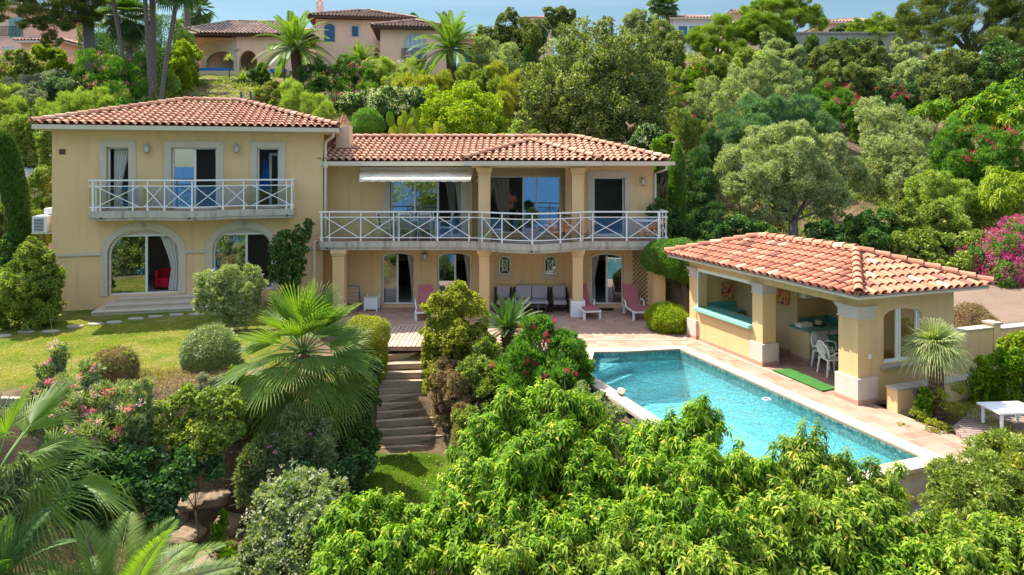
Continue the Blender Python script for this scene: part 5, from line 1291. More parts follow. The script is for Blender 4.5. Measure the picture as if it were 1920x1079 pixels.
person('man in a pink polo shirt and dark trousers standing with arms folded inside the loggia', (x(956, 28.2), 28.2, 2.81), R(12))
# ================================================================ TERRAIN
def sstep(t): t = np.clip(t, 0, 1); return t*t*(3-2*t)
def ground_np(X, Y):
    X = np.asarray(X, float); Y = np.asarray(Y, float)
    lawn = np.interp(Y, [14, 18, 21, 24, 30], [.28, .38, .44, .50, .6])
    T = lawn*(1-sstep((X+6.9)/1.2)) + (-.20)*sstep((X+6.9)/1.2)
    # right of the pool: soil at .05, rising to gravel terrace behind
    rx = (X-8.0)*.942+(Y-15.75)*.335; ry = -(X-8.0)*.335+(Y-15.75)*.942      # pool-house axes
    right = sstep((rx-3.3)/.6)*sstep((ry-1.2)/1.0)
    T = T+right*(1.0+np.clip(ry-2, 0, 8)*.05)
    soilr = sstep((rx-.9)/.4)*sstep((-ry+.2)/.3); T = T+soilr*.27
    low = -2.12-np.clip(15.5-Y, 0, 60)*.22
    low = np.where(Y < 0, low-(-Y)*.35, low)
    yE = np.interp(X, [-30, -11, -7, -5, -4.55, -4.4, -1.75, -1.5, .0, .6, 1.4, 2.5, 3.8, 4.3, 7.7, 8.4, 9.6, 11, 13, 30], [14.4, 15.1, 16.5, 17.8, 19.8, 20.75, 20.7, 19.0, 18.4, 18.2, 17.1, 14.6, 11.3, 11.55, 12.75, 12.9, 12.2, 12.4, 11.8, 11])
    w = np.interp(X, [-5, -4.4, -1.8, -1.2, 2, 3, 8.5, 10], [2.4, 2.5, 2.5, 2.6, 2.2, .6, .5, 2.0])
    k = sstep((yE-Y)/w)
    front = T*(1-k)+low*k
    front = np.where((X > -4.5) & (X < -1.75) & (Y < 20.9), np.minimum(front, np.interp(Y, [17.6, 20.8], [-2.12, -.25])-.10), front)
    L = np.interp(Y, [24, 29.5, 31.5, 34, 37, 42, 54, 58, 75, 120, 400], [.5, 1.0, 2.6, 4.4, 6.3, 8.3, 12.2, 13.6, 15.4, 16.5, 18])
    Rr = np.interp(Y, [21, 24, 27, 30, 36, 45, 60, 75, 120, 400], [-.2, .2, 1.0, 2.1, 4.9, 9.3, 15.2, 17.5, 18.5, 20])
    Rr = np.maximum(Rr, right*(1.0+np.clip(ry-2, 0, 8)*.05))
    m = sstep((X-4)/5); hill = L*(1-m)+Rr*m
    start = np.interp(X, [-17, -15, 5.4, 6.5, 9, 12], [24.5, 30.5, 30.5, 26.8, 25.5, 22.5])
    kb = sstep((Y-start)/1.6)
    z = front*(1-kb)+hill*kb
    z = z+.10*np.sin(X*1.3+Y*.7)*np.clip(kb+k*.7, 0, 1)+.06*np.sin(X*3.1-Y*2.3)*np.clip(kb+k, 0, 1)
    # pool pit
    s_ = (X-nr.x)*.942+(Y-nr.y)*.335; t_ = -(X-nr.x)*.335+(Y-nr.y)*.942
    inside = (s_ < .17) & (s_ > -3.79) & (t_ > -.17) & (Y < 20.30+.127*(X-2.42)) & (X > 1.86+(Y-18.15)*.188)
    z = np.where(inside, np.minimum(z, -1.7), z)
    return z
def gz(X, Y): return float(ground_np(np.array([X]), np.array([Y]))[0])
xs = np.unique(np.concatenate([np.arange(-30, 30.01, .3), np.arange(-7, 12, .15), np.array([-2000, -900, -400, -200, -120, -80, -60, -50, -45, -40, -35, 35, 40, 45, 50, 60, 80, 120, 200, 400, 900, 2000])]))
ysg = np.unique(np.concatenate([np.arange(6, 40.01, .3), np.arange(10, 27, .15), np.arange(40, 80, 1.0), np.array([-60, -50, -40, -30, -20, -10, -5, -2, 0, 2, 4, 85, 90, 100, 120, 200, 400, 900, 2000])]))
XX, YY = np.meshgrid(xs, ysg); ZZ = ground_np(XX, YY)
ny, nx = XX.shape; vs = np.stack([XX.ravel(), YY.ravel(), ZZ.ravel()], 1); ii = np.arange((ny-1)*(nx-1)); r_, c_ = ii//(nx-1), ii % (nx-1); b_ = r_*nx+c_
fs = np.stack([b_, b_+1, b_+nx+1, b_+nx], 1)
# grass and soil chosen by where it grows, mixed in the material
t = NT('ground_mix'); v = t.coord(); 
lawn_c = t.ramp(t.math('ADD', t.math('MULTIPLY', t.noise(v, .8, 7, .74), .7), t.math('MULTIPLY', t.noise(v, 11, 5, .7), .3)), [(0, (.06, .13, .010)), (.42, (.11, .19, .018)), (.49, (.20, .24, .036)), (.55, (.31, .28, .075)), (.64, (.40, .30, .13)), (1, (.44, .33, .17))])
lowc = t.ramp(t.noise(v, .9, 6, .7), [(0, (.05, .12, .01)), (.45, (.09, .18, .018)), (.6, (.15, .23, .03)), (.75, (.24, .26, .07)), (1, (.3, .28, .1))])
soilc = t.ramp(t.noise(v, 1.1, 8, .7), [(0, (.08, .075, .03)), (.36, (.14, .11, .06)), (.5, (.26, .18, .11)), (.7, (.34, .25, .165)), (1, (.42, .34, .24))])
grav = t.ramp(t.noise(v, .9, 8, .7), [(0, (.24, .165, .115)), (.5, (.36, .26, .19)), (1, (.47, .36, .27))])
a1_ = t.new('ShaderNodeAttribute', attribute_name='zone', attribute_type='GEOMETRY'); sc_ = t.new('ShaderNodeSeparateColor'); t.link(a1_.outputs['Color'], sc_.inputs[0])
c = t.mix(soilc, lawn_c, sc_.outputs[0]); c = t.mix(c, lowc, sc_.outputs[1]); c = t.mix(c, grav, sc_.outputs[2])
f2 = t.noise(v, 48, 4, .65); c = t.mix(c, t.mix(c, (.3, .3, .3), 1.0, 'MULTIPLY'), t.math('MULTIPLY', f2, .7))
M['ground_mix'] = t.done(t.bsdf(c, .96, .05, 0, t.bump(f2, .9, .05)))
go = np_mesh('ground', vs, fs, np.full(len(fs), .5), 'ground_mix', smooth=True); struct(go)
gx, gy = XX.ravel(), YY.ravel()
nz_ = .35*np.sin(gx*1.7+gy)+.25*np.sin(gx*3.3-gy*2.1)
yE_ = np.interp(gx, [-30, -11, -7, -5.6], [15.2, 15.6, 17.0, 18.6])
za = sstep((-5.9+nz_*.5-gx)/.8)*sstep((gy-yE_+nz_*.4)/.8)*sstep((26-gy)/1.5)
zb_ = sstep((gx+4.6)/.5)*sstep((-.3-gx+nz_)/.8)*sstep((18.25-gy)/.3)*sstep((gy-12)/1.5)
up_ = sstep((gy-54)/1.5)*sstep((59-gy)/1.0)*sstep((gx+27)/1)*sstep((-17-gx)/2)
za = np.maximum(za, up_)
rx_ = (gx-8.0)*.942+(gy-15.75)*.335; ry_ = -(gx-8.0)*.335+(gy-15.75)*.942
zc_ = sstep((rx_-3.1)/.4)*sstep((ry_-1.0)/.8)*sstep((11.5-ry_)/.6)*sstep((16-rx_)/2)
ca = go.data.color_attributes.new('zone', 'FLOAT_COLOR', 'POINT'); arr = np.stack([za, zb_, zc_, np.ones_like(za)], 1).astype(np.float32); ca.data.foreach_set('color', arr.ravel())
# the sea far below, behind the camera
mb = MB(); mb.quad((-30000, -40000, -45), (30000, -40000, -45), (30000, -180, -45), (-30000, -180, -45)); t = NT('sea_water'); t.done(t.bsdf((.03, .11, .22), .6, .1, 0, t.bump(t.noise(t.coord(), .02, 3), .3, 1))); M['sea_water'] = t.m; struct(mb.build('sea', 'sea_water'))
# ---- stepping stones
rs = random.Random(3); sg = 'stepping stones across the left lawn'
spts = [(5, 630), (50, 622), (95, 622), (140, 613), (180, 609), (215, 606), (255, 600), (292, 596), (330, 593), (368, 592), (405, 591), (50, 625)]
nm = ['pale stepping stone at the very left edge of the lawn', 'stepping stone second from the left edge of the lawn', 'flat stepping stone in the shade of the left bushes', 'pale stepping stone in full sun left of the steps', 'large stepping stone in full sun near the house shadow', 'stepping stone before the left end of the front steps', 'shaded stepping stone under the left end of the balcony', 'shaded stepping stone in front of the large arch', 'shaded stepping stone right below the red armchair', 'shaded stepping stone between the arches', 'shaded stepping stone beside the grey olive shrub']
for i, (px_, py_) in enumerate(spts[:11]):
    g_ = G(px_, py_, .45); m = MB(); n = 9; poly = []
    for k in range(n): a = 2*math.pi*k/n; r_ = rs.uniform(.8, 1.1); poly.append((g_.x+math.cos(a)*.27*r_, g_.y+math.sin(a)*.17*r_))
    zt = gz(g_.x, g_.y); m.prism(poly, zt-.05, zt+.035); tag(m.build('stepping_stone', 'wall_cap'), nm[i], 'stepping stone', sg)
# kerb of the lawn at far left
m = MB(); a = G(-40, 752, .35); b = G(72, 753, .35); m.bar(a, b, .12, .16); tag(m.build('lawn_kerb', 'wall_cap'), 'straight pale kerb at the lower left edge of the lawn', 'kerb')
# ---- boulders
def boulder(name, label, c, r, seed, mat='boulder_stone', group=None, cat='rock'):
    q = random.Random(seed); bm = bmesh.new(); bmesh.ops.create_icosphere(bm, subdivisions=4, radius=1)
    ph1 = [q.uniform(0, 6) for _ in range(9)]; planes = [(Vector((q.gauss(0, 1), q.gauss(0, 1), q.gauss(0, 1))).normalized(), q.uniform(.62, .9)) for _ in range(9)]
    for v in bm.verts:
        p = v.co.copy()
        for n_, d_ in planes:
            e = p.dot(n_)-d_
            if e > 0: p -= n_*e*.85
        f = 1+.05*math.sin(p.x*5+ph1[0])+.05*math.sin(p.y*6+ph1[1])+.04*math.sin(p.z*9+ph1[2])+.02*math.sin(p.x*17+p.z*13)
        v.co = Vector((p.x*r[0]*f, p.y*r[1]*f, p.z*r[2]*f))
    me = bpy.data.meshes.new(name); bm.to_mesh(me); bm.free()
    o = link(name, me, mat); o.location = c; o.rotation_euler = (0, 0, q.uniform(0, 3)); return tag(o, label, cat, group)
def hit(px, py):                                       # where the line of sight through the photo meets the ground
    for Y_ in np.arange(9, 24, .05):
        p_ = P(px, py, Y_)
        if p_.z < gz(p_.x, p_.y): return p_
    return P(px, py, 14)
bg = 'boulders in the bank below the lawn'
for i, (px_, py_, Y_, r_, lb) in enumerate([(405, 932, 14.3, (.33, .3, .21), 'rounded tan boulder at the top right of the rock pile'), (360, 940, 14.2, (.45, .35, .17), 'long flat tan boulder jutting from the ivy'), (350, 1005, 13.8, (.40, .35, .25), 'grey boulder in the hollow under the flat one'), (425, 985, 13.9, (.30, .35, .26), 'small shaded boulder right of the hollow'), (395, 1050, 13.2, (.35, .4, .15), 'low boulder at the bottom of the rock pile'), (330, 965, 14.5, (.3, .3, .2), 'small boulder at the edge of the ivy')]):
    p_ = hit(px_, py_+8)+Vector((0, 0, r_[2]*.35)); boulder('boulder', lb, p_, r_, 20+i, group=bg)
for i, (px_, py_, Y_, r_, lb) in enumerate([(838, 770, 18.0, (.26, .2, .2), 'crumbling pale rock beside the middle of the timber stairs'), (870, 800, 17.6, (.2, .2, .2), 'pale rock hidden in dry ivy right of the stairs'), (822, 740, 18.6, (.18, .18, .28), 'upright pale rock near the top of the timber stairs')]):
    boulder('bank_rock', lb, hit(px_, py_), r_, 40+i, group='rocks right of the timber stairs')
boulder('coping_rock', 'small pale rock resting on the pool coping behind the oleander', G(1165, 738, .06)+Vector((0, 0, .05)), (.17, .12, .08), 60, 'coping_stone')
# ---- low wall, garden wall and wooden deck right of the pool house
t = thing('garden_wall', 'low ochre garden wall with a flat cap under the small palm', 'wall', FP.pt(1.7, -.6), FP.a)
m = MB(); m.box(.36, 3.35, -.74, -.46, -.1, .50); m.box(2.55, 2.8, -.46, 0, -.1, .50); m.build('wall_body', 'pool_stucco', t, FP.m); m = MB(); m.box(.34, 3.37, -.76, -.44, .50, .545, .008); m.build('cap', 'wall_cap', t, FP.m)
t = thing('retaining_wall', 'ochre retaining wall running right from the pool house end', 'wall', FP.pt(3.6, .5), FP.a); m = MB(); m.box(PW+.002, 5.2, .55, .80, -.2, 1.22); m.box(5.2, 5.45, .53, .82, -.2, 1.32); m.box(5.45, 7.2, .55, .8, -.2, 1.16); m.build('wall_body', 'pool_stucco', t, FP.m)
m = MB(); m.box(PW+.002, 5.2, .52, .83, 1.22, 1.26); m.box(5.17, 5.48, .50, .85, 1.32, 1.37); m.box(5.48, 7.2, .52, .83, 1.16, 1.2); m.build('cap', 'wall_cap', t, FP.m)
g0 = [G(1785, 800, .1), G(1830, 762, .1), G(1990, 770, .1), G(2000, 850, .1), G(1840, 850, .1)]
mb = MB(); mb.prism([(p.x, p.y) for p in g0][::-1], .0, .09); struct(mb.build('wooden_deck', 'deck_boards_grey'))
t = thing('garden_lamp', 'small black path light at the foot of the low garden wall', 'lamp', G(1718, 772, .1)); m = MB(); m.tube([(0, 0, 0), (0, 0, .38)], .05, 10); m.build('post', 'dark_metal', t); m = MB(); m.lathe([(.07, .38), (.07, .46), (.03, .5)], 12); m.build('lamp_head', 'dark_metal', t)

# ================================================================ HOUSES UP THE HILL
def shutters(par, fr, o, mat, leaves=2, open_=False):
    m = MB(); n = leaves
    for k in range(n):
        a = o['u0']+(o['u1']-o['u0'])*k/n+.02; b = o['u0']+(o['u1']-o['u0'])*(k+1)/n-.02
        segs = 6
        for j in range(segs):
            p, q = a+(b-a)*j/segs, a+(b-a)*(j+1)/segs; m.quad((p, -.05, o['z0']), (q, -.05, o['z0']), (q, -.05, ztop(o, q)-.02), (p, -.05, ztop(o, p)-.02)); m.quad((p, -.05, ztop(o, p)-.02), (q, -.05, ztop(o, q)-.02), (q, .0, ztop(o, q)-.02), (p, 0, ztop(o, p)-.02))
        z = o['z0']+.06
        while z < o['z1']-.15: m.box(a+.05, b-.05, -.07, -.05, z, z+.03); z += .09
    return m.build('shutter', mat, par, fr.m)
def hwall(par, fr, u0, u1, z0, z1, dep, ops, mat, name='wall'):
    m = MB(); facade(m, u0, u1, z0, z1, ops, 0, .2)
    m.quad((u0, dep, z0), (u0, 0, z0), (u0, 0, z1), (u0, dep, z1)); m.quad((u1, 0, z0), (u1, dep, z0), (u1, dep, z1), (u1, 0, z1)); m.quad((u1, dep, z0), (u0, dep, z0), (u0, dep, z1), (u1, dep, z1)); m.quad((u0, 0, z1), (u1, 0, z1), (u1, dep, z1), (u0, dep, z1))
    for o in ops: m.quad((o['u0']-.05, .2, o['z0']-.05), (o['u1']+.05, .2, o['z0']-.05), (o['u1']+.05, .2, o['z1']+.05), (o['u0']-.05, .2, o['z1']+.05))
    return m.build(name, mat, par, fr.m)
def hroof(par, fr, u0, u1, v0, v1, z, mat, sl=.3, sp=.30, row=.42, skip=()):
    r_ = hip_roof(u1-u0, v1-v0, sl, random.Random(int(abs(u0*7+z*3))), sp, row, skip=skip); o = r_.build('roof', mat, par, fr.m @ Matrix.Translation((u0, v0, z)))
    m = MB(); m.box(u0+.05, u1-.05, v0+.05, v1-.05, z-.16, z-.04); m.box(u0, u1, v0, v0+.1, z-.20, z-.02); m.build('eaves', 'fascia' if mat != 'roof_tile_brown' else 'wood_dark', par, fr.m); return o
# central pink villa: tall body, nearer right wing
pink = thing('pink_villa', 'pink two storey villa with blue shutters on the hill above the palms', 'house', P(690, 130, 60))
F1 = Frame(P(592, 0, 60).x, 60, R(8)); zt = 18.45
w1_ = F1.op(608, 628, 45, 78, .35); w2_ = F1.op(660, 672, 50, 69)
wt = F1.u(770); hwall(pink, F1, 0, wt, 12.5, zt, 7.5, [w1_, w2_], 'pink_stucco')
shutters(pink, F1, w1_, 'shutter_blue'); pink_s = surround(w2_, .14, .04); pink_s.build('window_surround', 'plinth_stone', pink, F1.m)
m = MB(); m.box(w2_['u0'], w2_['u1'], .02, .06, w2_['z0'], w2_['z1']); [m.box(w2_['u0']+k*.12+.02, w2_['u0']+k*.12+.04, -.03, -.01, w2_['z0'], w2_['z1']) for k in range(4)]; m.build('window', 'shutter_blue', pink, F1.m)
hroof(pink, F1, -.75, wt+.6, -.6, 8.0, zt+.18, 'roof_tile_brown', .34)
c_ = F1.u(593); m = MB(); m.box(c_-.22, c_+.35, 1.6, 2.1, zt, zt+1.5); m.box(c_-.22, c_-.06, 1.6, 2.1, zt+1.5, zt+1.95); m.box(c_+.19, c_+.35, 1.6, 2.1, zt+1.5, zt+1.95); m.tube([(c_-.14, 1.85, zt+1.95), (c_+.065, 1.85, zt+2.15), (c_+.27, 1.85, zt+1.95)], .12, 8); m.build('chimney', 'pink_stucco', pink, F1.m)
F2 = Frame(P(713, 0, 56).x, 56, R(6)); zt2 = 16.75; F2s = Frame(F2.o.x, F2.o.y, R(6)+R(90))
w3_ = F2.op(761, 795, 67, 113, .7); wt2 = F2.u(842); hwall(pink, F2, 0, wt2, 12, zt2, 7, [w3_], 'pink_stucco', 'wing_wall')
surround(w3_, .22, .04).build('window_surround', 'plinth_stone', pink, F2.m); shutters(pink, F2, w3_, 'shutter_pale', 4)
m = MB(); q0, q1 = F2.u(753), F2.u(799); zr_, zb3 = F2.z(93, (q0+q1)/2), F2.z(113, (q0+q1)/2)
for k in range(25):
    s = k/24; xx = q0+(q1-q0)*s; yy = -.12-.45*math.sin(math.pi*s); m.bar((xx, yy, zb3), (xx, yy, zr_), .03)
for k in range(24):
    for z_ in (zb3, zr_): s, s2 = k/24, (k+1)/24; m.bar((q0+(q1-q0)*s, -.12-.45*math.sin(math.pi*s), z_), (q0+(q1-q0)*s2, -.12-.45*math.sin(math.pi*s2), z_), .05)
m.build('balcony_railing', 'dark_metal', pink, F2.m)
hroof(pink, F2, -.7, wt2+.6, -.6, 7.6, zt2+.15, 'roof_tile_brown', .34)
ws = dict(u0=1.2, u1=2.3, z0=13.6, z1=15.6, rise=0); m = MB()
for s in (0, 1): m.box(-.06, -.0, 1.3+s*.62, 1.88+s*.62, 13.9, 15.7)
m.build('shutter', 'shutter_blue', pink, F2.m)
# loggia annexe with two arches
log = thing('loggia_house', 'low pink pool house with two arches and a blue edged pool on the hill', 'pool house', P(450, 130, 60))
F3 = Frame(P(444, 0, 58).x, 58, R(3)); F4 = Frame(P(378, 0, 60.5).x, 60.5, math.atan2(58-60.5, P(444, 0, 58).x-P(378, 0, 60.5).x))
zt3 = 16.55; L4 = (Vector((F3.o.x, F3.o.y))-Vector((F4.o.x, F4.o.y))).length
A1 = F4.op(386, 438, 97, 131, .9); A2 = F3.op(447.5, 482, 95, 130, .9)
for A_ in (A1, A2): A_['z0'] = 13.45
A2['u0'] = .2
m = MB(); facade(m, 0, L4, 13.4, zt3, [A1], 0, .35); m.build('wall', 'cream_stucco', log, F4.m)
wt3 = F3.u(545); dW = F3.op(514, 530, 106, 133)
m = MB(); facade(m, 0, wt3, 13.4, zt3, [A2, dW], 0, .35); m.quad((wt3, 0, 13.4), (wt3, 6, 13.4), (wt3, 6, zt3), (wt3, 0, zt3)); m.build('wall', 'pink_stucco', log, F3.m)
m = MB(); m.box(dW['u0'], dW['u1']+2, .1, .14, dW['z0'], dW['z1']); m.build('door', 'white_paint', log, F3.m)
m = MB(); m.quad((-5.5, 3.4, 13.4), (A2['u1']+.6, 3.4, 13.4), (A2['u1']+.6, 3.4, zt3), (-5.5, 3.4, zt3)); m.quad((A2['u1']+.6, 3.4, 13.4), (A2['u1']+.6, .3, 13.4), (A2['u1']+.6, .3, zt3), (A2['u1']+.6, 3.4, zt3)); m.quad((-5.5, .0, 16.4), (A2['u1']+.6, .0, 16.4), (A2['u1']+.6, 3.4, 16.4), (-5.5, 3.4, 16.4)); m.build('loggia_wall', 'pink_stucco', log, F3.m)
m = MB(); m.box(F3.u(414, 3.2), F3.u(462, 3.2), 3.25, 3.38, 13.4, F3.z(106, 0, 3.2)); m.build('garage_door', 'cream_stucco', log, F3.m)
m = MB(); m.lathe([(.24, 0), (.24, .15), (.17, .2), (.165, 1.85), (.26, 1.95), (.30, 2.1)], 14, (0, .15, 13.4)); m.lathe([(.24, 0), (.24, .15), (.17, .2), (.165, 1.45), (.26, 1.5), (.30, 1.62)], 14, (-L4+.25, 2.2, 13.4)); m.build('column', 'plinth_stone', log, F3.m)
rfm = hip_roof(11.8, 7.4, .46, random.Random(9), .3, .42, cut=[(Vector((2.3, -.01, 0)), Vector((-.62, -.78, 0)))]).build('roof', 'roof_tile_brown', log, F3.m @ Matrix.Translation((-5.3, -.6, zt3+.12)))
m = MB(); m.box(-3.2, wt3+.8, -.55, 5.8, zt3-.05, zt3+.06); m.build('eaves', 'wood_dark', log, F3.m)
m = MB(); a = P(369, 131, 56.4); b = P(432, 131, 56.4); m.bar(a, b, .5, .22); a = P(508, 133, 55.5); b = P(536, 133, 55.5); m.bar(a, b, .5, .26); m.build('pool_edge', 'pool_cover', log, Matrix())
m = MB(); a = P(368, 141, 56.5); b = P(540, 141, 56.0); m.bar(a, b, .6, .62); m.build('pool_wall', 'cream_stucco', log, Matrix())
# left pink house
lh = thing('apricot_house', 'apricot house with teal shutters behind the big pine at the far left', 'house', P(10, 105, 60))
F5 = Frame(P(-60, 0, 60).x, 60, R(-4)); zt5 = F5.z(16, 4); o5 = F5.op(17, 43, 33, 70); o6 = F5.op(4, 26, 88, 103); e5 = F5.u(52)
hwall(lh, F5, 0, e5, 12.5, zt5, 8, [o5, o6], 'pink_stucco'); shutters(lh, F5, o5, 'shutter_teal'); hroof(lh, F5, -.5, e5+.6, -.6, 8.5, zt5+.15, 'roof_tile_rose', .28)
m = MB(); [m.box(o6['u0']+.05+k*.14, o6['u0']+.07+k*.14, -.03, 0, o6['z0'], o6['z1']) for k in range(7)]; m.box(o6['u0'], o6['u1'], .1, .12, o6['z0'], o6['z1']); m.build('window', 'white_paint', lh, F5.m)
m = MB(); q0, q1 = F5.u(-10), F5.u(44); zr_, zb3 = F5.z(52, 3), F5.z(68, 3)
for k in range(22): s = k/21; xx = q0+(q1-q0)*s; m.bar((xx, -.3, zb3), (xx, -.3, zr_), .025)
for z_ in (zb3, zr_): m.bar((q0, -.3, z_), (q1, -.3, z_), .05)
m.build('balcony_railing', 'dark_metal', lh, F5.m)
F6 = Frame(P(40, 0, 58).x, 58, R(-4)); z6 = F6.z(80, 2); hwall(lh, F6, 0, F6.u(112), 12.5, z6, 5, [], 'pink_stucco', 'wing_wall'); hroof(lh, F6, -.3, F6.u(112)+.5, -.5, 5.5, z6+.12, 'roof_tile_rose', .3)
# far houses on the skyline
def far_house(label, px0, px1, pyr, pye, pyb, Y, wall, roof, dep=8):
    t = thing('hillside_house', label, 'house', P((px0+px1)/2, pyb, Y), 0); Fx = Frame(P(px0, 0, Y).x, Y, 0); W_ = Fx.u(px1); ze = Fx.z(pye, 0)
    ops = [dict(u0=W_*.15+i*W_*.3, u1=W_*.15+i*W_*.3+1.1, z0=ze-2.4, z1=ze-.9, rise=0) for i in range(2)]
    hwall(t, Fx, 0, W_, ze-5, ze, dep, ops, wall); hroof(t, Fx, -.6, W_+.6, -.6, dep+.6, ze+.1, roof, .25, .4, .6)
    for o in ops: m = MB(); m.box(o['u0'], o['u1'], .08, .12, o['z0'], o['z1']); m.build('window', 'shutter_blue', t, Fx.m)
    return t
M['house_white'] = simple('house_white', (.62, .66, .72), .8, .2)
far_house('white house with a pale roof beside the far fan palms', 1262, 1330, 30, 36, 60, 85, 'house_white', 'roof_tile_rose')
far_house('long peach house above the grey retaining wall', 1556, 1700, 30, 44, 70, 80, 'cream_stucco', 'roof_tile_rose')
far_house('peach house mostly hidden behind the round pines', 1376, 1432, 15, 24, 50, 92, 'cream_stucco', 'roof_tile_rose')
far_house('roof of a cream house peeping between the skyline trees', 985, 1036, 31, 38, 60, 85, 'cream_stucco', 'roof_tile_rose')
far_house('low tiled house right of the second date palm', 860, 905, 66, 73, 100, 70, 'cream_stucco', 'roof_tile_rose')
far_house('roof behind the first date palm, left of the chimney', 510, 580, 56, 61, 90, 75, 'pink_stucco', 'roof_tile_rose')
# concrete retaining wall at the top right
t = thing('terrace_wall', 'long grey retaining wall with a pale cap below the peach house', 'wall', P(1560, 70, 57)); a = P(1428, 62, 56.5); b = P(1730, 70, 56.5); m = MB(); m.box(a.x, b.x, 56.5, 56.8, a.z-3.2, a.z-.08); m.build('wall_body', 'grey_stucco', t, Matrix()); m = MB(); m.box(a.x-.1, b.x, 56.4, 56.9, a.z-.08, a.z+.08); m.build('cap', 'wall_cap', t, Matrix())
# dry stone walls: courses of individual uneven blocks in one wall each
def dry_wall(label, a, b, h, seed, name='dry_stone_wall', mat='dry_stone', bs=.5):
    q = random.Random(seed); a = Vector(a); b = Vector(b); L_ = (b-a).length; d_ = (b-a)/L_; ang = math.atan2(d_.y, d_.x); m = MB(); z = 0
    while z < h:
        ch = q.uniform(.16, .28); s = -q.uniform(0, .3)
        while s < L_:
            w_ = q.uniform(.5, 1.3)*bs; i0 = len(m.v); m.box(s+.012, s+w_-.012, q.uniform(-.06, .03), .4, z+.01, z+ch-.01, .025)
            s += w_
        z += ch
    o = m.build(name, mat, None, Matrix.Translation(a) @ Matrix.Rotation(ang, 4, 'Z')); return tag(o, label, 'wall')
dry_wall('dark dry stone wall below the lawn of the low pink pool house', P(318, 178, 53), P(478, 178, 53), 1.2, 1)
dry_wall('second dry stone wall just above the left roof ridge', P(360, 192, 49), P(450, 192, 49), .5, 2)
dry_wall('rough stone wall behind the parked car at the far left', P(-30, 330, 37), P(100, 330, 37), 1.9, 3, bs=.7, mat='boulder_stone')
# blue gate
t = thing('garden_gate', 'blue metal gate with a sagging top above the left roof', 'gate', P(466, 200, 46)); m = MB(); g0_ = P(452, 200, 46); g1_ = P(479, 200, 46); W_ = g1_.x-g0_.x
for k in range(12): s = k/11; hgt = .75+.38*abs(2*s-1)**1.5 if s < .5 else 1.1-.25*(s-.5); m.bar((g0_.x+W_*s, 46, g0_.z-.3), (g0_.x+W_*s, 46, g0_.z+hgt*.75), .025)
for z_ in (.05, .45): m.bar((g0_.x, 46, g0_.z+z_), (g1_.x, 46, g0_.z+z_), .04)
m.build('bars', 'blue_metal', t, Matrix()); 
for p_ in (g0_, P(470, 200, 46)): m = MB(); m.bar((p_.x, 46, p_.z-.3), (p_.x, 46, p_.z+1.0), .08); m.build('post', 'blue_metal', t, Matrix())
m = MB(); m.box(g0_.x-.7, g0_.x-.1, 45.9, 46.2, g0_.z-.5, g0_.z+.45); t2 = m.build('gate_pillar', 'cream_stucco', t, Matrix())
# the white car on its parking terrace
cp = P(20, 352, 33.5); m = MB(); m.box(cp.x-6, cp.x+4.0, 31.6, 36.8, cp.z-.9, cp.z-.02); struct(m.build('parking_terrace', 'gravel_soil')); car('pale blue white car parked behind the leaning cypress', (cp.x-.75, 33.6, cp.z), R(180))
# ================================================================ PLANTS
def unit(a): return a/np.maximum(1e-9, np.linalg.norm(a, axis=-1, keepdims=True))
def leaf_quads(pos, axis, roll, L, W, fold=.25, droop=0.0, two=False):
    """one folded leaf per row: pos base (N,3), axis (N,3), L, W (N,)"""
    n = len(pos); L = np.broadcast_to(L, (n,))[:, None]; W = np.broadcast_to(W, (n,))[:, None]
    side = unit(np.cross(axis, roll)); nrm = np.cross(side, axis)
    nrm = np.where(nrm[:, 2:3] < 0, -nrm, nrm)
    dz = np.zeros((n, 3)); dz[:, 2] = -droop
    tip = pos+axis*L+dz*L; mid = pos+axis*L*.5+dz*L*.18
    l = mid+side*W*.5+nrm*W*fold; r = mid-side*W*.5+nrm*W*fold
    if not two:
        v = np.stack([pos, r, tip, l], 1).reshape(-1, 3); f = np.arange(4*n).reshape(n, 4); return v, f
    v = np.stack([pos, r, tip, l, mid], 1).reshape(-1, 3); b = np.arange(n)[:, None]*5
    f = np.concatenate([b+np.array([[0, 1, 2, 4]]), b+np.array([[0, 4, 2, 3]])], 1).reshape(-1, 4); return v, f
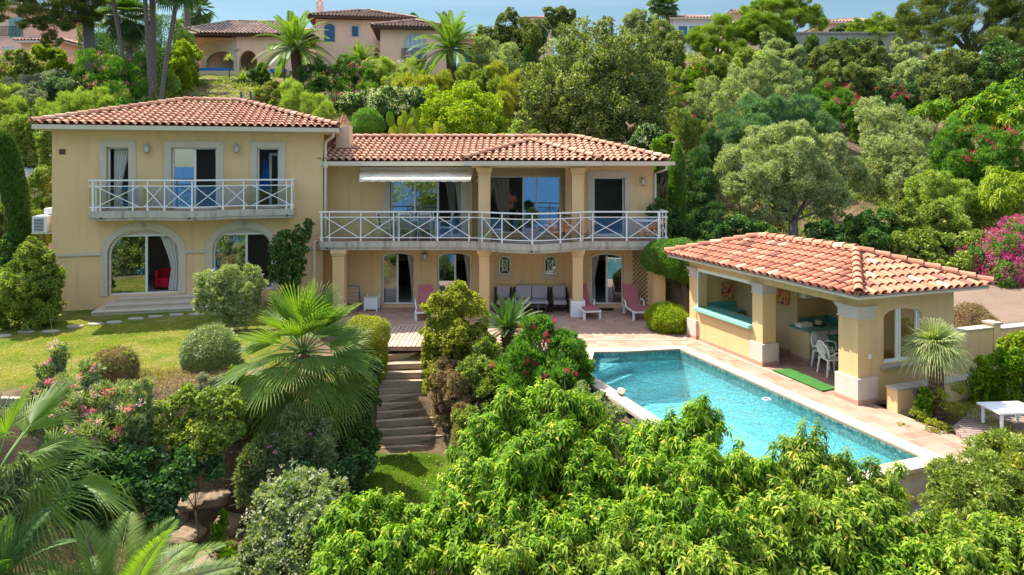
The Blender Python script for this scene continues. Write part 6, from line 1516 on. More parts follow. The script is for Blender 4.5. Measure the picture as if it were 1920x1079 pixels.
# kind: leaf length, width, sub-clump size (share of blob), leaf coverage, outward / up / random pull, fold, droop, material
KIND = {
 'oak':      dict(L=.075, W=.05, sub=.34, cov=2.6, o=.7, u=.35, r=.8, mat='leaf_oak', bark='bark_grey'),
 'olive':    dict(L=.11, W=.026, sub=.27, cov=1.35, o=.8, u=.30, r=.7, mat='leaf_olive', bark='bark_grey'),
 'bright':   dict(L=.07, W=.045, sub=.32, cov=1.7, o=.7, u=.4, r=.8, mat='leaf_lime', bark='bark_brown'),
 'yellow':   dict(L=.075, W=.05, sub=.30, cov=1.5, o=.7, u=.3, r=.9, mat='leaf_yellow', bark='bark_brown'),
 'green':    dict(L=.08, W=.045, sub=.30, cov=1.7, o=.7, u=.3, r=.8, mat='leaf_oleander', bark='bark_brown'),
 'deep':     dict(L=.08, W=.05, sub=.30, cov=1.9, o=.7, u=.3, r=.8, mat='leaf_deep', bark='bark_brown'),
 'ivy':      dict(L=.085, W=.085, sub=.30, cov=1.9, o=.9, u=-.1, r=.6, mat='leaf_ivy', bark='bark_brown'),
 'grey':     dict(L=.05, W=.03, sub=.30, cov=1.5, o=.8, u=.3, r=.8, mat='leaf_grey', bark='bark_brown'),
 'clip':     dict(L=.035, W=.024, sub=0, cov=2.6, o=.5, u=.2, r=.9, mat='leaf_clip', bark='bark_brown'),
 'cliplime': dict(L=.04, W=.03, sub=0, cov=2.6, o=.5, u=.2, r=.9, mat='leaf_lime', bark='bark_brown'),
 'clipdry':  dict(L=.05, W=.012, sub=0, cov=1.7, o=.7, u=.2, r=.8, mat='leaf_dry', bark='bark_brown'),
 'dry':      dict(L=.06, W=.018, sub=.28, cov=.9, o=.7, u=.3, r=.8, mat='leaf_dry', bark='bark_brown'),
 'tamarisk': dict(L=.30, W=.022, sub=.34, cov=1.0, o=.7, u=.8, r=.45, mat='leaf_tamarisk', bark='bark_brown', droop=.12),
 'bluefeather': dict(L=.26, W=.022, sub=.30, cov=1.2, o=.7, u=.6, r=.6, mat='leaf_bluegreen', bark='bark_brown', droop=.12),
 'oleander': dict(L=.15, W=.026, sub=.28, cov=1.45, o=.75, u=.75, r=.5, mat='leaf_oleander', bark='bark_grey', droop=.08),
 'oleandergrey': dict(L=.14, W=.024, sub=.28, cov=1.0, o=.75, u=.75, r=.55, mat='leaf_oleander_grey', bark='bark_grey', droop=.08),
 'pine':     dict(L=.16, W=.022, sub=.32, cov=2.6, o=.8, u=.7, r=.5, mat='leaf_pine', bark='bark_brown'),
 'pinedark': dict(L=.20, W=.024, sub=.32, cov=2.2, o=.8, u=.5, r=.5, mat='leaf_pine_dark', bark='bark_brown'),
 'cypress':  dict(L=.10, W=.022, sub=0, cov=2.4, o=.35, u=1.0, r=.35, mat='leaf_cypress', bark='bark_brown'),
 'boug':     dict(L=.06, W=.045, sub=.30, cov=1.1, o=.7, u=.3, r=.8, mat='leaf_oleander', bark='bark_brown'),
}
def blob_world(blobs):
    out = []
    for b in blobs:
        px, py, rp, Y = b[:4]; rz = b[4] if len(b) > 4 else 1.0; ry = b[5] if len(b) > 5 else 1.0
        c = P(px, py, Y); r = rp*Y/FPX; out.append((np.array(c), np.array([r, r*ry, r*rz])))
    return out
def crown_arrays(bw, kd, rg, Ymean, cap=60000, inner=.45):
    pos, ax, Ls, Ws, tn = [], [], [], [], []
    minpx = 1.9*Ymean/FPX; sc = max(1.0, minpx/max(kd['L']*.8, kd['W']*1.6)) if kd['W'] > .02 else max(1.0, 1.05*Ymean/FPX/kd['W'])
    L0, W0 = kd['L']*(sc if kd['W'] > .02 else max(1, sc*.45)), kd['W']*sc
    tot = sum(4*math.pi*(r[0]*r[1]*r[2])**(2/3) for _, r in bw); n_tot = kd['cov']*tot/(L0*W0*.5); f = min(1, cap/n_tot)
    if f < 1: L0 /= f**.25; W0 /= f**.25
    for c, r in bw:
        area = 4*math.pi*(r[0]*r[1]*r[2])**(2/3); n = int(kd['cov']*area/(L0*W0*.5)*f**.5) if f < 1 else int(kd['cov']*area/(L0*W0*.5))
        n = max(30, int(n))
        if kd['sub']:
            K = max(8, int(2.6/kd['sub']**2)); d = unit(rg.normal(size=(K, 3))); d[:, 2] = np.where(d[:, 2] < -.75, -d[:, 2], d[:, 2])
            cr = rg.uniform(.55, 1.0, K)**.6; cc = c+d*r*cr[:, None]*(1-kd['sub']*.5); srad = kd['sub']*rg.uniform(.6, 1.35, K); ct = rg.normal(0, .13, K)
            k = rg.integers(0, K, n); dd = unit(rg.normal(size=(n, 3))+d[k]*.55); rr = rg.uniform(.25, 1.0, n)**.5
            p = cc[k]+dd*r*(srad[k]*rr)[:, None]; outw = unit(dd*.7+d[k]*.5); tt = .42+ct[k]+rg.normal(0, .16, n)
        else:
            d = unit(rg.normal(size=(n, 3))); ph = d @ rg.normal(size=(3, 6))*4+rg.uniform(0, 6, 6); lump = 1+.055*np.sin(ph).sum(1)*.5
            rr = np.where(rg.random(n) < .8, rg.uniform(.93, 1.02, n), rg.uniform(.6, .95, n)); rr = np.where(rg.random(n) < .035, rg.uniform(1.02, 1.13, n), rr); p = c+d*r*(rr*lump)[:, None]; outw = d; tt = .45+rg.normal(0, .2, n)
        # drop what lies deep inside a neighbouring blob
        keep = np.ones(n, bool)
        for c2, r2 in bw:
            if c2 is c: continue
            keep &= (((p-c2)/r2)**2).sum(1) > inner**2
        p, outw, tt = p[keep], outw[keep], tt[keep]; n = len(p)
        a = unit(outw*kd['o']+np.array([0, 0, kd['u']])+rg.normal(size=(n, 3))*kd['r'])
        pos.append(p-a*L0*.4); ax.append(a); tn.append(tt); Ls.append(L0*rg.uniform(.7, 1.25, n)); Ws.append(W0*rg.uniform(.7, 1.25, n))
    return [np.concatenate(q) for q in (pos, ax, Ls, Ws, tn)]
def make_trunk(root, base, bw, kd, rg, tr, lean=None, fork=.35, matname=None, lim=14):
    m = MB(); base = Vector(base); cen = Vector(np.mean([c for c, _ in bw], 0)); q = random.Random(int(rg.integers(1e6)))
    fk = base.lerp(cen, fork)+Vector((q.uniform(-.1, .1), q.uniform(-.1, .1), 0))
    if lean: fk = Vector(lean)
    base2 = base-Vector((0, 0, .25)); mid = base.lerp(fk, .5)+Vector((q.uniform(-.08, .08), q.uniform(-.08, .08), 0))
    m.tube([base2, base+Vector((0, 0, .05)), mid, fk], [tr*1.45, tr*1.15, tr*.95, tr*.85], 10)
    tg = [Vector(c) for c, _ in bw]
    if len(tg) > lim: q.shuffle(tg); tg = tg[:lim]
    if len(tg) < 4: tg = tg+[Vector(c+unit(rg.normal(size=3))*r*.6*np.array([1, 1, .6])) for c, r in bw for _ in range(4)]
    for c in tg:
        d = c-fk; p1 = fk+d*.35+Vector((q.gauss(0, .12), q.gauss(0, .12), abs(q.gauss(0, .1)))) *d.length*.3; p2 = fk+d*.72+Vector((q.gauss(0, .1), q.gauss(0, .1), 0))*d.length*.2
        r0 = tr*.6*min(1, 3/len(tg)+.3); m.tube([fk, p1, p2, c], [r0, r0*.7, r0*.42, r0*.15], 6)
        for _ in range(3):
            e = c+Vector((q.gauss(0, 1), q.gauss(0, 1), q.gauss(.2, .7))).normalized()*d.length*.22; m.tube([p2, p2.lerp(e, .5)+Vector((0, 0, .03)), e], [r0*.3, r0*.2, r0*.06], 4)
    return m.build('trunk', matname or kd['bark'], root, Matrix(), True)
def flower_mesh(root, bw, rg, n, size, mat, Ymean, petals=12, top=-.1, name='blossoms', front=.4):
    pc = []
    w = np.array([r[0]**2 for _, r in bw]); w = w/w.sum()
    for _ in range(n):
        c, r = bw[rg.choice(len(bw), p=w)]; d = unit(rg.normal(size=3)+np.array([0, -front, .35]))
        if d[2] < top: d[2] = abs(d[2])
        pc.append(c+d*r*rg.uniform(.95, 1.08))
    pc = np.array(pc); k = np.repeat(np.arange(n), petals); N = len(k); d = unit(rg.normal(size=(N, 3))); csz = rg.uniform(.5, 1.3, n)
    p = pc[k]+d*(size*csz[k]*rg.uniform(.2, 1, N))[:, None]; s = max(.035, 1.5*Ymean/FPX)
    a = unit(d+rg.normal(size=(N, 3))*.6+np.array([0, 0, .3])); v, f = leaf_quads(p, a, unit(rg.normal(size=(N, 3))), s*rg.uniform(.8, 1.5, N), s*rg.uniform(.8, 1.4, N), .15)
    cl = rg.uniform(.15, .85, n); t_ = np.clip(cl[k]+rg.normal(0, .15, N), 0, 1)
    return np_mesh(name, v, f, t_, mat, root, Matrix())
_seed = [100]
def plant(name, label, cat, kind, blobs, base=None, tr=.06, group=None, fl=None, cap=60000, mat=None, cov=None, inner=.45, fork=.35, bz=None, fill=True, **over):
    _seed[0] += 1; rg = np.random.default_rng(_seed[0]); kd = dict(KIND[kind]); kd.update(over)
    if cov: kd['cov'] = cov
    bw = blob_world(blobs); bw0 = bw; Ym = float(np.mean([c[1] for c, _ in bw]))
    if fill and bz is None:                               # foliage reaches down to the ground under every blob
        ex = []
        for c, r in bw:
            g_ = gz(c[0], c[1]); z_ = c[2]-r[2]; k_ = 0; rr_ = r.copy()
            while z_ > g_+.15 and k_ < 3:
                rr_ = rr_*.93; c = c-np.array([0, 0, rr_[2]*.95]); z_ = c[2]-rr_[2]
                if not any((((c-c2)/r2)**2).sum() < .35 for c2, r2 in bw+ex): ex.append((c.copy(), rr_.copy()))
                k_ += 1
        bw = bw+ex
    if kd['sub']:                                         # break round outlines with smaller lobes
        ex = []
        for c, r in bw:
            for _ in range(4):
                d_ = unit(rg.normal(size=3)+np.array([0, -.2, .25])); ex.append((c+d_*r*rg.uniform(.62, .98), r*rg.uniform(.28, .52)))
        bw = [(c, r*.88) for c, r in bw]+ex
    bx, by = (P(base[0], 0, base[1]).x, base[1]) if base else (float(np.mean([c[0] for c, _ in bw])), Ym)
    b = (bx, by, (gz(bx, by) if bz is None else bz))
    root = thing(name, label, cat, b, 0, group)
    pos, ax, Ls, Ws, tn = crown_arrays(bw, kd, rg, Ym, cap, inner)
    v, f = leaf_quads(pos, ax, unit(rg.normal(size=pos.shape)), Ls, Ws, .22, kd.get('droop', .05))
    np_mesh('crown' if cat == 'tree' else 'foliage', v, f, np.clip(tn, 0, 1), mat or kd['mat'], root, Matrix())
    make_trunk(root, b, bw, kd, rg, tr, fork=fork, matname=None)
    if root.children: 
        if cat != 'tree': 
            for ch in root.children:
                if ch.name.startswith('trunk'): ch.name = 'stem'
    for fspec in (fl or []):
        flower_mesh(root, bw0, rg, fspec[0], fspec[1], fspec[2], Ym, petals=fspec[3] if len(fspec) > 3 else 12, name='blossoms')
    return root
# ---- tree of drooping leaf rosettes (the bright broadleaf trees)
def shoot_tree(name, label, blobs, base, seed, mat='leaf_bright', L=.128, W=.046, dens=1.0, per=13, group=None, tr=.08, cat='tree', extra=()):
    rg = np.random.default_rng(seed); bw = blob_world(blobs); Ym = float(np.mean([c[1] for c, _ in bw]))
    ex = [(c+unit(rg.normal(size=3)+np.array([0, 0, .6]))*r*rg.uniform(.7, 1.0), r*rg.uniform(.22, .42)) for c, r in bw for _ in range(4)]; bw = [(c, r*.84) for c, r in bw]+ex
    bx, by = P(base[0], 0, base[1]).x, base[1]; b = (bx, by, gz(bx, by)); root = thing(name, label, cat, b, 0, group)
    C_, A_ = [], []
    for c, r in bw:
        n = int(dens*.78*4*math.pi*r[0]**2/(L*L*.95)); d = unit(rg.normal(size=(n, 3))+np.array([0, 0, .25])); rad = rg.uniform(.45, 1.02, n)**.5
        lump = 1+.19*np.sin(d @ np.array([9, 5, 11])+rg.uniform(0, 6))+.10*np.sin(d @ np.array([-7, 6, 2])+rg.uniform(0, 6)); p = c+d*r*(rad*lump)[:, None]; keep = np.ones(n, bool)
        for c2, r2 in bw:
            if c2 is not c: keep &= (((p-c2)/r2)**2).sum(1) > .35
        C_.append(p[keep]); A_.append(unit(d[keep]*.55+np.array([0, 0, .8])+rg.normal(size=(keep.sum(), 3))*.25))
    for e in extra:                                   # tall leading shoots
        p0 = np.array(P(e[0], e[1]+e[2], e[3])); hgt = e[2]*e[3]/FPX
        for j in range(int(hgt/.07)+2):
            q = p0+np.array([0, 0, hgt])*(j/(hgt/.07+1))+rg.normal(size=3)*.10*(1-j/(hgt/.07+2)); C_.append(q[None]); A_.append(unit(np.array([[0, 0, 1.0]])+rg.normal(size=(1, 3))*.35))
    C_, A_ = np.concatenate(C_), np.concatenate(A_); S = len(C_); k = np.repeat(np.arange(S), per); j = np.tile(np.arange(per), S); N = len(k)
    ax = A_[k]; t1 = unit(np.cross(ax, rg.normal(size=(S, 3))[k]+1e-3)); t1 = unit(np.cross(ax, unit(rg.normal(size=(S, 3)))[k])); t2 = np.cross(ax, t1)
    ang = j*2.399+rg.uniform(0, .6, N); h = j/per; rad_ = t1*np.cos(ang)[:, None]+t2*np.sin(ang)[:, None]
    el = .75*h-.35+rg.normal(0, .28, N); a = unit(rad_+ax*el[:, None]); a[:, 2] -= .32*(1-h); a = unit(a)
    pos = C_[k]+ax*(h*.11)[:, None]; sz = rg.uniform(.7, 1.25, S)[k]*(1-.25*h)
    v, f = leaf_quads(pos, a, ax+rg.normal(size=(N, 3))*.15, L*sz*rg.uniform(.8, 1.2, N), W*sz*rg.uniform(.85, 1.2, N), .24, .42, True)
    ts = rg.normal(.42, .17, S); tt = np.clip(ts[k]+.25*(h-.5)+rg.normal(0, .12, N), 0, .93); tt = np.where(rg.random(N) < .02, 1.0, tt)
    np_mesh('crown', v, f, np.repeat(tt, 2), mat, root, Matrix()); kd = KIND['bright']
    tw, tf = leaf_quads(C_-A_*.34+rg.normal(size=C_.shape)*.02, A_, unit(rg.normal(size=C_.shape)), .40, .016, .1, 0); np_mesh('twigs', tw, tf, np.full(len(tf), .3), 'bark_brown', root, Matrix())
    make_trunk(root, b, bw, kd, rg, tr, lim=24); return root
# ---- palms
def fan_leaf(m, hub, out, up, Rr, nseg, spread, rg, droop=.25, split=.62):
    side = out.cross(up).normalized(); up = side.cross(out).normalized(); i0 = len(m.v); base = rg.uniform(-.05, .05)
    for k in range(nseg):
        a0 = -spread+2*spread*k/nseg; a1 = -spread+2*spread*(k+1)/nseg; am = (a0+a1)/2
        L_ = Rr*(.72+.28*math.cos(am*.75))*rg.uniform(.93, 1.03)
        def dr(a): return out*math.cos(a)+side*math.sin(a)
        cup = .16*abs(math.sin(am)); sp = split
        lift = up*(cup*Rr*sp)
        pm = hub+dr(am)*L_*sp+lift; w = L_*sp*math.sin((a1-a0)/2)*1.0; tdir = dr(am); sd = (-out*math.sin(am)+side*math.cos(am))
        l = pm-sd*w*.93-up*w*.95; r = pm+sd*w*.93-up*w*.95; dd = droop*rg.uniform(.5, 1.5)
        pt = hub+dr(am)*L_*.84+lift*1.2+Vector((0, 0, -dd*L_*.16)); tip = hub+dr(am)*L_*1.0+lift*1.2+Vector((0, 0, -dd*L_*.45)); w2 = w*(.72 if split > .5 else .5)
        tt = min(1, max(0, base+.42+rg.gauss(0, .10)))
        o = len(m.v); m.v += [tuple(hub), tuple(l), tuple(pm), tuple(r), tuple(pt-sd*w2-up*w2*.4), tuple(pt), tuple(pt+sd*w2-up*w2*.4), tuple(tip)]
        for f in ((0, 1, 2), (0, 2, 3), (1, 4, 5, 2), (2, 5, 6, 3), (4, 7, 5), (5, 7, 6)): m.f.append(tuple(o+i for i in f)); m.t.append(tt if len(f) == 4 or f[0] == 0 else min(1, tt+.3))
def fan_palm(name, label, c, base, n, pet, Rr, seed, mat='leaf_palm', tr=.16, trunkmat='bark_palm', nseg=34, group=None, low=-35, high=85, skirt=0, spread=2.0, sc=1, split=.62, bias=None, trunk_pts=None):
    q = random.Random(seed); root = thing(name, label, 'palm', base, 0, group); c = Vector(c)
    m = MB(); st = MB()
    for k in range(n):
        az = k*2.39996+q.uniform(-.2, .2); s = (k+.5)/n; el = R(high+(low-high)*s**.8)+q.uniform(-.08, .08)
        d = Vector((math.cos(az)*math.cos(el), math.sin(az)*math.cos(el), math.sin(el))); pl_ = pet*q.uniform(.65, 1.25)*(.75+.35*s)
        sag = Vector((0, 0, -.10*pl_*(math.cos(el)))); hub = c+d*pl_+sag*1.4; mid = c+d*pl_*.5+sag*.3
        st.tube([c+d*.05, mid, hub], [.022*sc, .016*sc, .010*sc], 5)
        out = (d+Vector((0, 0, -.22-.35*s))).normalized(); up = Vector((0, 0, 1)) if abs(out.z) < .85 else Vector((-math.cos(az), -math.sin(az), .3)); up = (up+Vector((q.uniform(-.35, .35), q.uniform(-.35, .35), 0))).normalized()
        fan_leaf(m, hub, out, up, Rr*q.uniform(.8, 1.12), nseg, spread*q.uniform(.85, 1.1), q, .12+.62*s*s if split > .45 else .3+.6*s, split)
    m.build('fronds', mat, root, Matrix()); st.build('leaf_stalks', 'stem_green', root, Matrix(), True)
    t_ = MB(); b = Vector(base); pts_ = trunk_pts or [b-Vector((0, 0, .3)), b.lerp(c, .3), b.lerp(c, .7), c]
    t_.tube(pts_, [tr*1.25]+[tr]*(len(pts_)-2)+[tr*.9], 14); t_.build('trunk', trunkmat, root, Matrix(), True)
    if skirt:
        m = MB()
        for k in range(skirt):
            az = q.uniform(0, 6.28); z = -q.uniform(.0, 1.0)*skirt*.035; d = Vector((math.cos(az), math.sin(az), 0)); h0 = c+Vector((0, 0, z))+d*.25
            out = (d*.35+Vector((0, 0, -1))).normalized(); fan_leaf(m, h0, out, d, Rr*.75, 10, .5, q, .1)
        m.build('dead_skirt', 'palm_dead', root, Matrix())
    return root
def frond(m, c, az, el, L_, q, nl=46, lw=.035, ll=.42, arch=.9, sp=1.0, st=None, tw=0):
    """feather frond: arching midrib with folded leaflets on both sides"""
    n = 14; pts = []; d = Vector((math.cos(az)*math.cos(el), math.sin(az)*math.cos(el), math.sin(el))); p = Vector(c); dirv = d.copy()
    for i in range(n+1):
        pts.append(p.copy()); p = p+dirv*(L_/n); dirv = (dirv+Vector((0, 0, -arch/n*(.4+1.1*i/n)))).normalized()
    (st or m).tube(pts, [.024*(1-.85*i/n)*max(.6, L_/2.2) for i in range(n+1)], 4, False)
    base = q.uniform(-.08, .08); tw_ = q.uniform(-.3, .3)+tw
    for i in range(nl):
        f = .10+.90*i/nl; x_ = f*n; j = min(n-1, int(x_)); a = pts[j].lerp(pts[j+1], x_-j); t_ = (pts[j+1]-pts[j]).normalized(); sd = t_.cross(Vector((math.sin(tw_)*math.sin(az), -math.sin(tw_)*math.cos(az), 1))).normalized(); up = sd.cross(t_).normalized()
        len_ = ll*(math.sin(math.pi*min(1, .18+f*.80)))**.7*q.uniform(.88, 1.1)
        for s in (-1, 1):
            dr_ = (sd*s*.80+t_*(.55+.5*f)+up*(.32*sp)+Vector((0, 0, -.05))).normalized(); w = up.cross(dr_).normalized()*lw*.5; mid = a+dr_*len_*.45; tip = a+dr_*len_+Vector((0, 0, -.13*len_))
            o = len(m.v); m.v += [tuple(a), tuple(mid+w+up*.01), tuple(tip), tuple(mid-w+up*.01)]; m.f.append((o, o+1, o+2, o+3)); m.t.append(min(1, max(0, .42+base+q.gauss(0, .12)+(.10 if i % 5 == 0 else 0))))
def feather_palm(name, label, c, base, n, L_, seed, mat='leaf_palm', tr=.28, trunkmat='bark_fibre', low=-25, high=82, group=None, nl=46, lw=.035, ll=.42, arch=.9, azs=None, cat='palm'):
    q = random.Random(seed); root = thing(name, label, cat, base, 0, group); m = MB(); st = MB()
    for k in range(n):
        az = k*2.39996+q.uniform(-.2, .2) if azs is None else q.uniform(*azs); s = (k+.5)/n; el = R(high+(low-high)*s)+q.uniform(-.1, .1); frond(m, Vector(c)+Vector((math.cos(az), math.sin(az), 0))*.08, az, el, L_*q.uniform(.85, 1.1), q, nl, lw, ll, arch, st=st)
    m.build('fronds', mat, root, Matrix()); st.build('midribs', 'stem_green', root, Matrix(), True)
    t_ = MB(); b = Vector(base); c = Vector(c); t_.tube([b-Vector((0, 0, .3)), b.lerp(c, .4), b.lerp(c, .85), c+Vector((0, 0, .08))], [tr*1.05, tr, tr*1.05, tr*.6], 14)
    # stubs of cut leaf bases
    for k in range(60):
        az = k*2.39996; f = .15+.85*k/60; p = b.lerp(c, f); d = Vector((math.cos(az), math.sin(az), .6)).normalized(); t_.bar(p+d*tr*.8, p+d*(tr+.09), .055, .03)
    t_.build('trunk', trunkmat, root, Matrix()); return root
def blades(name, label, cat, base, n, L_, w, seed, mat, spread=.8, stiff=.6, group=None, stem=0):
    """agave / cordyline / yucca: a rosette of tapering arched blades"""
    q = random.Random(seed); root = thing(name, label, cat, base, 0, group); m = MB(); c = Vector(base)+Vector((0, 0, stem))
    for k in range(n):
        az = k*2.39996; s = (k+.5)/n; el = R(86-(86-spread*10)*s); d = Vector((math.cos(az)*math.cos(el), math.sin(az)*math.cos(el), math.sin(el))); p = c.copy(); L2 = L_*q.uniform(.8, 1.1); prev = None
        for i in range(6):
            f = i/5; ww = w*(1-f**2)*.5+.002; sd = Vector((-math.sin(az), math.cos(az), 0))*ww; cur = (p-sd+Vector((0, 0, ww*.5)), p, p+sd+Vector((0, 0, ww*.5)))
            if prev: m.add([prev[0], prev[1], prev[2], cur[0], cur[1], cur[2]], [(0, 1, 4, 3), (1, 2, 5, 4)], min(1, max(0, q.gauss(.5, .2))))
            prev = cur; d = (d+Vector((0, 0, -(1-stiff)*.35))).normalized(); p = p+d*L2/5
    m.build('leaves', mat, root, Matrix()); 
    t_ = MB(); t_.tube([Vector(base)-Vector((0, 0, .15)), Vector(base)+Vector((0, 0, max(.12, stem)))], [.06, .045], 8); t_.build('stem', 'bark_brown', root, Matrix()); return root
# ================================================================ GARDEN: FOREGROUND
def gp(px, Y): X_ = P(px, 0, Y).x; return (X_, Y, gz(X_, Y))
# -- bright broadleaf trees along the bottom
gb = 'bright broadleaf trees along the bottom of the slope'
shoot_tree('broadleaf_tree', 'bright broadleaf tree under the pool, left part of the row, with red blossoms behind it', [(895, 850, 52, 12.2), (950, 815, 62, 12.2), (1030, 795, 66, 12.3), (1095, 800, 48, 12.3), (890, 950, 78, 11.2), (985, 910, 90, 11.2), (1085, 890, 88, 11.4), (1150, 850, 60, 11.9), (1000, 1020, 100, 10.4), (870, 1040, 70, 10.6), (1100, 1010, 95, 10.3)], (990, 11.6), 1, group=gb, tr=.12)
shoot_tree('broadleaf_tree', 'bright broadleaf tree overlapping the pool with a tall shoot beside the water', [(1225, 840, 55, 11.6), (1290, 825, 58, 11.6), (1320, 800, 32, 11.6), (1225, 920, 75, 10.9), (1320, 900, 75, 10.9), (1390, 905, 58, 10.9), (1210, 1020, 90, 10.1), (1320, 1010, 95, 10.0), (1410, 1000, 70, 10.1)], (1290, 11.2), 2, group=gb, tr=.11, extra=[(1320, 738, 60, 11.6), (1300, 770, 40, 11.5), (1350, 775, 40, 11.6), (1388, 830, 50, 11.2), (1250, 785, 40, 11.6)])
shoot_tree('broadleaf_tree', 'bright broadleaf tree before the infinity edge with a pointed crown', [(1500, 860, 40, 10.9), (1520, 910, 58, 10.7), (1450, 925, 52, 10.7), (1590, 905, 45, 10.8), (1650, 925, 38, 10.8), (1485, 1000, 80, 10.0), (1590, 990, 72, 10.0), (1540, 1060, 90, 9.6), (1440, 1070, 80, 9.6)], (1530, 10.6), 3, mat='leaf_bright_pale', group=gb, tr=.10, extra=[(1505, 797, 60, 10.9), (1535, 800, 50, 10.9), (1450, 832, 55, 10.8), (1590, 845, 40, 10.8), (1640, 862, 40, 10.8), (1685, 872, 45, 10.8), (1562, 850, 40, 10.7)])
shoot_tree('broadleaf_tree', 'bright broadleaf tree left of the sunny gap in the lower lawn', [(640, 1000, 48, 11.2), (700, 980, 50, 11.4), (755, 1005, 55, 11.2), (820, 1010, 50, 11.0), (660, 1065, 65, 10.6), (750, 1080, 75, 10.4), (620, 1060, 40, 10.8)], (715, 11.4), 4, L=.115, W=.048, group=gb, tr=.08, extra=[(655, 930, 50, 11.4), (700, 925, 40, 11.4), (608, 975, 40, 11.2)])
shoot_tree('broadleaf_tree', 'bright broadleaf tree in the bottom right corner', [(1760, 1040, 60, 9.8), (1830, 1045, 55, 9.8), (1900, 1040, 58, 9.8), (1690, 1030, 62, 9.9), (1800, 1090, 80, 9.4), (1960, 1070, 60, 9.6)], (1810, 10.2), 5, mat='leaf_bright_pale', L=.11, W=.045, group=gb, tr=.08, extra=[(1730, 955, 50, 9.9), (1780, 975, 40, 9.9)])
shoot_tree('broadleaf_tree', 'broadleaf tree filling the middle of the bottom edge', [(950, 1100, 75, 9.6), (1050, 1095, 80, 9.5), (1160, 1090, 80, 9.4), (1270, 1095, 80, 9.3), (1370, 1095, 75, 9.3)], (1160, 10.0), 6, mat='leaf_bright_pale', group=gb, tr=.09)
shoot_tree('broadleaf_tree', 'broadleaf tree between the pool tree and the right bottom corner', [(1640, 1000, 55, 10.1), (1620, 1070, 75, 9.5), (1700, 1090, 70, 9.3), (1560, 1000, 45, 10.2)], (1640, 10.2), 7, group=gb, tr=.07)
# -- the big fan palm in the middle
cpm = P(568, 662, 15.9)
fan_palm('fan_palm', 'large fan palm with green and drooping fronds before the villa steps', cpm, gp(566, 15.9), 46, .88, 1.08, 11, tr=.20, trunkmat='bark_fibre', nseg=26, low=-58, high=87, spread=1.25, skirt=12, split=.5)
fan_palm('fan_palm', 'fan palm cut by the left edge with long fronds over the ivy', P(-15, 905, 10.2), gp(-10, 10.2), 24, .95, 1.0, 12, tr=.2, trunkmat='bark_fibre', nseg=32, low=-40, high=78, spread=1.25, split=.42)
feather_palm('feather_palm', 'feather palm with broad arching fronds at the lower left corner', P(205, 1175, 9.6), gp(215, 9.6), 26, 1.6, 13, 'leaf_palm', .16, low=-5, high=66, nl=74, lw=.018, ll=.46, arch=.8)
feather_palm('feather_palm', 'feathery frond tuft peeping in at the far lower left edge', P(-20, 1090, 9.0), gp(-20, 9.0), 14, .9, 14, 'leaf_palm_deep', .1, low=10, high=80, nl=30, lw=.03, ll=.26, arch=.8)
feather_palm('sago_palm', 'dark sago palm between the yellow shrub and the red oleander', P(952, 618, 20.2), gp(952, 20.2), 46, 1.05, 15, 'leaf_palm_deep', .18, low=-5, high=80, nl=46, lw=.022, ll=.16, arch=.75, cat='palm')
fan_palm('small_fan_palm', 'small bristly fan palm on a shaggy trunk before the pool house end', P(1754, 648, 14.9), gp(1757, 14.9), 46, .14, .62, 16, 'leaf_palm_grey', .15, 'bark_fibre', nseg=16, low=-18, high=88, spread=.85, sc=.6, split=.4)
# shaggy trunk stubs of the small palm
# -- clipped and loose shrubs of the upper garden
gc = 'clipped round bushes'
plant('clipped_bush', 'round clipped grey green bush on the lawn left of the fan palm', 'bush', 'clip', [(395, 660, 51, 17.6, .95)], base=(395, 17.6), group=gc, mat='leaf_oleander_grey', fl=[(260, .04, 'leaf_grey', 3)])
plant('clipped_bush', 'dry brown topped round bush on the lower left of the lawn', 'bush', 'clipdry', [(213, 688, 42, 16.3, .82)], base=(213, 16.3), group=gc, cov=2.6, mat='leaf_dry', fl=[(160, .05, 'leaf_clip', 8)])
plant('clipped_bush', 'yellowish clipped dome bush left of the top of the timber stairs', 'bush', 'clip', [(686, 630, 44, 19.8, .86)], base=(690, 19.8), group=gc, mat='leaf_yellow')
plant('clipped_bush', 'bright lime clipped dome bush by the left end of the pool house', 'bush', 'cliplime', [(1250, 598, 38, 22.9, .80), (1262, 602, 30, 22.6, .85)], base=(1252, 22.8), group=gc)
plant('ball_bush', 'dark twiggy round bush on the gravel behind the pool house end', 'bush', 'clipdry', [(1822, 606, 34, 19.5, 1.0), (1845, 614, 26, 19.2, 1.0)], base=(1826, 19.4), cov=2.6)
plant('umbrella_bush', 'wide clipped green tree shading the ochre garden pillar', 'tree', 'clip', [(1238, 482, 34, 24.6, .95), (1275, 488, 42, 24.2, .95), (1315, 482, 34, 24.2, .9), (1300, 500, 32, 23.8, 1.0)], base=(1290, 24.0), tr=.11, mat='leaf_oleander', fork=.7, fill=False)
plant('yellow_shrub', 'loose yellow green shrub covering the terrace beside the timber stairs', 'shrub', 'yellow', [(858, 560, 32, 19.6), (828, 588, 40, 19.5), (880, 596, 42, 19.5), (845, 635, 50, 19.3), (892, 640, 40, 19.4), (808, 620, 24, 19.4), (862, 540, 16, 19.6)], base=(855, 19.4), tr=.05, cov=1.15)
plant('dry_shrub', 'dry brownish shrub hanging over the bank right of the timber stairs', 'shrub', 'dry', [(835, 700, 32, 18.6), (862, 735, 38, 18.0), (885, 700, 34, 18.6), (868, 780, 26, 17.2)], base=(850, 18.4), cov=1.1)
plant('mixed_shrub', 'dark green shrub below the yellow one on the stair bank', 'shrub', 'green', [(895, 700, 38, 18.2), (920, 740, 36, 17.6), (905, 665, 30, 18.6), (935, 700, 26, 17.8), (880, 785, 26, 16.6)], base=(905, 18.0), mat='leaf_clip')
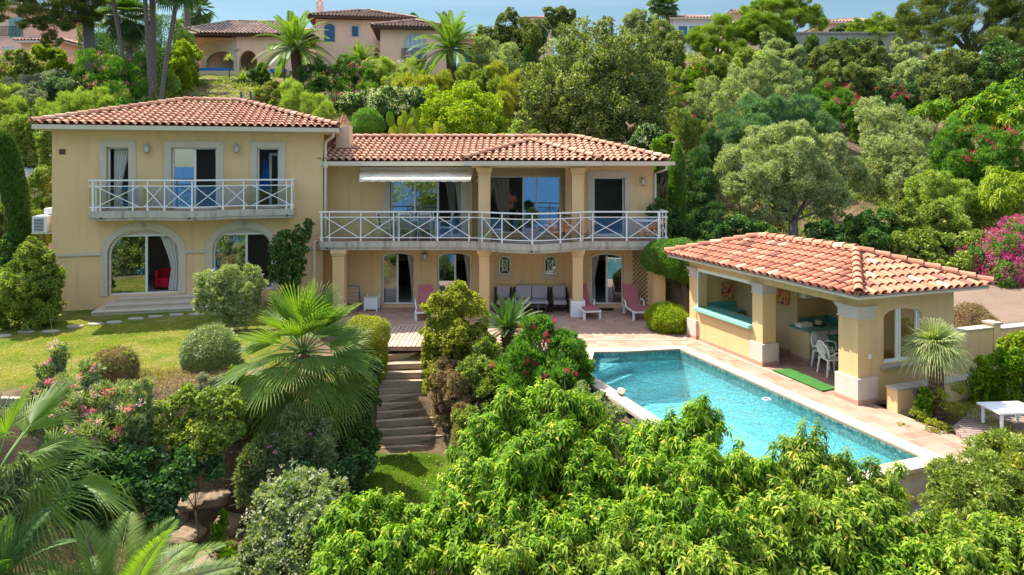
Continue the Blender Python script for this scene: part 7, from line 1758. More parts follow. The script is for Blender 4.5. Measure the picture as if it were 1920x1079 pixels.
plant('oleander', 'bright oleander with crimson blossoms beside the left end of the pool', 'oleander', 'oleander', [(1010, 650, 50, 17.4), (1060, 660, 42, 17.4), (970, 690, 45, 17.0), (1040, 710, 55, 16.8), (985, 745, 40, 16.4), (1085, 690, 28, 17.2), (1020, 610, 22, 17.6)], base=(1020, 16.9), fl=[(13, .085, 'petal_red', 26)], cov=1.9, L=.17, W=.03, group='oleanders with red blossoms')
plant('shaded_shrub', 'dark leafy shrub in the shade left of the timber stairs', 'shrub', 'deep', [(672, 750, 34, 16.8), (650, 800, 42, 16.2), (682, 820, 30, 16.4), (690, 690, 26, 18.2), (655, 860, 36, 15.6)], base=(662, 16.6))
plant('oleander', 'grey leaved oleander with a few faded pink heads below the fan palm', 'oleander', 'oleandergrey', [(560, 790, 40, 15.0), (600, 830, 38, 14.8), (540, 840, 34, 14.6), (490, 850, 34, 14.6), (585, 780, 28, 15.0), (460, 880, 22, 14.4)], base=(560, 14.9), fl=[(12, .05, 'petal_pink', 10)], group='pink flowered oleanders')
plant('white_flowered_shrub', 'rounded grey green shrub dotted with tiny white flowers at the bottom', 'shrub', 'green', [(545, 940, 66, 12.6), (600, 925, 42, 12.9), (520, 1000, 68, 12.2), (600, 1000, 62, 12.1), (560, 1060, 80, 11.7), (480, 1050, 42, 11.9), (625, 960, 28, 12.8)], base=(555, 12.4), mat='leaf_oleander_grey', fl=[(380, .03, 'leaf_grey', 5)], cap=60000)
plant('oleander', 'pink oleander with tall loose stems between the lawn and the left fan palm', 'oleander', 'oleandergrey', [(150, 770, 50, 13.6), (215, 755, 42, 13.7), (250, 790, 40, 13.4), (115, 740, 34, 13.9), (185, 820, 52, 13.2), (90, 700, 22, 14.2), (70, 745, 24, 14.0), (265, 740, 24, 13.6), (110, 660, 16, 14.4), (165, 700, 20, 14.0)], base=(180, 13.6), fl=[(60, .085, 'petal_pink', 30)], cov=1.0, group='pink flowered oleanders', cap=60000)
plant('mastic_shrub', 'broad mottled green shrub below the lawn between ivy and fan palm', 'shrub', 'yellow', [(300, 790, 40, 13.9), (350, 770, 40, 14.0), (400, 760, 42, 14.1), (425, 745, 26, 14.2), (320, 840, 42, 13.6), (375, 830, 46, 13.6), (420, 810, 34, 13.8), (345, 880, 30, 13.4)], base=(360, 13.9), mat='leaf_clip', cov=1.3, fill=False, tr=.018)
plant('grey_herb', 'pale silvery herb tuft beside the clipped bush on the lawn edge', 'herb', 'grey', [(390, 722, 24, 15.6, .8), (418, 716, 18, 15.6, .8), (368, 735, 14, 15.4)], base=(395, 15.6), L=.07, W=.012, tr=.02)
plant('bank_shrub', 'low tangled shrub on the dry bank under the fan palm', 'shrub', 'green', [(470, 745, 26, 15.6), (505, 730, 22, 15.8), (445, 705, 18, 16.2), (620, 745, 26, 15.8), (655, 720, 22, 16.6)], base=(500, 15.8), mat='leaf_clip', tr=.03)
tag(plant('ivy', 'dark glossy ivy carpet spilling down the bank above the boulders', 'ivy', 'ivy', [(270, 880, 50, 12.9, .8), (330, 900, 42, 12.9, .8), (220, 860, 40, 13.0, .8), (290, 930, 48, 12.6, .8), (240, 930, 46, 12.4, .8), (340, 870, 34, 13.2), (175, 890, 46, 12.4), (300, 980, 36, 12.4, .8), (395, 880, 28, 13.4, .8), (200, 960, 50, 12.0), (150, 960, 50, 11.8), (120, 860, 46, 12.6)], base=(280, 12.9), tr=.03, fill=False), kind='stuff')
tag(plant('bank_ivy', 'dark ivy on the shaded bank below the small shrubs at the bottom centre', 'ivy', 'ivy', [(560, 890, 30, 14.0, .8), (640, 890, 30, 14.4, .8), (680, 870, 24, 14.8)], base=(620, 14.4), tr=.02, fill=False), kind='stuff')
plant('sapling', 'thin bright sapling growing beside the rock pile', 'sapling', 'oleander', [(410, 1000, 16, 12.9), (430, 1040, 22, 12.6), (420, 965, 8, 13.0), (450, 1060, 22, 12.4)], base=(420, 12.9), mat='leaf_bright', tr=.02, cov=.7, L=.10, W=.02)
plant('grey_foliage', 'feathery grey green shrub at the left edge over the fan palm', 'shrub', 'oleandergrey', [(15, 905, 30, 9.6), (0, 960, 36, 9.5), (45, 870, 14, 9.7)], base=(0, 9.9), tr=.02)
# right bottom
plant('coping_shrub', 'low grey green shrub under the left coping of the pool behind the bright trees', 'shrub', 'green', [(1120, 752, 22, 15.6, .7), (1155, 775, 22, 15.1, .7), (1195, 800, 20, 14.5, .7), (1090, 735, 20, 16.0, .7)], base=(1150, 15.2), mat='leaf_oleander_grey', tr=.03)
plant('drain_grass', 'tuft of straw coloured grass beside the overflow wall', 'grass tuft', 'dry', [(1700, 935, 12, 11.9, .6)], base=(1700, 11.9), mat='leaf_yellow', tr=.01, fill=False)
plant('wispy_shrub', 'wispy olive green and brown shrub below the white table', 'shrub', 'dry', [(1830, 880, 48, 11.5), (1880, 850, 50, 11.8), (1790, 920, 46, 11.3), (1850, 940, 60, 11.0), (1905, 930, 55, 11.0), (1760, 880, 24, 11.6), (1820, 985, 50, 10.8), (1900, 1000, 50, 10.6), (1770, 950, 30, 11.1)], base=(1850, 11.4), mat='leaf_clip', cov=1.0, L=.07, W=.022, cap=60000)
plant('yellow_shrub', 'yellow leaved shrub tips at the right edge below the white table', 'shrub', 'yellow', [(1895, 845, 36, 11.9), (1850, 832, 22, 12.2), (1910, 890, 34, 11.4)], base=(1890, 12.0), cov=1.0)
for i, (bl, lb) in enumerate([([(1838, 705, 22, 15.6, 1.8), (1862, 700, 22, 15.7, 1.9)], 'left end of the bamboo like green hedge behind the white table'), ([(1890, 700, 24, 15.6, 1.7), (1915, 705, 26, 15.5, 1.7), (1945, 700, 26, 15.5, 1.7)], 'right end of the bamboo like green hedge behind the white table')]):
    plant('hedge_bush', lb, 'bush', 'green', bl, mat='leaf_bright', group='green hedge behind the white table', L=.10, W=.03, cov=1.1)
plant('weed_patch', 'dry weeds and young shoots around the foot of the small palm', 'weeds', 'dry', [(1725, 775, 20, 14.7, .5), (1790, 765, 22, 14.6, .5), (1755, 800, 26, 14.2, .4), (1690, 800, 16, 14.5, .35), (1710, 822, 18, 14.0, .35), (1800, 730, 16, 15.1, .7), (1765, 740, 12, 14.6)], base=(1755, 14.6), mat='leaf_yellow', tr=.01, cov=.5, fill=False)
plant('young_shrub', 'small bright shrub beside the low garden wall', 'shrub', 'green', [(1735, 740, 14, 14.8), (1728, 755, 12, 14.7)], base=(1732, 14.8), mat='leaf_bright', tr=.015)
plant('bright_shrub', 'bright green shrub at the right edge above the garden wall', 'shrub', 'bright', [(1905, 645, 24, 17.2), (1935, 650, 30, 17.0)], base=(1915, 17.2))
tag(plant('ground_cover', 'bright green ground cover on the slope right of the pool house roof', 'ground cover', 'green', [(1815, 572, 24, 23.6, .4), (1860, 585, 26, 23.4, .35), (1905, 592, 28, 23.2, .35), (1940, 585, 30, 23.4, .4), (1830, 560, 26, 24.2, .4), (1870, 566, 30, 24.0, .4), (1915, 572, 32, 24.0, .4), (1850, 552, 26, 25.0, .5), (1900, 556, 30, 25.0, .5)], mat='leaf_bright', tr=.02), kind='stuff')
plant('bougainvillea', 'magenta bougainvillea cascading at the right edge', 'shrub', 'boug', [(1845, 500, 40, 25.5), (1885, 480, 48, 25.5), (1920, 520, 55, 25.0), (1860, 455, 24, 26.0), (1905, 440, 34, 26.0), (1825, 470, 20, 26.0), (1950, 470, 55, 25.5), (1895, 545, 30, 24.6), (1870, 520, 46, 25), (1800, 480, 18, 25.8)], fl=[(1500, .12, 'petal_magenta', 9)], cov=.6, tr=.08)
# left side of the villa
plant('laurel_shrub', 'big loose green shrub against the left corner of the villa', 'shrub', 'bright', [(60, 500, 42, 21.6), (95, 520, 28, 21.8), (30, 540, 48, 21.4), (80, 560, 34, 21.4), (60, 465, 18, 21.8), (20, 580, 32, 21.0), (90, 480, 14, 21.9)], base=(55, 21.6), mat='leaf_clip', cov=1.3)
plant('laurel_shrub', 'pale green shrub behind the air conditioner', 'shrub', 'bright', [(80, 330, 20, 28.5), (72, 360, 26, 28.5), (85, 390, 22, 28.0), (30, 390, 30, 29.0), (60, 420, 30, 27.0)], base=(70, 28.0), mat='leaf_clip')
# leaning cypress built along a bent axis
bl = []
for k in range(26):
    s = k/25; px_ = 38-4*s-46*s**2.6; py_ = 470-205*min(1, s*1.18)+(max(0, s-.82)*60); bl.append((px_, py_, 16-2*s+3*math.sin(s*3), 23.5, 1.3))
plant('leaning_cypress', 'tall cypress column leaning over at its top, left of the villa', 'tree', 'cypress', bl, base=(46, 23.5), inner=.5, cap=70000, mat='leaf_cypress', tr=.10)
plant('clipped_bush', 'dark rounded bush at the left edge beyond the leaning cypress', 'bush', 'deep', [(10, 425, 30, 24.5), (25, 470, 30, 23.5)], group=gc)
plant('silver_shrub', 'grey olive shrub in front of the second arched door', 'shrub', 'olive', [(395, 520, 24, 21.2, .7), (430, 512, 26, 21.2, .7), (405, 545, 24, 21.0, .7), (450, 545, 28, 21.0, .8), (375, 545, 14, 21.0), (472, 520, 22, 21.3), (425, 560, 24, 20.9, .7)], base=(425, 21.2), tr=.04, cov=.8, mat='leaf_olive')
plant('climbing_shrub', 'dark climber on the wall between the left balcony and the main balcony', 'shrub', 'deep', [(530, 450, 20, 24.2), (560, 440, 16, 24.3), (578, 420, 9, 24.4), (520, 475, 20, 24.0), (560, 470, 18, 24.1), (545, 500, 20, 24.0)], base=(540, 24.2), cov=1.0, tr=.04)
plant('potted_plant_foliage', 'grassy green plant in a pot behind the bulging railing', 'potted plant', 'oleander', [(995, 402, 12, 25.0), (1000, 412, 10, 25.0)], base=(997, 25.0), bz=2.78, tr=.02, L=.14, W=.015)
t = thing('flower_pot', 'round terracotta pot on the balcony before the loggia', 'flower pot', (x(997, 25.0), 25.0, 2.757)); m = MB(); m.lathe([(.16, 0), (.24, .38), (.27, .40), (.27, .46), (.22, .46), (.2, .40)], 18); m.build('pot', 'terracotta', t); m = MB(); m.lathe([(.22, 0), (.23, .02)], 18, (0, 0, .40)); m.build('soil', 'step_soil', t)
plant('wall_creeper', 'green creeper spilling over the right end of the upper villa wall', 'creeper', 'deep', [(1222, 392, 10, 26.1), (1236, 385, 14, 26.4), (1245, 400, 16, 26.6), (1250, 425, 14, 26.8)], base=(1245, 26.6), cov=1.2)
# ================================================================ GARDEN: HILL
def hill(name, label, cat, kind, bl, **k): return plant(name, label, cat, kind, bl, **k)
# behind the main roof
hill('holm_oak', 'huge rounded holm oak on the slope above the lower roof', 'tree', 'oak', [(1110, 95, 52, 38), (1180, 105, 50, 38), (1050, 120, 48, 37.5), (1020, 180, 48, 37), (1090, 165, 62, 36), (1165, 175, 58, 36), (1215, 165, 40, 37), (1045, 215, 40, 36.5), (1120, 235, 50, 35.5), (1190, 235, 45, 35.8), (1075, 80, 34, 39), (1150, 72, 34, 39), (1230, 215, 28, 36), (1140, 120, 50, 36.5), (1000, 140, 26, 38), (1225, 130, 28, 38)], base=(1120, 36.5), tr=.28, cap=90000)
hill('pittosporum', 'rounded yellow green tree just above the lower roof', 'tree', 'bright', [(830, 205, 36, 36), (870, 195, 40, 36), (915, 205, 36, 36), (850, 235, 36, 35), (905, 240, 36, 35), (870, 225, 42, 34.5), (800, 225, 24, 35.5), (940, 235, 20, 35.5), (812, 178, 18, 37), (878, 180, 24, 37)], base=(870, 35.5), tr=.15, cap=60000)
hill('round_bush', 'small bright round bush behind the chimney of the villa', 'bush', 'cliplime', [(690, 235, 31, 34.0, 1.0)], mat='leaf_oleander')
hill('white_flowered_hedge', 'long dark hedge crowned with whitish flowers above the chimney', 'hedge', 'deep', [(660, 195, 26, 41, .8), (695, 190, 28, 41, .8), (730, 185, 28, 41, .8), (765, 188, 26, 41, .8), (710, 205, 28, 40), (745, 212, 26, 40), (790, 180, 16, 41)], fl=[(420, .14, 'petal_white', 7)])
for i, (px_, py_, s_, lb) in enumerate([(742, 245, 1.0, 'pad leaved cactus right of the round bush'), (768, 225, 1.4, 'tall pad leaved cactus against the yellow green tree'), (820, 250, .8, 'small pad leaved cactus just above the roof ridge')]):
    b = P(px_, 270, 33.2); t = thing('pad_cactus', lb, 'cactus', b, 0, 'pad cacti behind the lower roof'); q = random.Random(i+70); m = MB()
    def pad(p, d, r_, az):
        o = len(m.v); nrm = Vector((math.cos(az), math.sin(az), 0)); sd = d.cross(nrm).normalized()
        for k in range(14):
            a = 2*math.pi*k/14; pos_ = p+d*(r_*1.15*(1-math.cos(a)))+sd*math.sin(a)*r_*.62
            m.v.append(tuple(pos_+nrm*.03)); m.v.append(tuple(pos_-nrm*.03))
        m.f.append(tuple(o+2*k for k in range(14))); m.f.append(tuple(o+2*k+1 for k in range(14))[::-1]); tt_ = q.random(); m.t += [tt_]*2
        for k in range(14): k2 = (k+1) % 14; m.f.append((o+2*k, o+2*k2, o+2*k2+1, o+2*k+1)); m.t.append(tt_)
    for k in range(int(12*s_)):
        az = q.uniform(-.7, .7)+1.57; d = Vector((q.gauss(0, .35), q.gauss(0, .2), 1)).normalized(); pad(b+Vector((q.uniform(-.3, .3)*s_, q.uniform(-.3, .3), q.uniform(0, .9)*s_)), d, q.uniform(.2, .34), az)
    m.build('pads', 'leaf_lime', t, Matrix())
hill('oleander', 'row of pale flowered oleander below the nearer pink wing, left half', 'oleander', 'oleander', [(620, 150, 30, 50), (655, 140, 28, 50), (690, 145, 30, 50), (640, 175, 30, 48), (690, 175, 26, 48), (600, 135, 20, 51)], mat='leaf_oleander', fl=[(70, .22, 'petal_pink', 10)], group='oleanders under the pink villa')
hill('oleander', 'row of pale flowered oleander below the nearer pink wing, right half', 'oleander', 'oleander', [(730, 140, 30, 50), (770, 135, 30, 50), (745, 165, 26, 48), (790, 150, 22, 49), (705, 130, 20, 51)], mat='leaf_tamarisk', fl=[(50, .2, 'petal_white', 8), (20, .2, 'petal_pink', 8)], group='oleanders under the pink villa')
hill('oleander', 'dark oleander with lilac pink heads beside the first date palm', 'oleander', 'oleander', [(600, 165, 26, 46), (575, 140, 18, 48), (615, 195, 26, 44), (645, 195, 20, 44)], fl=[(34, .2, 'petal_pink', 12)], mat='leaf_deep')
gt = 'feathery green shrubs on the hill'
for bl, lb in [([(560, 195, 30, 42), (590, 205, 30, 41), (545, 170, 22, 43), (610, 215, 22, 40)], 'feathery green shrub right of the blue gate'), ([(130, 205, 36, 40), (170, 200, 34, 40), (210, 205, 30, 40), (90, 225, 34, 39), (235, 190, 18, 41)], 'feathery green shrub just above the left end of the upper roof'), ([(30, 215, 36, 40), (0, 190, 34, 41)], 'feathery grey green shrub at the left edge of the hill'), ([(790, 165, 26, 44), (760, 155, 22, 45), (830, 150, 22, 45)], 'straw coloured feathery shrub between the hedge and second date palm'), ([(960, 165, 30, 42), (985, 150, 24, 43), (930, 145, 26, 44), (945, 190, 20, 40)], 'feathery tan shrub left of the holm oak')]:
    hill('tamarisk', lb, 'shrub', 'tamarisk', bl, group=gt, tr=.04, mat='leaf_yellow' if 'straw' in lb or 'tan' in lb else None)
hill('oleander', 'big oleander with crimson and pink flowers left of the fan palm trunks', 'oleander', 'oleander', [(170, 130, 34, 43), (210, 140, 34, 43), (250, 150, 32, 43), (180, 170, 34, 42), (225, 180, 30, 41.5), (270, 175, 26, 42), (150, 155, 26, 43), (260, 120, 22, 44)], fl=[(60, .16, 'petal_pink', 14), (16, .16, 'petal_magenta', 14)], mat='leaf_oleander', group='pink flowered oleanders', cap=60000)
hill('grey_shrub', 'silvery white leaved shrub on the left slope', 'shrub', 'grey', [(50, 165, 30, 43), (85, 160, 26, 43), (30, 180, 24, 42), (60, 190, 26, 41)], group='silver shrubs on the left slope')
hill('grey_shrub', 'blue grey leaved shrub beside the pink oleander', 'shrub', 'grey', [(110, 160, 30, 42.5), (75, 178, 26, 42), (135, 170, 22, 42)], mat='leaf_bluegreen', group='silver shrubs on the left slope', fl=[(160, .12, 'leaf_grey', 8)])
hill('rose_hedge', 'dark hedge with rosy tips below the apricot house', 'hedge', 'deep', [(15, 125, 28, 48), (50, 125, 26, 48), (-20, 130, 28, 48), (75, 132, 18, 48), (30, 140, 24, 47)], fl=[(60, .18, 'petal_pink', 8)], mat='leaf_clip')
hill('yellow_bush', 'yellow green bush before the apricot wing', 'bush', 'bright', [(90, 100, 20, 50), (112, 108, 16, 50), (72, 98, 12, 50)], group='yellow bushes on the left slope')
hill('yellow_bush', 'vivid yellow bush beneath the big stone pine', 'bush', 'yellow', [(110, 130, 20, 46), (135, 135, 18, 46), (98, 125, 12, 46)], group='yellow bushes on the left slope', mat='leaf_lime')
hill('green_bush', 'pink and green low bush behind the top of the left roof', 'bush', 'green', [(240, 205, 22, 39), (275, 200, 18, 39.5), (205, 215, 16, 38.5)], fl=[(20, .12, 'petal_pink', 8)])
hill('slope_shrub', 'plain green shrub behind the left roof hip', 'shrub', 'green', [(25, 245, 34, 34), (60, 235, 30, 34), (90, 250, 24, 33), (0, 215, 30, 37)], mat='leaf_clip')
hill('slope_shrub', 'bushy shrub above the stone wall behind the parked car', 'shrub', 'tamarisk', [(40, 280, 30, 38), (75, 275, 26, 38), (5, 290, 26, 38)], mat='leaf_clip')
hill('cypress_hedge', 'dark cypress hedge behind the leaning palm trunks', 'hedge', 'cypress', [(270, 60, 32, 52, 1.5), (310, 80, 32, 52, 1.6), (230, 100, 30, 50, 1.4), (290, 130, 30, 49, 1.5), (200, 90, 26, 52), (325, 120, 26, 50, 1.3), (345, 80, 20, 53, 1.2), (180, 60, 30, 53), (310, 160, 24, 47, 1.2)], mat='leaf_deep', cap=70000)
hill('green_hedge', 'bright green clipped hedge left of the low pink pool house', 'hedge', 'bright', [(345, 100, 20, 50, 1.4), (362, 115, 16, 52, 1.6), (335, 130, 22, 49, 1.2), (350, 75, 14, 54)], mat='leaf_lime')
hill('skyline_bush', 'leafy bush on the skyline left of the arches', 'bush', 'bright', [(360, 60, 20, 66), (340, 50, 16, 66), (385, 75, 16, 66)], mat='leaf_clip', group='bushes on the skyline')
hill('skyline_bush', 'low clipped hedge on the skyline above the arches', 'hedge', 'bright', [(430, 68, 14, 72, .7), (455, 66, 14, 72, .7), (480, 67, 12, 72, .6), (405, 74, 12, 72)], mat='leaf_clip', group='bushes on the skyline')
# palms on the hill
feather_palm('date_palm', 'date palm with arching fronds before the tall pink villa', P(553, 92, 50), gp(560, 50), 44, 3.1, 31, 'leaf_palm', .34, low=-28, high=84, nl=64, lw=.045, ll=.62, arch=1.3, group='date palms before the pink villa')
feather_palm('date_palm', 'date palm with arching fronds right of the balconied pink wing', P(845, 92, 50), gp(848, 50), 44, 3.1, 32, 'leaf_palm', .34, low=-28, high=84, nl=64, lw=.045, ll=.62, arch=1.3, group='date palms before the pink villa')
feather_palm('sago_palm', 'round sago palm at the foot of the tall pink villa', P(678, 112, 54), gp(678, 54), 40, 1.6, 33, 'leaf_palm', .2, low=0, high=80, nl=30, lw=.05, ll=.22, arch=1.0)
gf = 'tall fan palm trunks above the left roof'
def tall_palm(label, pts_px, Y, seed, crown=True, Rr=1.1, tr=.13, skirt=0):
    pts_ = [P(a, b_, Y) for a, b_ in pts_px]; b = pts_[0]; base = (b.x, b.y, gz(b.x, b.y)); pts2 = [Vector(base)]+pts_[0:]
    return fan_palm('tall_fan_palm', label, pts_[-1], base, 34, 1.0, Rr, seed, 'leaf_palm_deep', tr, 'bark_palm', nseg=26, low=-60, high=84, spread=1.8, group=gf, skirt=skirt, trunk_pts=pts2, sc=1.4)
tall_palm('slim fan palm trunk, leftmost of the four, leaning left', [(237, 170), (228, 90), (212, 0), (200, -70)], 43, 51)
tall_palm('straight fan palm trunk in front of the dark hedge', [(283, 190), (278, 90), (272, 0), (268, -80)], 41.5, 52)
tall_palm('thinner fan palm trunk close behind the straight one', [(288, 170), (287, 60), (284, -60)], 43, 53, tr=.18)
tall_palm('fan palm trunk leaning to the right', [(301, 192), (312, 110), (325, 40), (336, -40)], 41, 54)
tall_palm('fan palm with a shaggy skirt of dead leaves', [(243, 130), (243, 80), (243, 32)], 46, 55, skirt=46, tr=.2, Rr=1.2)
tall_palm('far fan palm on the skyline with a thick trunk', [(352, 70), (351, 10), (350, -75)], 62, 56, tr=.25)
tall_palm('small far fan palm on the skyline left of the sky', [(371, 70), (372, 40), (374, 16)], 66, 57, tr=.2, Rr=.85)
gff = 'pair of fan palms on the far skyline'
for px_, py_, lb in [(1232, 8, 'left of the two tiny fan palms on the skyline'), (1252, 12, 'right of the two tiny fan palms on the skyline')]:
    b = gp(px_, 85); fan_palm('far_fan_palm', lb, P(px_, py_, 85), b, 22, .8, 1.05, px_, 'leaf_palm_deep', .26, 'bark_palm', nseg=14, group=gff, low=-50)
# agaves, cordylines
ga = 'spiky yuccas below the arched pool house'
for px_, py_, Y_, L_, n_, st_, lb in [(455, 160, 53, 1.1, 60, .3, 'broad spiky yucca under the arch column'), (345, 165, 52, 1.1, 50, .2, 'spiky yucca at the left end of the dry stone wall'), (430, 150, 53.5, .55, 40, 1.6, 'thin stemmed cordyline left of the broad yucca'), (533, 150, 52, .6, 40, 1.7, 'thin stemmed cordyline beside the date palm trunk'), (418, 178, 51, .5, 30, .1, 'small agave on the dry stone wall')]:
    p_ = P(px_, py_, Y_); blades('yucca', lb, 'yucca', p_, n_, L_, .09, px_, 'leaf_palm' if st_ < 1 else 'leaf_palm_grey', .8, .55, ga, st_)
hill('fan_bush', 'dense green palm bush before the arched pool house', 'bush', 'bright', [(490, 145, 22, 52, .9)], mat='leaf_palm_deep', L=.3, W=.04)
hill('variegated_bush', 'yellow and red tinted bush right of the blue gate', 'bush', 'bright', [(510, 175, 24, 47), (490, 190, 20, 46), (525, 190, 20, 45), (500, 215, 18, 42)], mat='leaf_clip', fl=[(24, .14, 'petal_red', 5)])
hill('small_bush', 'little green bush on the dry stone wall', 'bush', 'green', [(452, 172, 11, 51.5, .9)])
hill('small_bush', 'tiny bush at the right of the second stone wall', 'bush', 'bright', [(424, 190, 9, 48)], mat='leaf_lime')
# stone pine top left
def pine(name, label, blobs, base, fork, limbs, kind='pine', tr=.4, group=None, cap=70000, mat=None):
    _seed[0] += 1; rg = np.random.default_rng(_seed[0]); kd = dict(KIND[kind]); bw = blob_world(blobs); Ym = float(np.mean([c[1] for c, _ in bw])); b = gp(*base); root = thing(name, label, 'tree', b, 0, group)
    pos, ax, Ls, Ws, tn = crown_arrays(bw, kd, rg, Ym, cap, .3); v, f = leaf_quads(pos, ax, unit(rg.normal(size=pos.shape)), Ls, Ws, .1, .03); np_mesh('crown', v, f, np.clip(tn, 0, 1), mat or kd['mat'], root, Matrix())
    m = MB(); fk = P(*fork); q = random.Random(5); bb = Vector(b); m.tube([bb-Vector((0, 0, .3)), bb.lerp(fk, .5), fk], [tr*1.2, tr, tr*.85], 12)
    for l in limbs:
        e = P(*l); c1 = fk.lerp(e, .4)+Vector((0, 0, .35)); m.tube([fk, c1, fk.lerp(e, .75)+Vector((0, 0, .2)), e], [tr*.55, tr*.38, tr*.25, tr*.10], 8)
        for _ in range(5): s = q.uniform(.35, 1); p_ = fk.lerp(e, s); m.tube([p_, p_+Vector((q.gauss(0, .7), q.gauss(0, .5), q.uniform(.3, 1.1)))], [tr*.12, tr*.03], 5)
    m.build('trunk', 'bark_grey', root, Matrix(), True); return root
pine('stone_pine', 'big stone pine with spreading limbs over the apricot house', [(30, 12, 42, 46, .45), (75, 25, 40, 46, .5), (110, 50, 28, 46, .5), (60, 48, 24, 45.5, .5), (95, 75, 18, 46, .8), (130, 15, 42, 47, .5), (180, 15, 38, 48, .6), (200, 35, 24, 48, .6), (150, 40, 30, 47, .5), (10, -20, 60, 46, .5), (100, -30, 70, 47, .5), (200, -25, 60, 48, .5), (-20, 30, 30, 45, .4), (230, 5, 24, 48, .6)], (170, 48), (166, 40, 48), [(60, 20, 46), (100, -10, 47), (40, 40, 46), (200, -20, 48), (140, -30, 48), (185, 10, 48), (110, 50, 46)], 'pinedark', .40)
gpn = 'rounded pines on the right skyline'
pine('umbrella_pine', 'light green domed pine, leftmost of the right skyline pines', [(1320, 70, 30, 54, .8), (1350, 52, 30, 55, .75), (1380, 65, 30, 54, .8), (1335, 92, 28, 53, .8), (1380, 95, 26, 53, .7), (1300, 82, 20, 53.5)], (1345, 54), (1345, 110, 54), [(1320, 75, 54), (1380, 70, 54), (1350, 55, 55)], 'pine', .25, gpn)
pine('umbrella_pine', 'bright domed pine in front of the taller dark one', [(1420, 42, 28, 54, .7), (1445, 50, 28, 54, .7), (1400, 55, 26, 54, .8), (1425, 68, 26, 53, .7), (1470, 58, 18, 54)], (1430, 54), (1430, 95, 54), [(1410, 45, 54), (1450, 50, 54)], 'pine', .22, gpn, mat='leaf_pine')
pine('umbrella_pine', 'tall dark domed pine rising highest on the right skyline', [(1460, 15, 32, 62, .7), (1490, 8, 32, 62, .7), (1515, 28, 26, 62, .8), (1430, 12, 24, 63, .6), (1490, 38, 30, 61, .8), (1535, 45, 18, 61), (1405, 22, 20, 63, .6)], (1490, 61), (1488, 60, 61), [(1460, 15, 62), (1500, 10, 62), (1525, 35, 61)], 'pinedark', .3, gpn, mat='leaf_pine')
pine('umbrella_pine', 'great spreading pine filling the top right corner', [(1730, 25, 42, 50, .7), (1780, 10, 50, 50, .7), (1840, 15, 50, 49, .7), (1890, 40, 44, 48, .7), (1740, 65, 36, 49, .6), (1800, 60, 44, 48, .6), (1860, 75, 40, 47, .6), (1710, 45, 26, 50), (1915, 0, 50, 48, .7), (1760, 88, 26, 48, .6), (1905, 85, 36, 47), (1950, 50, 60, 48)], (1820, 49), (1820, 105, 49), [(1740, 40, 50), (1790, 10, 50), (1860, 30, 49), (1900, 60, 48), (1800, 65, 48)], 'pinedark', .4, gpn, mat='leaf_pine_dark', cap=90000)
hill('juniper', 'bright spreading shrub above the grey retaining wall', 'shrub', 'pine', [(1620, 50, 24, 58, .6), (1650, 45, 26, 58, .6), (1680, 50, 24, 58, .6), (1600, 58, 16, 58, .5), (1640, 62, 24, 57.2, .5), (1695, 62, 20, 57.2, .6)], mat='leaf_pine')
hill('juniper', 'small dark shrub before the peach house', 'shrub', 'deep', [(1580, 55, 13, 60, .8), (1562, 60, 8, 60)])
# dark shrub belt below the retaining wall
gbelt = 'olive green shrubs below the grey retaining wall'
for i, (bl, lb, mt) in enumerate([([(1455, 100, 26, 50), (1490, 110, 24, 49), (1440, 75, 14, 52)], 'dark shrub at the left end under the grey wall', 'leaf_olive'), ([(1545, 110, 30, 50), (1580, 100, 28, 50), (1560, 145, 30, 48)], 'shrub with light tips under the middle of the grey wall', 'leaf_oak'), ([(1630, 110, 32, 49), (1600, 150, 30, 47), (1640, 150, 30, 47)], 'large grey green shrub right of the middle of the grey wall', 'leaf_oak'), ([(1690, 105, 28, 48), (1710, 140, 32, 46), (1680, 165, 22, 45)], 'shrub with pale leaves at the right end of the grey wall', 'leaf_olive'), ([(1770, 130, 36, 45), (1820, 125, 34, 45), (1790, 165, 28, 43), (1745, 165, 22, 44)], 'dark shrub beneath the great pine', 'leaf_oak'), ([(1880, 120, 40, 44), (1920, 140, 40, 43), (1850, 150, 26, 43)], 'darkest shrub at the right edge beneath the great pine', 'leaf_deep'), ([(1520, 85, 18, 54), (1480, 84, 16, 54), (1560, 84, 16, 54), (1600, 86, 16, 54), (1640, 84, 16, 54), (1690, 86, 18, 54), (1505, 150, 22, 46)], 'narrow dark shrub beside a pale gap under the grey wall', 'leaf_deep')]):
    hill('evergreen_shrub', lb, 'shrub', 'oak', bl, group=gbelt, mat=mt, tr=.08)
# olives and others on the right slope
gol = 'silvery olive trees on the right slope'
hill('olive_tree', 'large silvery olive tree with its trunk showing above the pool house roof', 'tree', 'olive', [(1400, 300, 44, 30), (1450, 270, 44, 30.5), (1500, 265, 42, 30.5), (1550, 290, 42, 30), (1590, 320, 34, 29.5), (1380, 350, 36, 29.5), (1430, 345, 46, 29), (1490, 330, 52, 28.8), (1545, 350, 46, 28.8), (1420, 385, 32, 28.8), (1560, 390, 30, 28.8), (1620, 345, 22, 29.5), (1360, 310, 24, 30), (1500, 300, 46, 29), (1470, 395, 24, 28.8)], base=(1484, 29.0), tr=.22, group=gol, cap=90000, cov=1.7, fork=.42, fill=False)
hill('olive_tree', 'paler olive tree right of the large one', 'tree', 'olive', [(1640, 230, 34, 36), (1680, 240, 38, 35.5), (1720, 260, 34, 35), (1700, 290, 36, 34), (1655, 280, 34, 34.5), (1640, 200, 22, 37), (1725, 320, 28, 33), (1690, 330, 28, 33)], base=(1690, 34), tr=.15, group=gol, cap=60000)
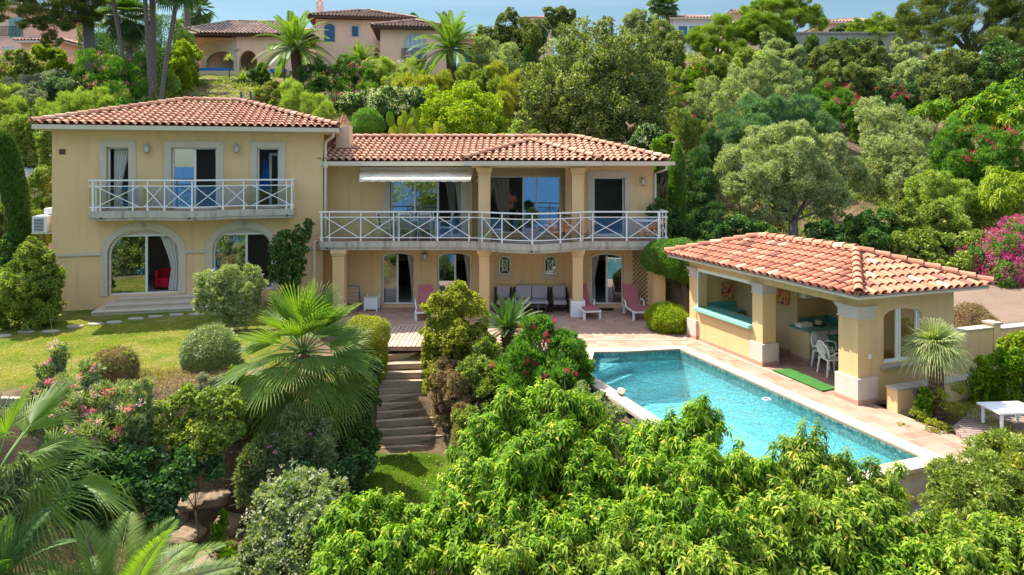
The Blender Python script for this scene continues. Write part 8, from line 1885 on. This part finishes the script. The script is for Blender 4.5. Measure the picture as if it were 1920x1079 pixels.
hill('olive_tree', 'smaller olive tree higher up, left of the crimson oleander', 'tree', 'olive', [(1440, 130, 32, 44), (1475, 145, 34, 43.5), (1420, 160, 30, 43), (1465, 180, 30, 42.5), (1500, 165, 24, 43)], base=(1455, 43), tr=.12, group=gol)
hill('olive_tree', 'low silvery olive shrub at the foot of the right slope', 'shrub', 'olive', [(1760, 350, 34, 30), (1800, 370, 36, 29.5), (1850, 385, 34, 29), (1720, 350, 26, 31), (1880, 400, 30, 28.5), (1780, 395, 28, 28.5)], group=gol, mat='leaf_tamarisk')
hill('feathery_tree', 'blue green feathery shrub above the large olive tree', 'shrub', 'bluefeather', [(1400, 215, 34, 36), (1450, 210, 36, 36), (1500, 215, 34, 36), (1540, 235, 26, 35), (1370, 245, 30, 35), (1420, 245, 30, 34), (1350, 280, 24, 33), (1520, 200, 22, 37)], tr=.08)
hill('feathery_tree', 'blue green feathery shrub between the cypress and the large olive', 'shrub', 'bluefeather', [(1310, 300, 24, 31), (1320, 340, 26, 30), (1310, 385, 28, 29.5), (1335, 260, 20, 33), (1300, 420, 26, 29), (1340, 400, 24, 29)], mat='leaf_ivy')
hill('scrub', 'brownish grey scrub in the middle of the right slope', 'shrub', 'olive', [(1330, 180, 28, 42), (1370, 170, 26, 42), (1300, 200, 24, 41), (1350, 205, 26, 40), (1400, 185, 20, 40), (1380, 140, 18, 45)], mat='leaf_olive')
hill('scrub', 'tan and green scrub right of the holm oak', 'shrub', 'dry', [(1265, 180, 22, 42), (1280, 230, 24, 39), (1300, 240, 22, 37), (1260, 140, 18, 45)], mat='leaf_clip', fl=[(10, .16, 'petal_red', 8)])
hill('scrub', 'light scrub below the rounded pines', 'shrub', 'green', [(1320, 130, 22, 47), (1355, 120, 20, 48), (1395, 105, 20, 49), (1290, 150, 18, 46)], mat='leaf_clip')
gor = 'oleanders with red blossoms'
hill('oleander', 'oleander with two large crimson heads high on the right slope', 'oleander', 'oleander', [(1545, 175, 24, 42), (1580, 190, 26, 41), (1610, 205, 20, 40), (1555, 210, 22, 39)], fl=[(14, .27, 'petal_red', 34)], group=gor)
hill('oleander', 'oleander with crimson heads beneath the great pine', 'oleander', 'oleander', [(1665, 170, 18, 42), (1700, 175, 18, 42), (1690, 195, 20, 41)], fl=[(10, .26, 'petal_red', 34)], group=gor, mat='leaf_ivy')
hill('oleander', 'large oleander with many crimson heads at the right edge of the slope', 'oleander', 'oleander', [(1790, 265, 34, 32), (1830, 270, 38, 31.5), (1870, 275, 38, 31), (1800, 310, 32, 31), (1850, 310, 34, 30.5), (1905, 280, 34, 31), (1760, 280, 20, 32)], fl=[(26, .19, 'petal_red', 34)], group=gor, mat='leaf_oleander', cap=60000)
hill('oleander', 'small oleander with coral flowers left of the scrub slope', 'oleander', 'oleander', [(1305, 140, 18, 44), (1320, 165, 16, 43)], fl=[(8, .2, 'petal_red', 16)], group=gor, mat='leaf_bright')
gs_ = 'bright drooping leaved trees on the right slope'
shoot_tree('loquat_tree', 'bright drooping tree at the upper right edge of the slope', [(1830, 215, 34, 35), (1870, 200, 38, 35), (1910, 190, 40, 35), (1890, 240, 34, 34), (1800, 225, 24, 35), (1935, 230, 36, 34)], (1870, 35), 8, L=.30, W=.085, per=9, group=gs_, tr=.1)
shoot_tree('loquat_tree', 'smaller drooping tree between the crimson oleanders', [(1740, 215, 22, 37), (1765, 205, 20, 37), (1720, 225, 16, 37)], (1745, 37), 9, L=.28, W=.08, per=9, group=gs_, tr=.06)
shoot_tree('loquat_tree', 'yellowish drooping shrub low on the right edge', [(1870, 345, 28, 28.5), (1905, 350, 32, 28.5), (1880, 375, 28, 28), (1930, 380, 30, 28)], (1890, 28.3), 10, mat='leaf_lime', L=.24, W=.06, per=9, group=gs_, tr=.06)
shoot_tree('loquat_tree', 'little bright drooping shrub in the scrub above the olives', [(1380, 118, 10, 47), (1430, 105, 12, 47), (1325, 155, 12, 44), (1340, 175, 10, 43)], (1380, 46), 21, mat='leaf_lime', L=.32, W=.09, per=8, group=gs_, tr=.05)
# hedge of ivy behind the pool house
gh = 'ivy clad hedge behind the pool house'
for i, (bl, lb, mt) in enumerate([([(1620, 425, 30, 27.2), (1660, 420, 32, 27.2), (1640, 455, 32, 26.5), (1590, 440, 24, 27)], 'left section of the dark hedge right of the olive trunk', 'leaf_deep'), ([(1700, 410, 34, 27.2), (1745, 415, 34, 27.2), (1720, 455, 36, 26.4), (1690, 470, 30, 26.0)], 'middle section of the leafy hedge above the pool house roof', 'leaf_clip'), ([(1790, 425, 32, 27), (1770, 465, 34, 26.2), (1815, 460, 30, 26.2), (1800, 500, 32, 25.4), (1760, 500, 30, 25.4)], 'right section of the leafy hedge beside the bougainvillea', 'leaf_clip')]):
    hill('ivy_hedge', lb, 'hedge', 'ivy', bl, group=gh, mat=mt, L=.09, W=.07)
hill('dark_shrub', 'dark shade plants under the large olive tree', 'shrub', 'ivy', [(1390, 430, 30, 27.5), (1430, 440, 26, 27.5), (1540, 440, 28, 27.5), (1350, 440, 28, 27.2), (1570, 455, 22, 27)], mat='leaf_ivy')
hill('dark_shrub', 'green shrub between the cypress and the pool house roof', 'shrub', 'deep', [(1290, 455, 26, 27.5), (1330, 455, 24, 27), (1255, 400, 20, 28), (1270, 430, 24, 27.5)], mat='leaf_ivy')
bl = [(1270, 415-k*9.5, 15.5 if k < 12 else 15.5-(k-11)*2.6, 28.6, 1.25) for k in range(16)]
hill('columnar_cypress', 'bright upright cypress at the right end of the lower roof', 'tree', 'cypress', bl, base=(1270, 28.6), mat='leaf_oleander', cap=50000)
hill('white_flower_bush', 'shrub with tiny white flowers behind the right end of the lower roof', 'shrub', 'green', [(1215, 255, 24, 33), (1195, 275, 20, 32), (1240, 280, 20, 31.5)], fl=[(60, .10, 'petal_white', 7)], mat='leaf_ivy')
hill('green_bush', 'vivid green bush just behind the right roof corner', 'bush', 'bright', [(1235, 275, 16, 30.5), (1250, 265, 14, 31)], mat='leaf_bright')
hill('green_bush', 'pale leafy bush below the holm oak at the roof ridge', 'bush', 'green', [(970, 250, 20, 33), (1000, 258, 18, 33), (945, 262, 14, 32.5)], mat='leaf_tamarisk')
# skyline trees right of the second date palm
hill('skyline_tree', 'dark leaved tree behind the grey olive on the skyline', 'tree', 'oak', [(950, 45, 26, 56), (975, 55, 26, 55), (930, 65, 22, 56), (990, 75, 26, 54), (1010, 50, 18, 56), (960, 75, 24, 55)], mat='leaf_pine_dark', tr=.15)
hill('skyline_tree', 'small round tree highest on the middle skyline', 'tree', 'oak', [(1048, 28, 18, 64, .8), (1030, 24, 12, 64, .8), (1070, 25, 12, 64, .8)], tr=.12)
hill('skyline_tree', 'dark holm oak below the two tiny fan palms', 'tree', 'oak', [(1240, 60, 28, 50), (1265, 75, 22, 49), (1220, 85, 26, 49), (1255, 100, 26, 48), (1205, 60, 16, 51)], tr=.14, mat='leaf_oak')
hill('skyline_tree', 'thin leaved tree between holm oak and tiny fan palms', 'tree', 'olive', [(1200, 30, 16, 66), (1180, 35, 12, 66), (1225, 35, 10, 66)], tr=.1)
hill('skyline_tree', 'small conical dark tree above the pink roof', 'tree', 'cypress', [(775, 38, 9, 75, 1.4), (785, 46, 9, 75)], tr=.1)
hill('skyline_tree', 'far leafy trees right of the second date palm', 'tree', 'oak', [(905, 75, 18, 60), (925, 90, 20, 58), (900, 95, 16, 58)], tr=.1)
hill('olive_tree', 'grey olive tree between the second date palm and the holm oak', 'tree', 'olive', [(920, 100, 28, 50), (955, 105, 28, 49), (940, 125, 24, 48), (900, 120, 18, 49)], group=gol, tr=.12)
hill('small_cypress', 'little upright dark bush left of the holm oak', 'bush', 'cypress', [(990, 98, 8, 46, 1.6), (990, 108, 8, 46, 1.4)])
hill('oleander', 'pale green oleander thicket left of the holm oak', 'oleander', 'oleander', [(870, 140, 22, 45), (905, 150, 22, 44), (890, 170, 20, 43), (925, 165, 16, 42)], mat='leaf_clip', group='oleanders under the pink villa')
hill('yellow_bush', 'yellow flowering bush right of the holm oak', 'bush', 'bright', [(1250, 130, 14, 46), (1265, 145, 12, 45)], mat='leaf_lime')
# climber on the pink wing
hill('wall_climber', 'dry climber on the corner of the pink wing', 'climber', 'dry', [(705, 95, 6, 55.3), (702, 110, 5, 55.3), (668, 92, 5, 59.5), (675, 98, 4, 59.5)], tr=.04)
# grasses: low tufts on the lower lawn, the left lawn edge and dry bank
def tufts(name, label, cat, boxes, n, L_, mat, seed, w=.012):
    rg = np.random.default_rng(seed); P_ = []
    for (xa, xb, ya, yb) in boxes: k = int(n*((xb-xa)*(yb-ya))/sum((b-a)*(d-c) for a, b, c, d in boxes)); P_.append(np.stack([rg.uniform(xa, xb, k), rg.uniform(ya, yb, k)], 1))
    p = np.concatenate(P_); z = ground_np(p[:, 0], p[:, 1]); pos = np.stack([p[:, 0], p[:, 1], z-.01], 1); N = len(pos); a = unit(rg.normal(size=(N, 3))*.45+np.array([0, 0, 1.0])); a[:, 2] = np.abs(a[:, 2])
    patch = .5+.5*np.sin(p[:, 0]*2.1+p[:, 1]*1.3)*np.sin(p[:, 1]*2.7-p[:, 0]); v, f = leaf_quads(pos, a, unit(rg.normal(size=(N, 3))), L_*rg.uniform(.5, 1.2, N)*(.7+.5*patch), w*rg.uniform(.8, 1.4, N), .1, .2)
    o = np_mesh(name, v, f, np.clip(.45+.3*(patch-.5)+rg.normal(0, .2, N), 0, 1), mat); return tag(o, label, cat, kind='stuff')
tufts('grass', 'short green grass on the lower lawn at the foot of the timber stairs', 'grass', [(-4.6, -.4, 13.2, 18.0)], 60000, .055, 'leaf_bright', 1, .010)
tufts('lawn_turf', 'patchy half dry grass of the left lawn', 'grass', [(-14.5, -6.4, 15.8, 22.2)], 90000, .045, 'leaf_yellow', 2, .010)
tufts('dry_grass', 'dry grass and straw on the banks around the palms', 'grass', [(-9.5, -4.6, 13.4, 17.2), (-1.6, .5, 15.5, 18.4), (-2.4, .2, 11.5, 15.5)], 26000, .16, 'leaf_dry', 3, .012)
tufts('soil_weeds', 'straw and weeds on the bare soil around the small palm', 'weeds', [(8.7, 10.4, 13.4, 15.6), (10.4, 12, 14.9, 16.2)], 6000, .14, 'leaf_yellow', 4, .012)

def undergrowth(label, boxes, n, size, mat, seed, leaf=(.13, .05), per=46):
    rg = np.random.default_rng(seed); P_ = []
    for (xa, xb, ya, yb) in boxes: k = int(n*((xb-xa)*(yb-ya))/sum((b-a)*(d-c) for a, b, c, d in boxes)); P_.append(np.stack([rg.uniform(xa, xb, k), rg.uniform(ya, yb, k)], 1))
    p = np.concatenate(P_); m = np.sin(p[:, 0]*.9+p[:, 1]*.5+seed)+np.sin(p[:, 0]*.37-p[:, 1]*.8+seed*2); p = p[m > -.9]
    ok = ~((p[:, 0] > -17) & (p[:, 0] < 6.2) & (p[:, 1] < 33)) & ~((p[:, 1] > 33) & (p[:, 0] > -27) & (p[:, 0] < -17) & (p[:, 1] > 54)) & ~((p[:, 0] < -18) & (p[:, 1] < 37)); p = p[ok]
    S = len(p); z = ground_np(p[:, 0], p[:, 1]); k = np.repeat(np.arange(S), per); N = len(k); sz = size*rg.uniform(.5, 1.4, S); d = unit(rg.normal(size=(N, 3))); d[:, 2] = np.abs(d[:, 2])
    pos = np.stack([p[k, 0], p[k, 1], z[k]], 1)+d*(sz[k]*rg.uniform(.5, 1, N))[:, None]*np.array([1, 1, .8]); sc = np.maximum(1, p[k, 1]/42)
    v, f = leaf_quads(pos, unit(d+rg.normal(size=(N, 3))*.6+np.array([0, 0, .3])), unit(rg.normal(size=(N, 3))), leaf[0]*sc*rg.uniform(.7, 1.4, N), leaf[1]*sc*rg.uniform(.7, 1.3, N), .2, .1)
    o = np_mesh('undergrowth', v, f, np.clip(rg.normal(.45, .2, S)[k]+rg.normal(0, .12, N), 0, 1), mat); return tag(o, label, 'undergrowth', kind='stuff')
HB = [(-34, 5, 32, 60), (5, 40, 26.8, 62)]
undergrowth('dark green low growth covering the hill between the shrubs', HB, 2300, .62, 'leaf_oak', 1)
undergrowth('lighter green weeds and low plants scattered over the hill', HB, 1700, .5, 'leaf_tamarisk', 2, (.22, .03))
undergrowth('dry straw coloured scrub on the hill', HB, 700, .42, 'leaf_yellow', 3, (.14, .035))
undergrowth('low green plants along the banks in front of the lawn and beside the stairs', [(-14, -4.8, 12.2, 16.2), (-1.5, 2.2, 13, 17.6), (9.3, 12.5, 9.5, 12.5)], 420, .26, 'leaf_clip', 4, (.07, .035))
# garden trees outside the picture, mirrored in the panes of the villa
go_ = 'garden trees beyond the frame of the picture'
for i, (bl, lb) in enumerate([([(-420, 560, 170, 14), (-560, 640, 190, 13), (-300, 700, 130, 13.5)], 'bushy tree on the lawn beyond the left edge of the picture'), ([(-900, 620, 280, 11), (-1200, 700, 300, 11)], 'broad tree further left of the lawn')]):
    plant('garden_tree', lb, 'tree', 'green', bl, base=(bl[0][0], bl[0][3]), tr=.15, mat='leaf_clip', cap=25000)
for i, (X_, Y_, R_, hz) in enumerate([(-12, 4, 2.8, 1.6), (-7, -4, 3.0, 5.2), (-3, -5, 3.0, 4.6), (-8.5, 5, 2.4, 1.6), (13, 1, 2.8, .8), (-20, 4, 3, 2.0)]):
    _seed[0] += 1; rg = np.random.default_rng(_seed[0]); kd = dict(KIND['oak']); bw = [(np.array([X_+a, Y_+b_, hz-R_*.4+c_]), np.array([R_*.7]*3)) for a, b_, c_ in ((0, 0, 0), (1.2, .6, -.8), (-1.3, .4, -.9), (.2, -1, -.6))]
    root = thing('garden_tree', '%s tree behind the viewpoint, below the garden' % ['low bushy', 'tall broad', 'tall slender', 'small round', 'wide low', 'far outlying'][i], 'tree', (X_, Y_, gz(X_, Y_)), 0, go_); pos, ax, Ls, Ws, tn = crown_arrays(bw, kd, rg, 40, 12000); v, f = leaf_quads(pos, ax, unit(rg.normal(size=pos.shape)), Ls, Ws, .2, .05); np_mesh('crown', v, f, np.clip(tn, 0, 1), 'leaf_clip', root, Matrix()); make_trunk(root, root.location, bw, kd, rg, .14)

def litter(label, boxes, n, z, seed, name='fallen_leaves'):
    rg = np.random.default_rng(seed); P_ = []
    for (xa, xb, ya, yb) in boxes: k = int(n*((xb-xa)*(yb-ya))/sum((b-a)*(d-c) for a, b, c, d in boxes)); P_.append(np.stack([rg.uniform(xa, xb, k), rg.uniform(ya, yb, k)], 1))
    p = np.concatenate(P_); N = len(p); pos = np.stack([p[:, 0], p[:, 1], np.full(N, z) if z is not None else ground_np(p[:, 0], p[:, 1])+.03], 1); a = rg.normal(size=(N, 3)); a[:, 2] *= .12; v, f = leaf_quads(pos, unit(a), np.tile([0, 0, 1.0], (N, 1))+rg.normal(size=(N, 3))*.2, rg.uniform(.04, .09, N), rg.uniform(.02, .04, N), .15, 0)
    return tag(np_mesh(name, v, f, np.clip(rg.normal(.5, .3, N), 0, 1), 'palm_dead', None), label, 'leaf litter', kind='stuff')
undergrowth('low green plants under the olive trees on the right slope', [(6.5, 24, 27.5, 37)], 900, .5, 'leaf_clip', 6, (.12, .05))
litter('dry leaves blown over the terrace and the boards at the stair head', [(-5, -2.3, 20.8, 24), (-2, 2, 20.8, 23)], 160, .026, 1)
litter('dry leaves scattered on the left lawn', [(-14, -6.8, 16, 22)], 260, None, 2)
litter('dry leaves and twigs lying on the banks and the lower lawn', [(-9, -4.6, 13, 17), (-4.4, -1, 14, 18)], 420, None, 3)
# ================================================================ LIGHT, SKY, CAMERA
w = bpy.data.worlds.new('World'); SC.world = w; w.use_nodes = True; nt = w.node_tree; bg = nt.nodes['Background']; sky = nt.nodes.new('ShaderNodeTexSky'); sky.sky_type = 'NISHITA'; sky.sun_disc = False
sky.sun_elevation = math.asin(SUN.z); sky.sun_rotation = math.atan2(SUN.x, SUN.y); sky.altitude = 100; sky.air_density = 1.0; sky.dust_density = .35; sky.ozone_density = 1.6
tc = nt.nodes.new('ShaderNodeTexCoord'); sp = nt.nodes.new('ShaderNodeSeparateXYZ'); nt.links.new(tc.outputs['Generated'], sp.inputs[0])
rp = nt.nodes.new('ShaderNodeValToRGB'); el = rp.color_ramp.elements; el[0].position = 0; el[0].color = (.215, .243, .223, 1); el[1].position = .62; el[1].color = (1.5, 1.12, .84, 1); e2 = el.new(.22); e2.color = (.225, .24, .213, 1)
nt.links.new(sp.outputs['Z'], rp.inputs[0]); mx = nt.nodes.new('ShaderNodeMix'); mx.data_type = 'RGBA'; mx.blend_type = 'MULTIPLY'; mx.inputs[0].default_value = 1
nt.links.new(sky.outputs[0], mx.inputs[6]); nt.links.new(rp.outputs[0], mx.inputs[7]); nt.links.new(mx.outputs[2], bg.inputs[0]); bg.inputs[1].default_value = .15
sd = bpy.data.lights.new('sun', 'SUN'); sd.energy = 2.55; sd.angle = R(.53); sd.color = (1, .93, .82); so = bpy.data.objects.new('sun', sd); COL.objects.link(so); so.rotation_euler = SUN.to_track_quat('Z', 'Y').to_euler()
cd = bpy.data.cameras.new('camera'); co = bpy.data.objects.new('camera', cd); COL.objects.link(co); co.location = (0, 0, CH); co.rotation_euler = (R(90), 0, 0)
cd.sensor_width = 36; cd.lens = 36*FPX/1920; cd.shift_y = -(539.5-HY)/1920; cd.clip_start = .1; cd.clip_end = 60000; SC.camera = co
SC.view_settings.view_transform = 'Standard'; SC.view_settings.look = 'None'; SC.view_settings.exposure = 2.04; SC.view_settings.gamma = 1
SC.cycles.max_bounces = 8; SC.cycles.diffuse_bounces = 4; SC.cycles.glossy_bounces = 3; SC.cycles.transmission_bounces = 4; SC.cycles.transparent_max_bounces = 12; SC.cycles.caustics_reflective = False; SC.cycles.caustics_refractive = False
SC.cycles.sample_clamp_indirect = 6
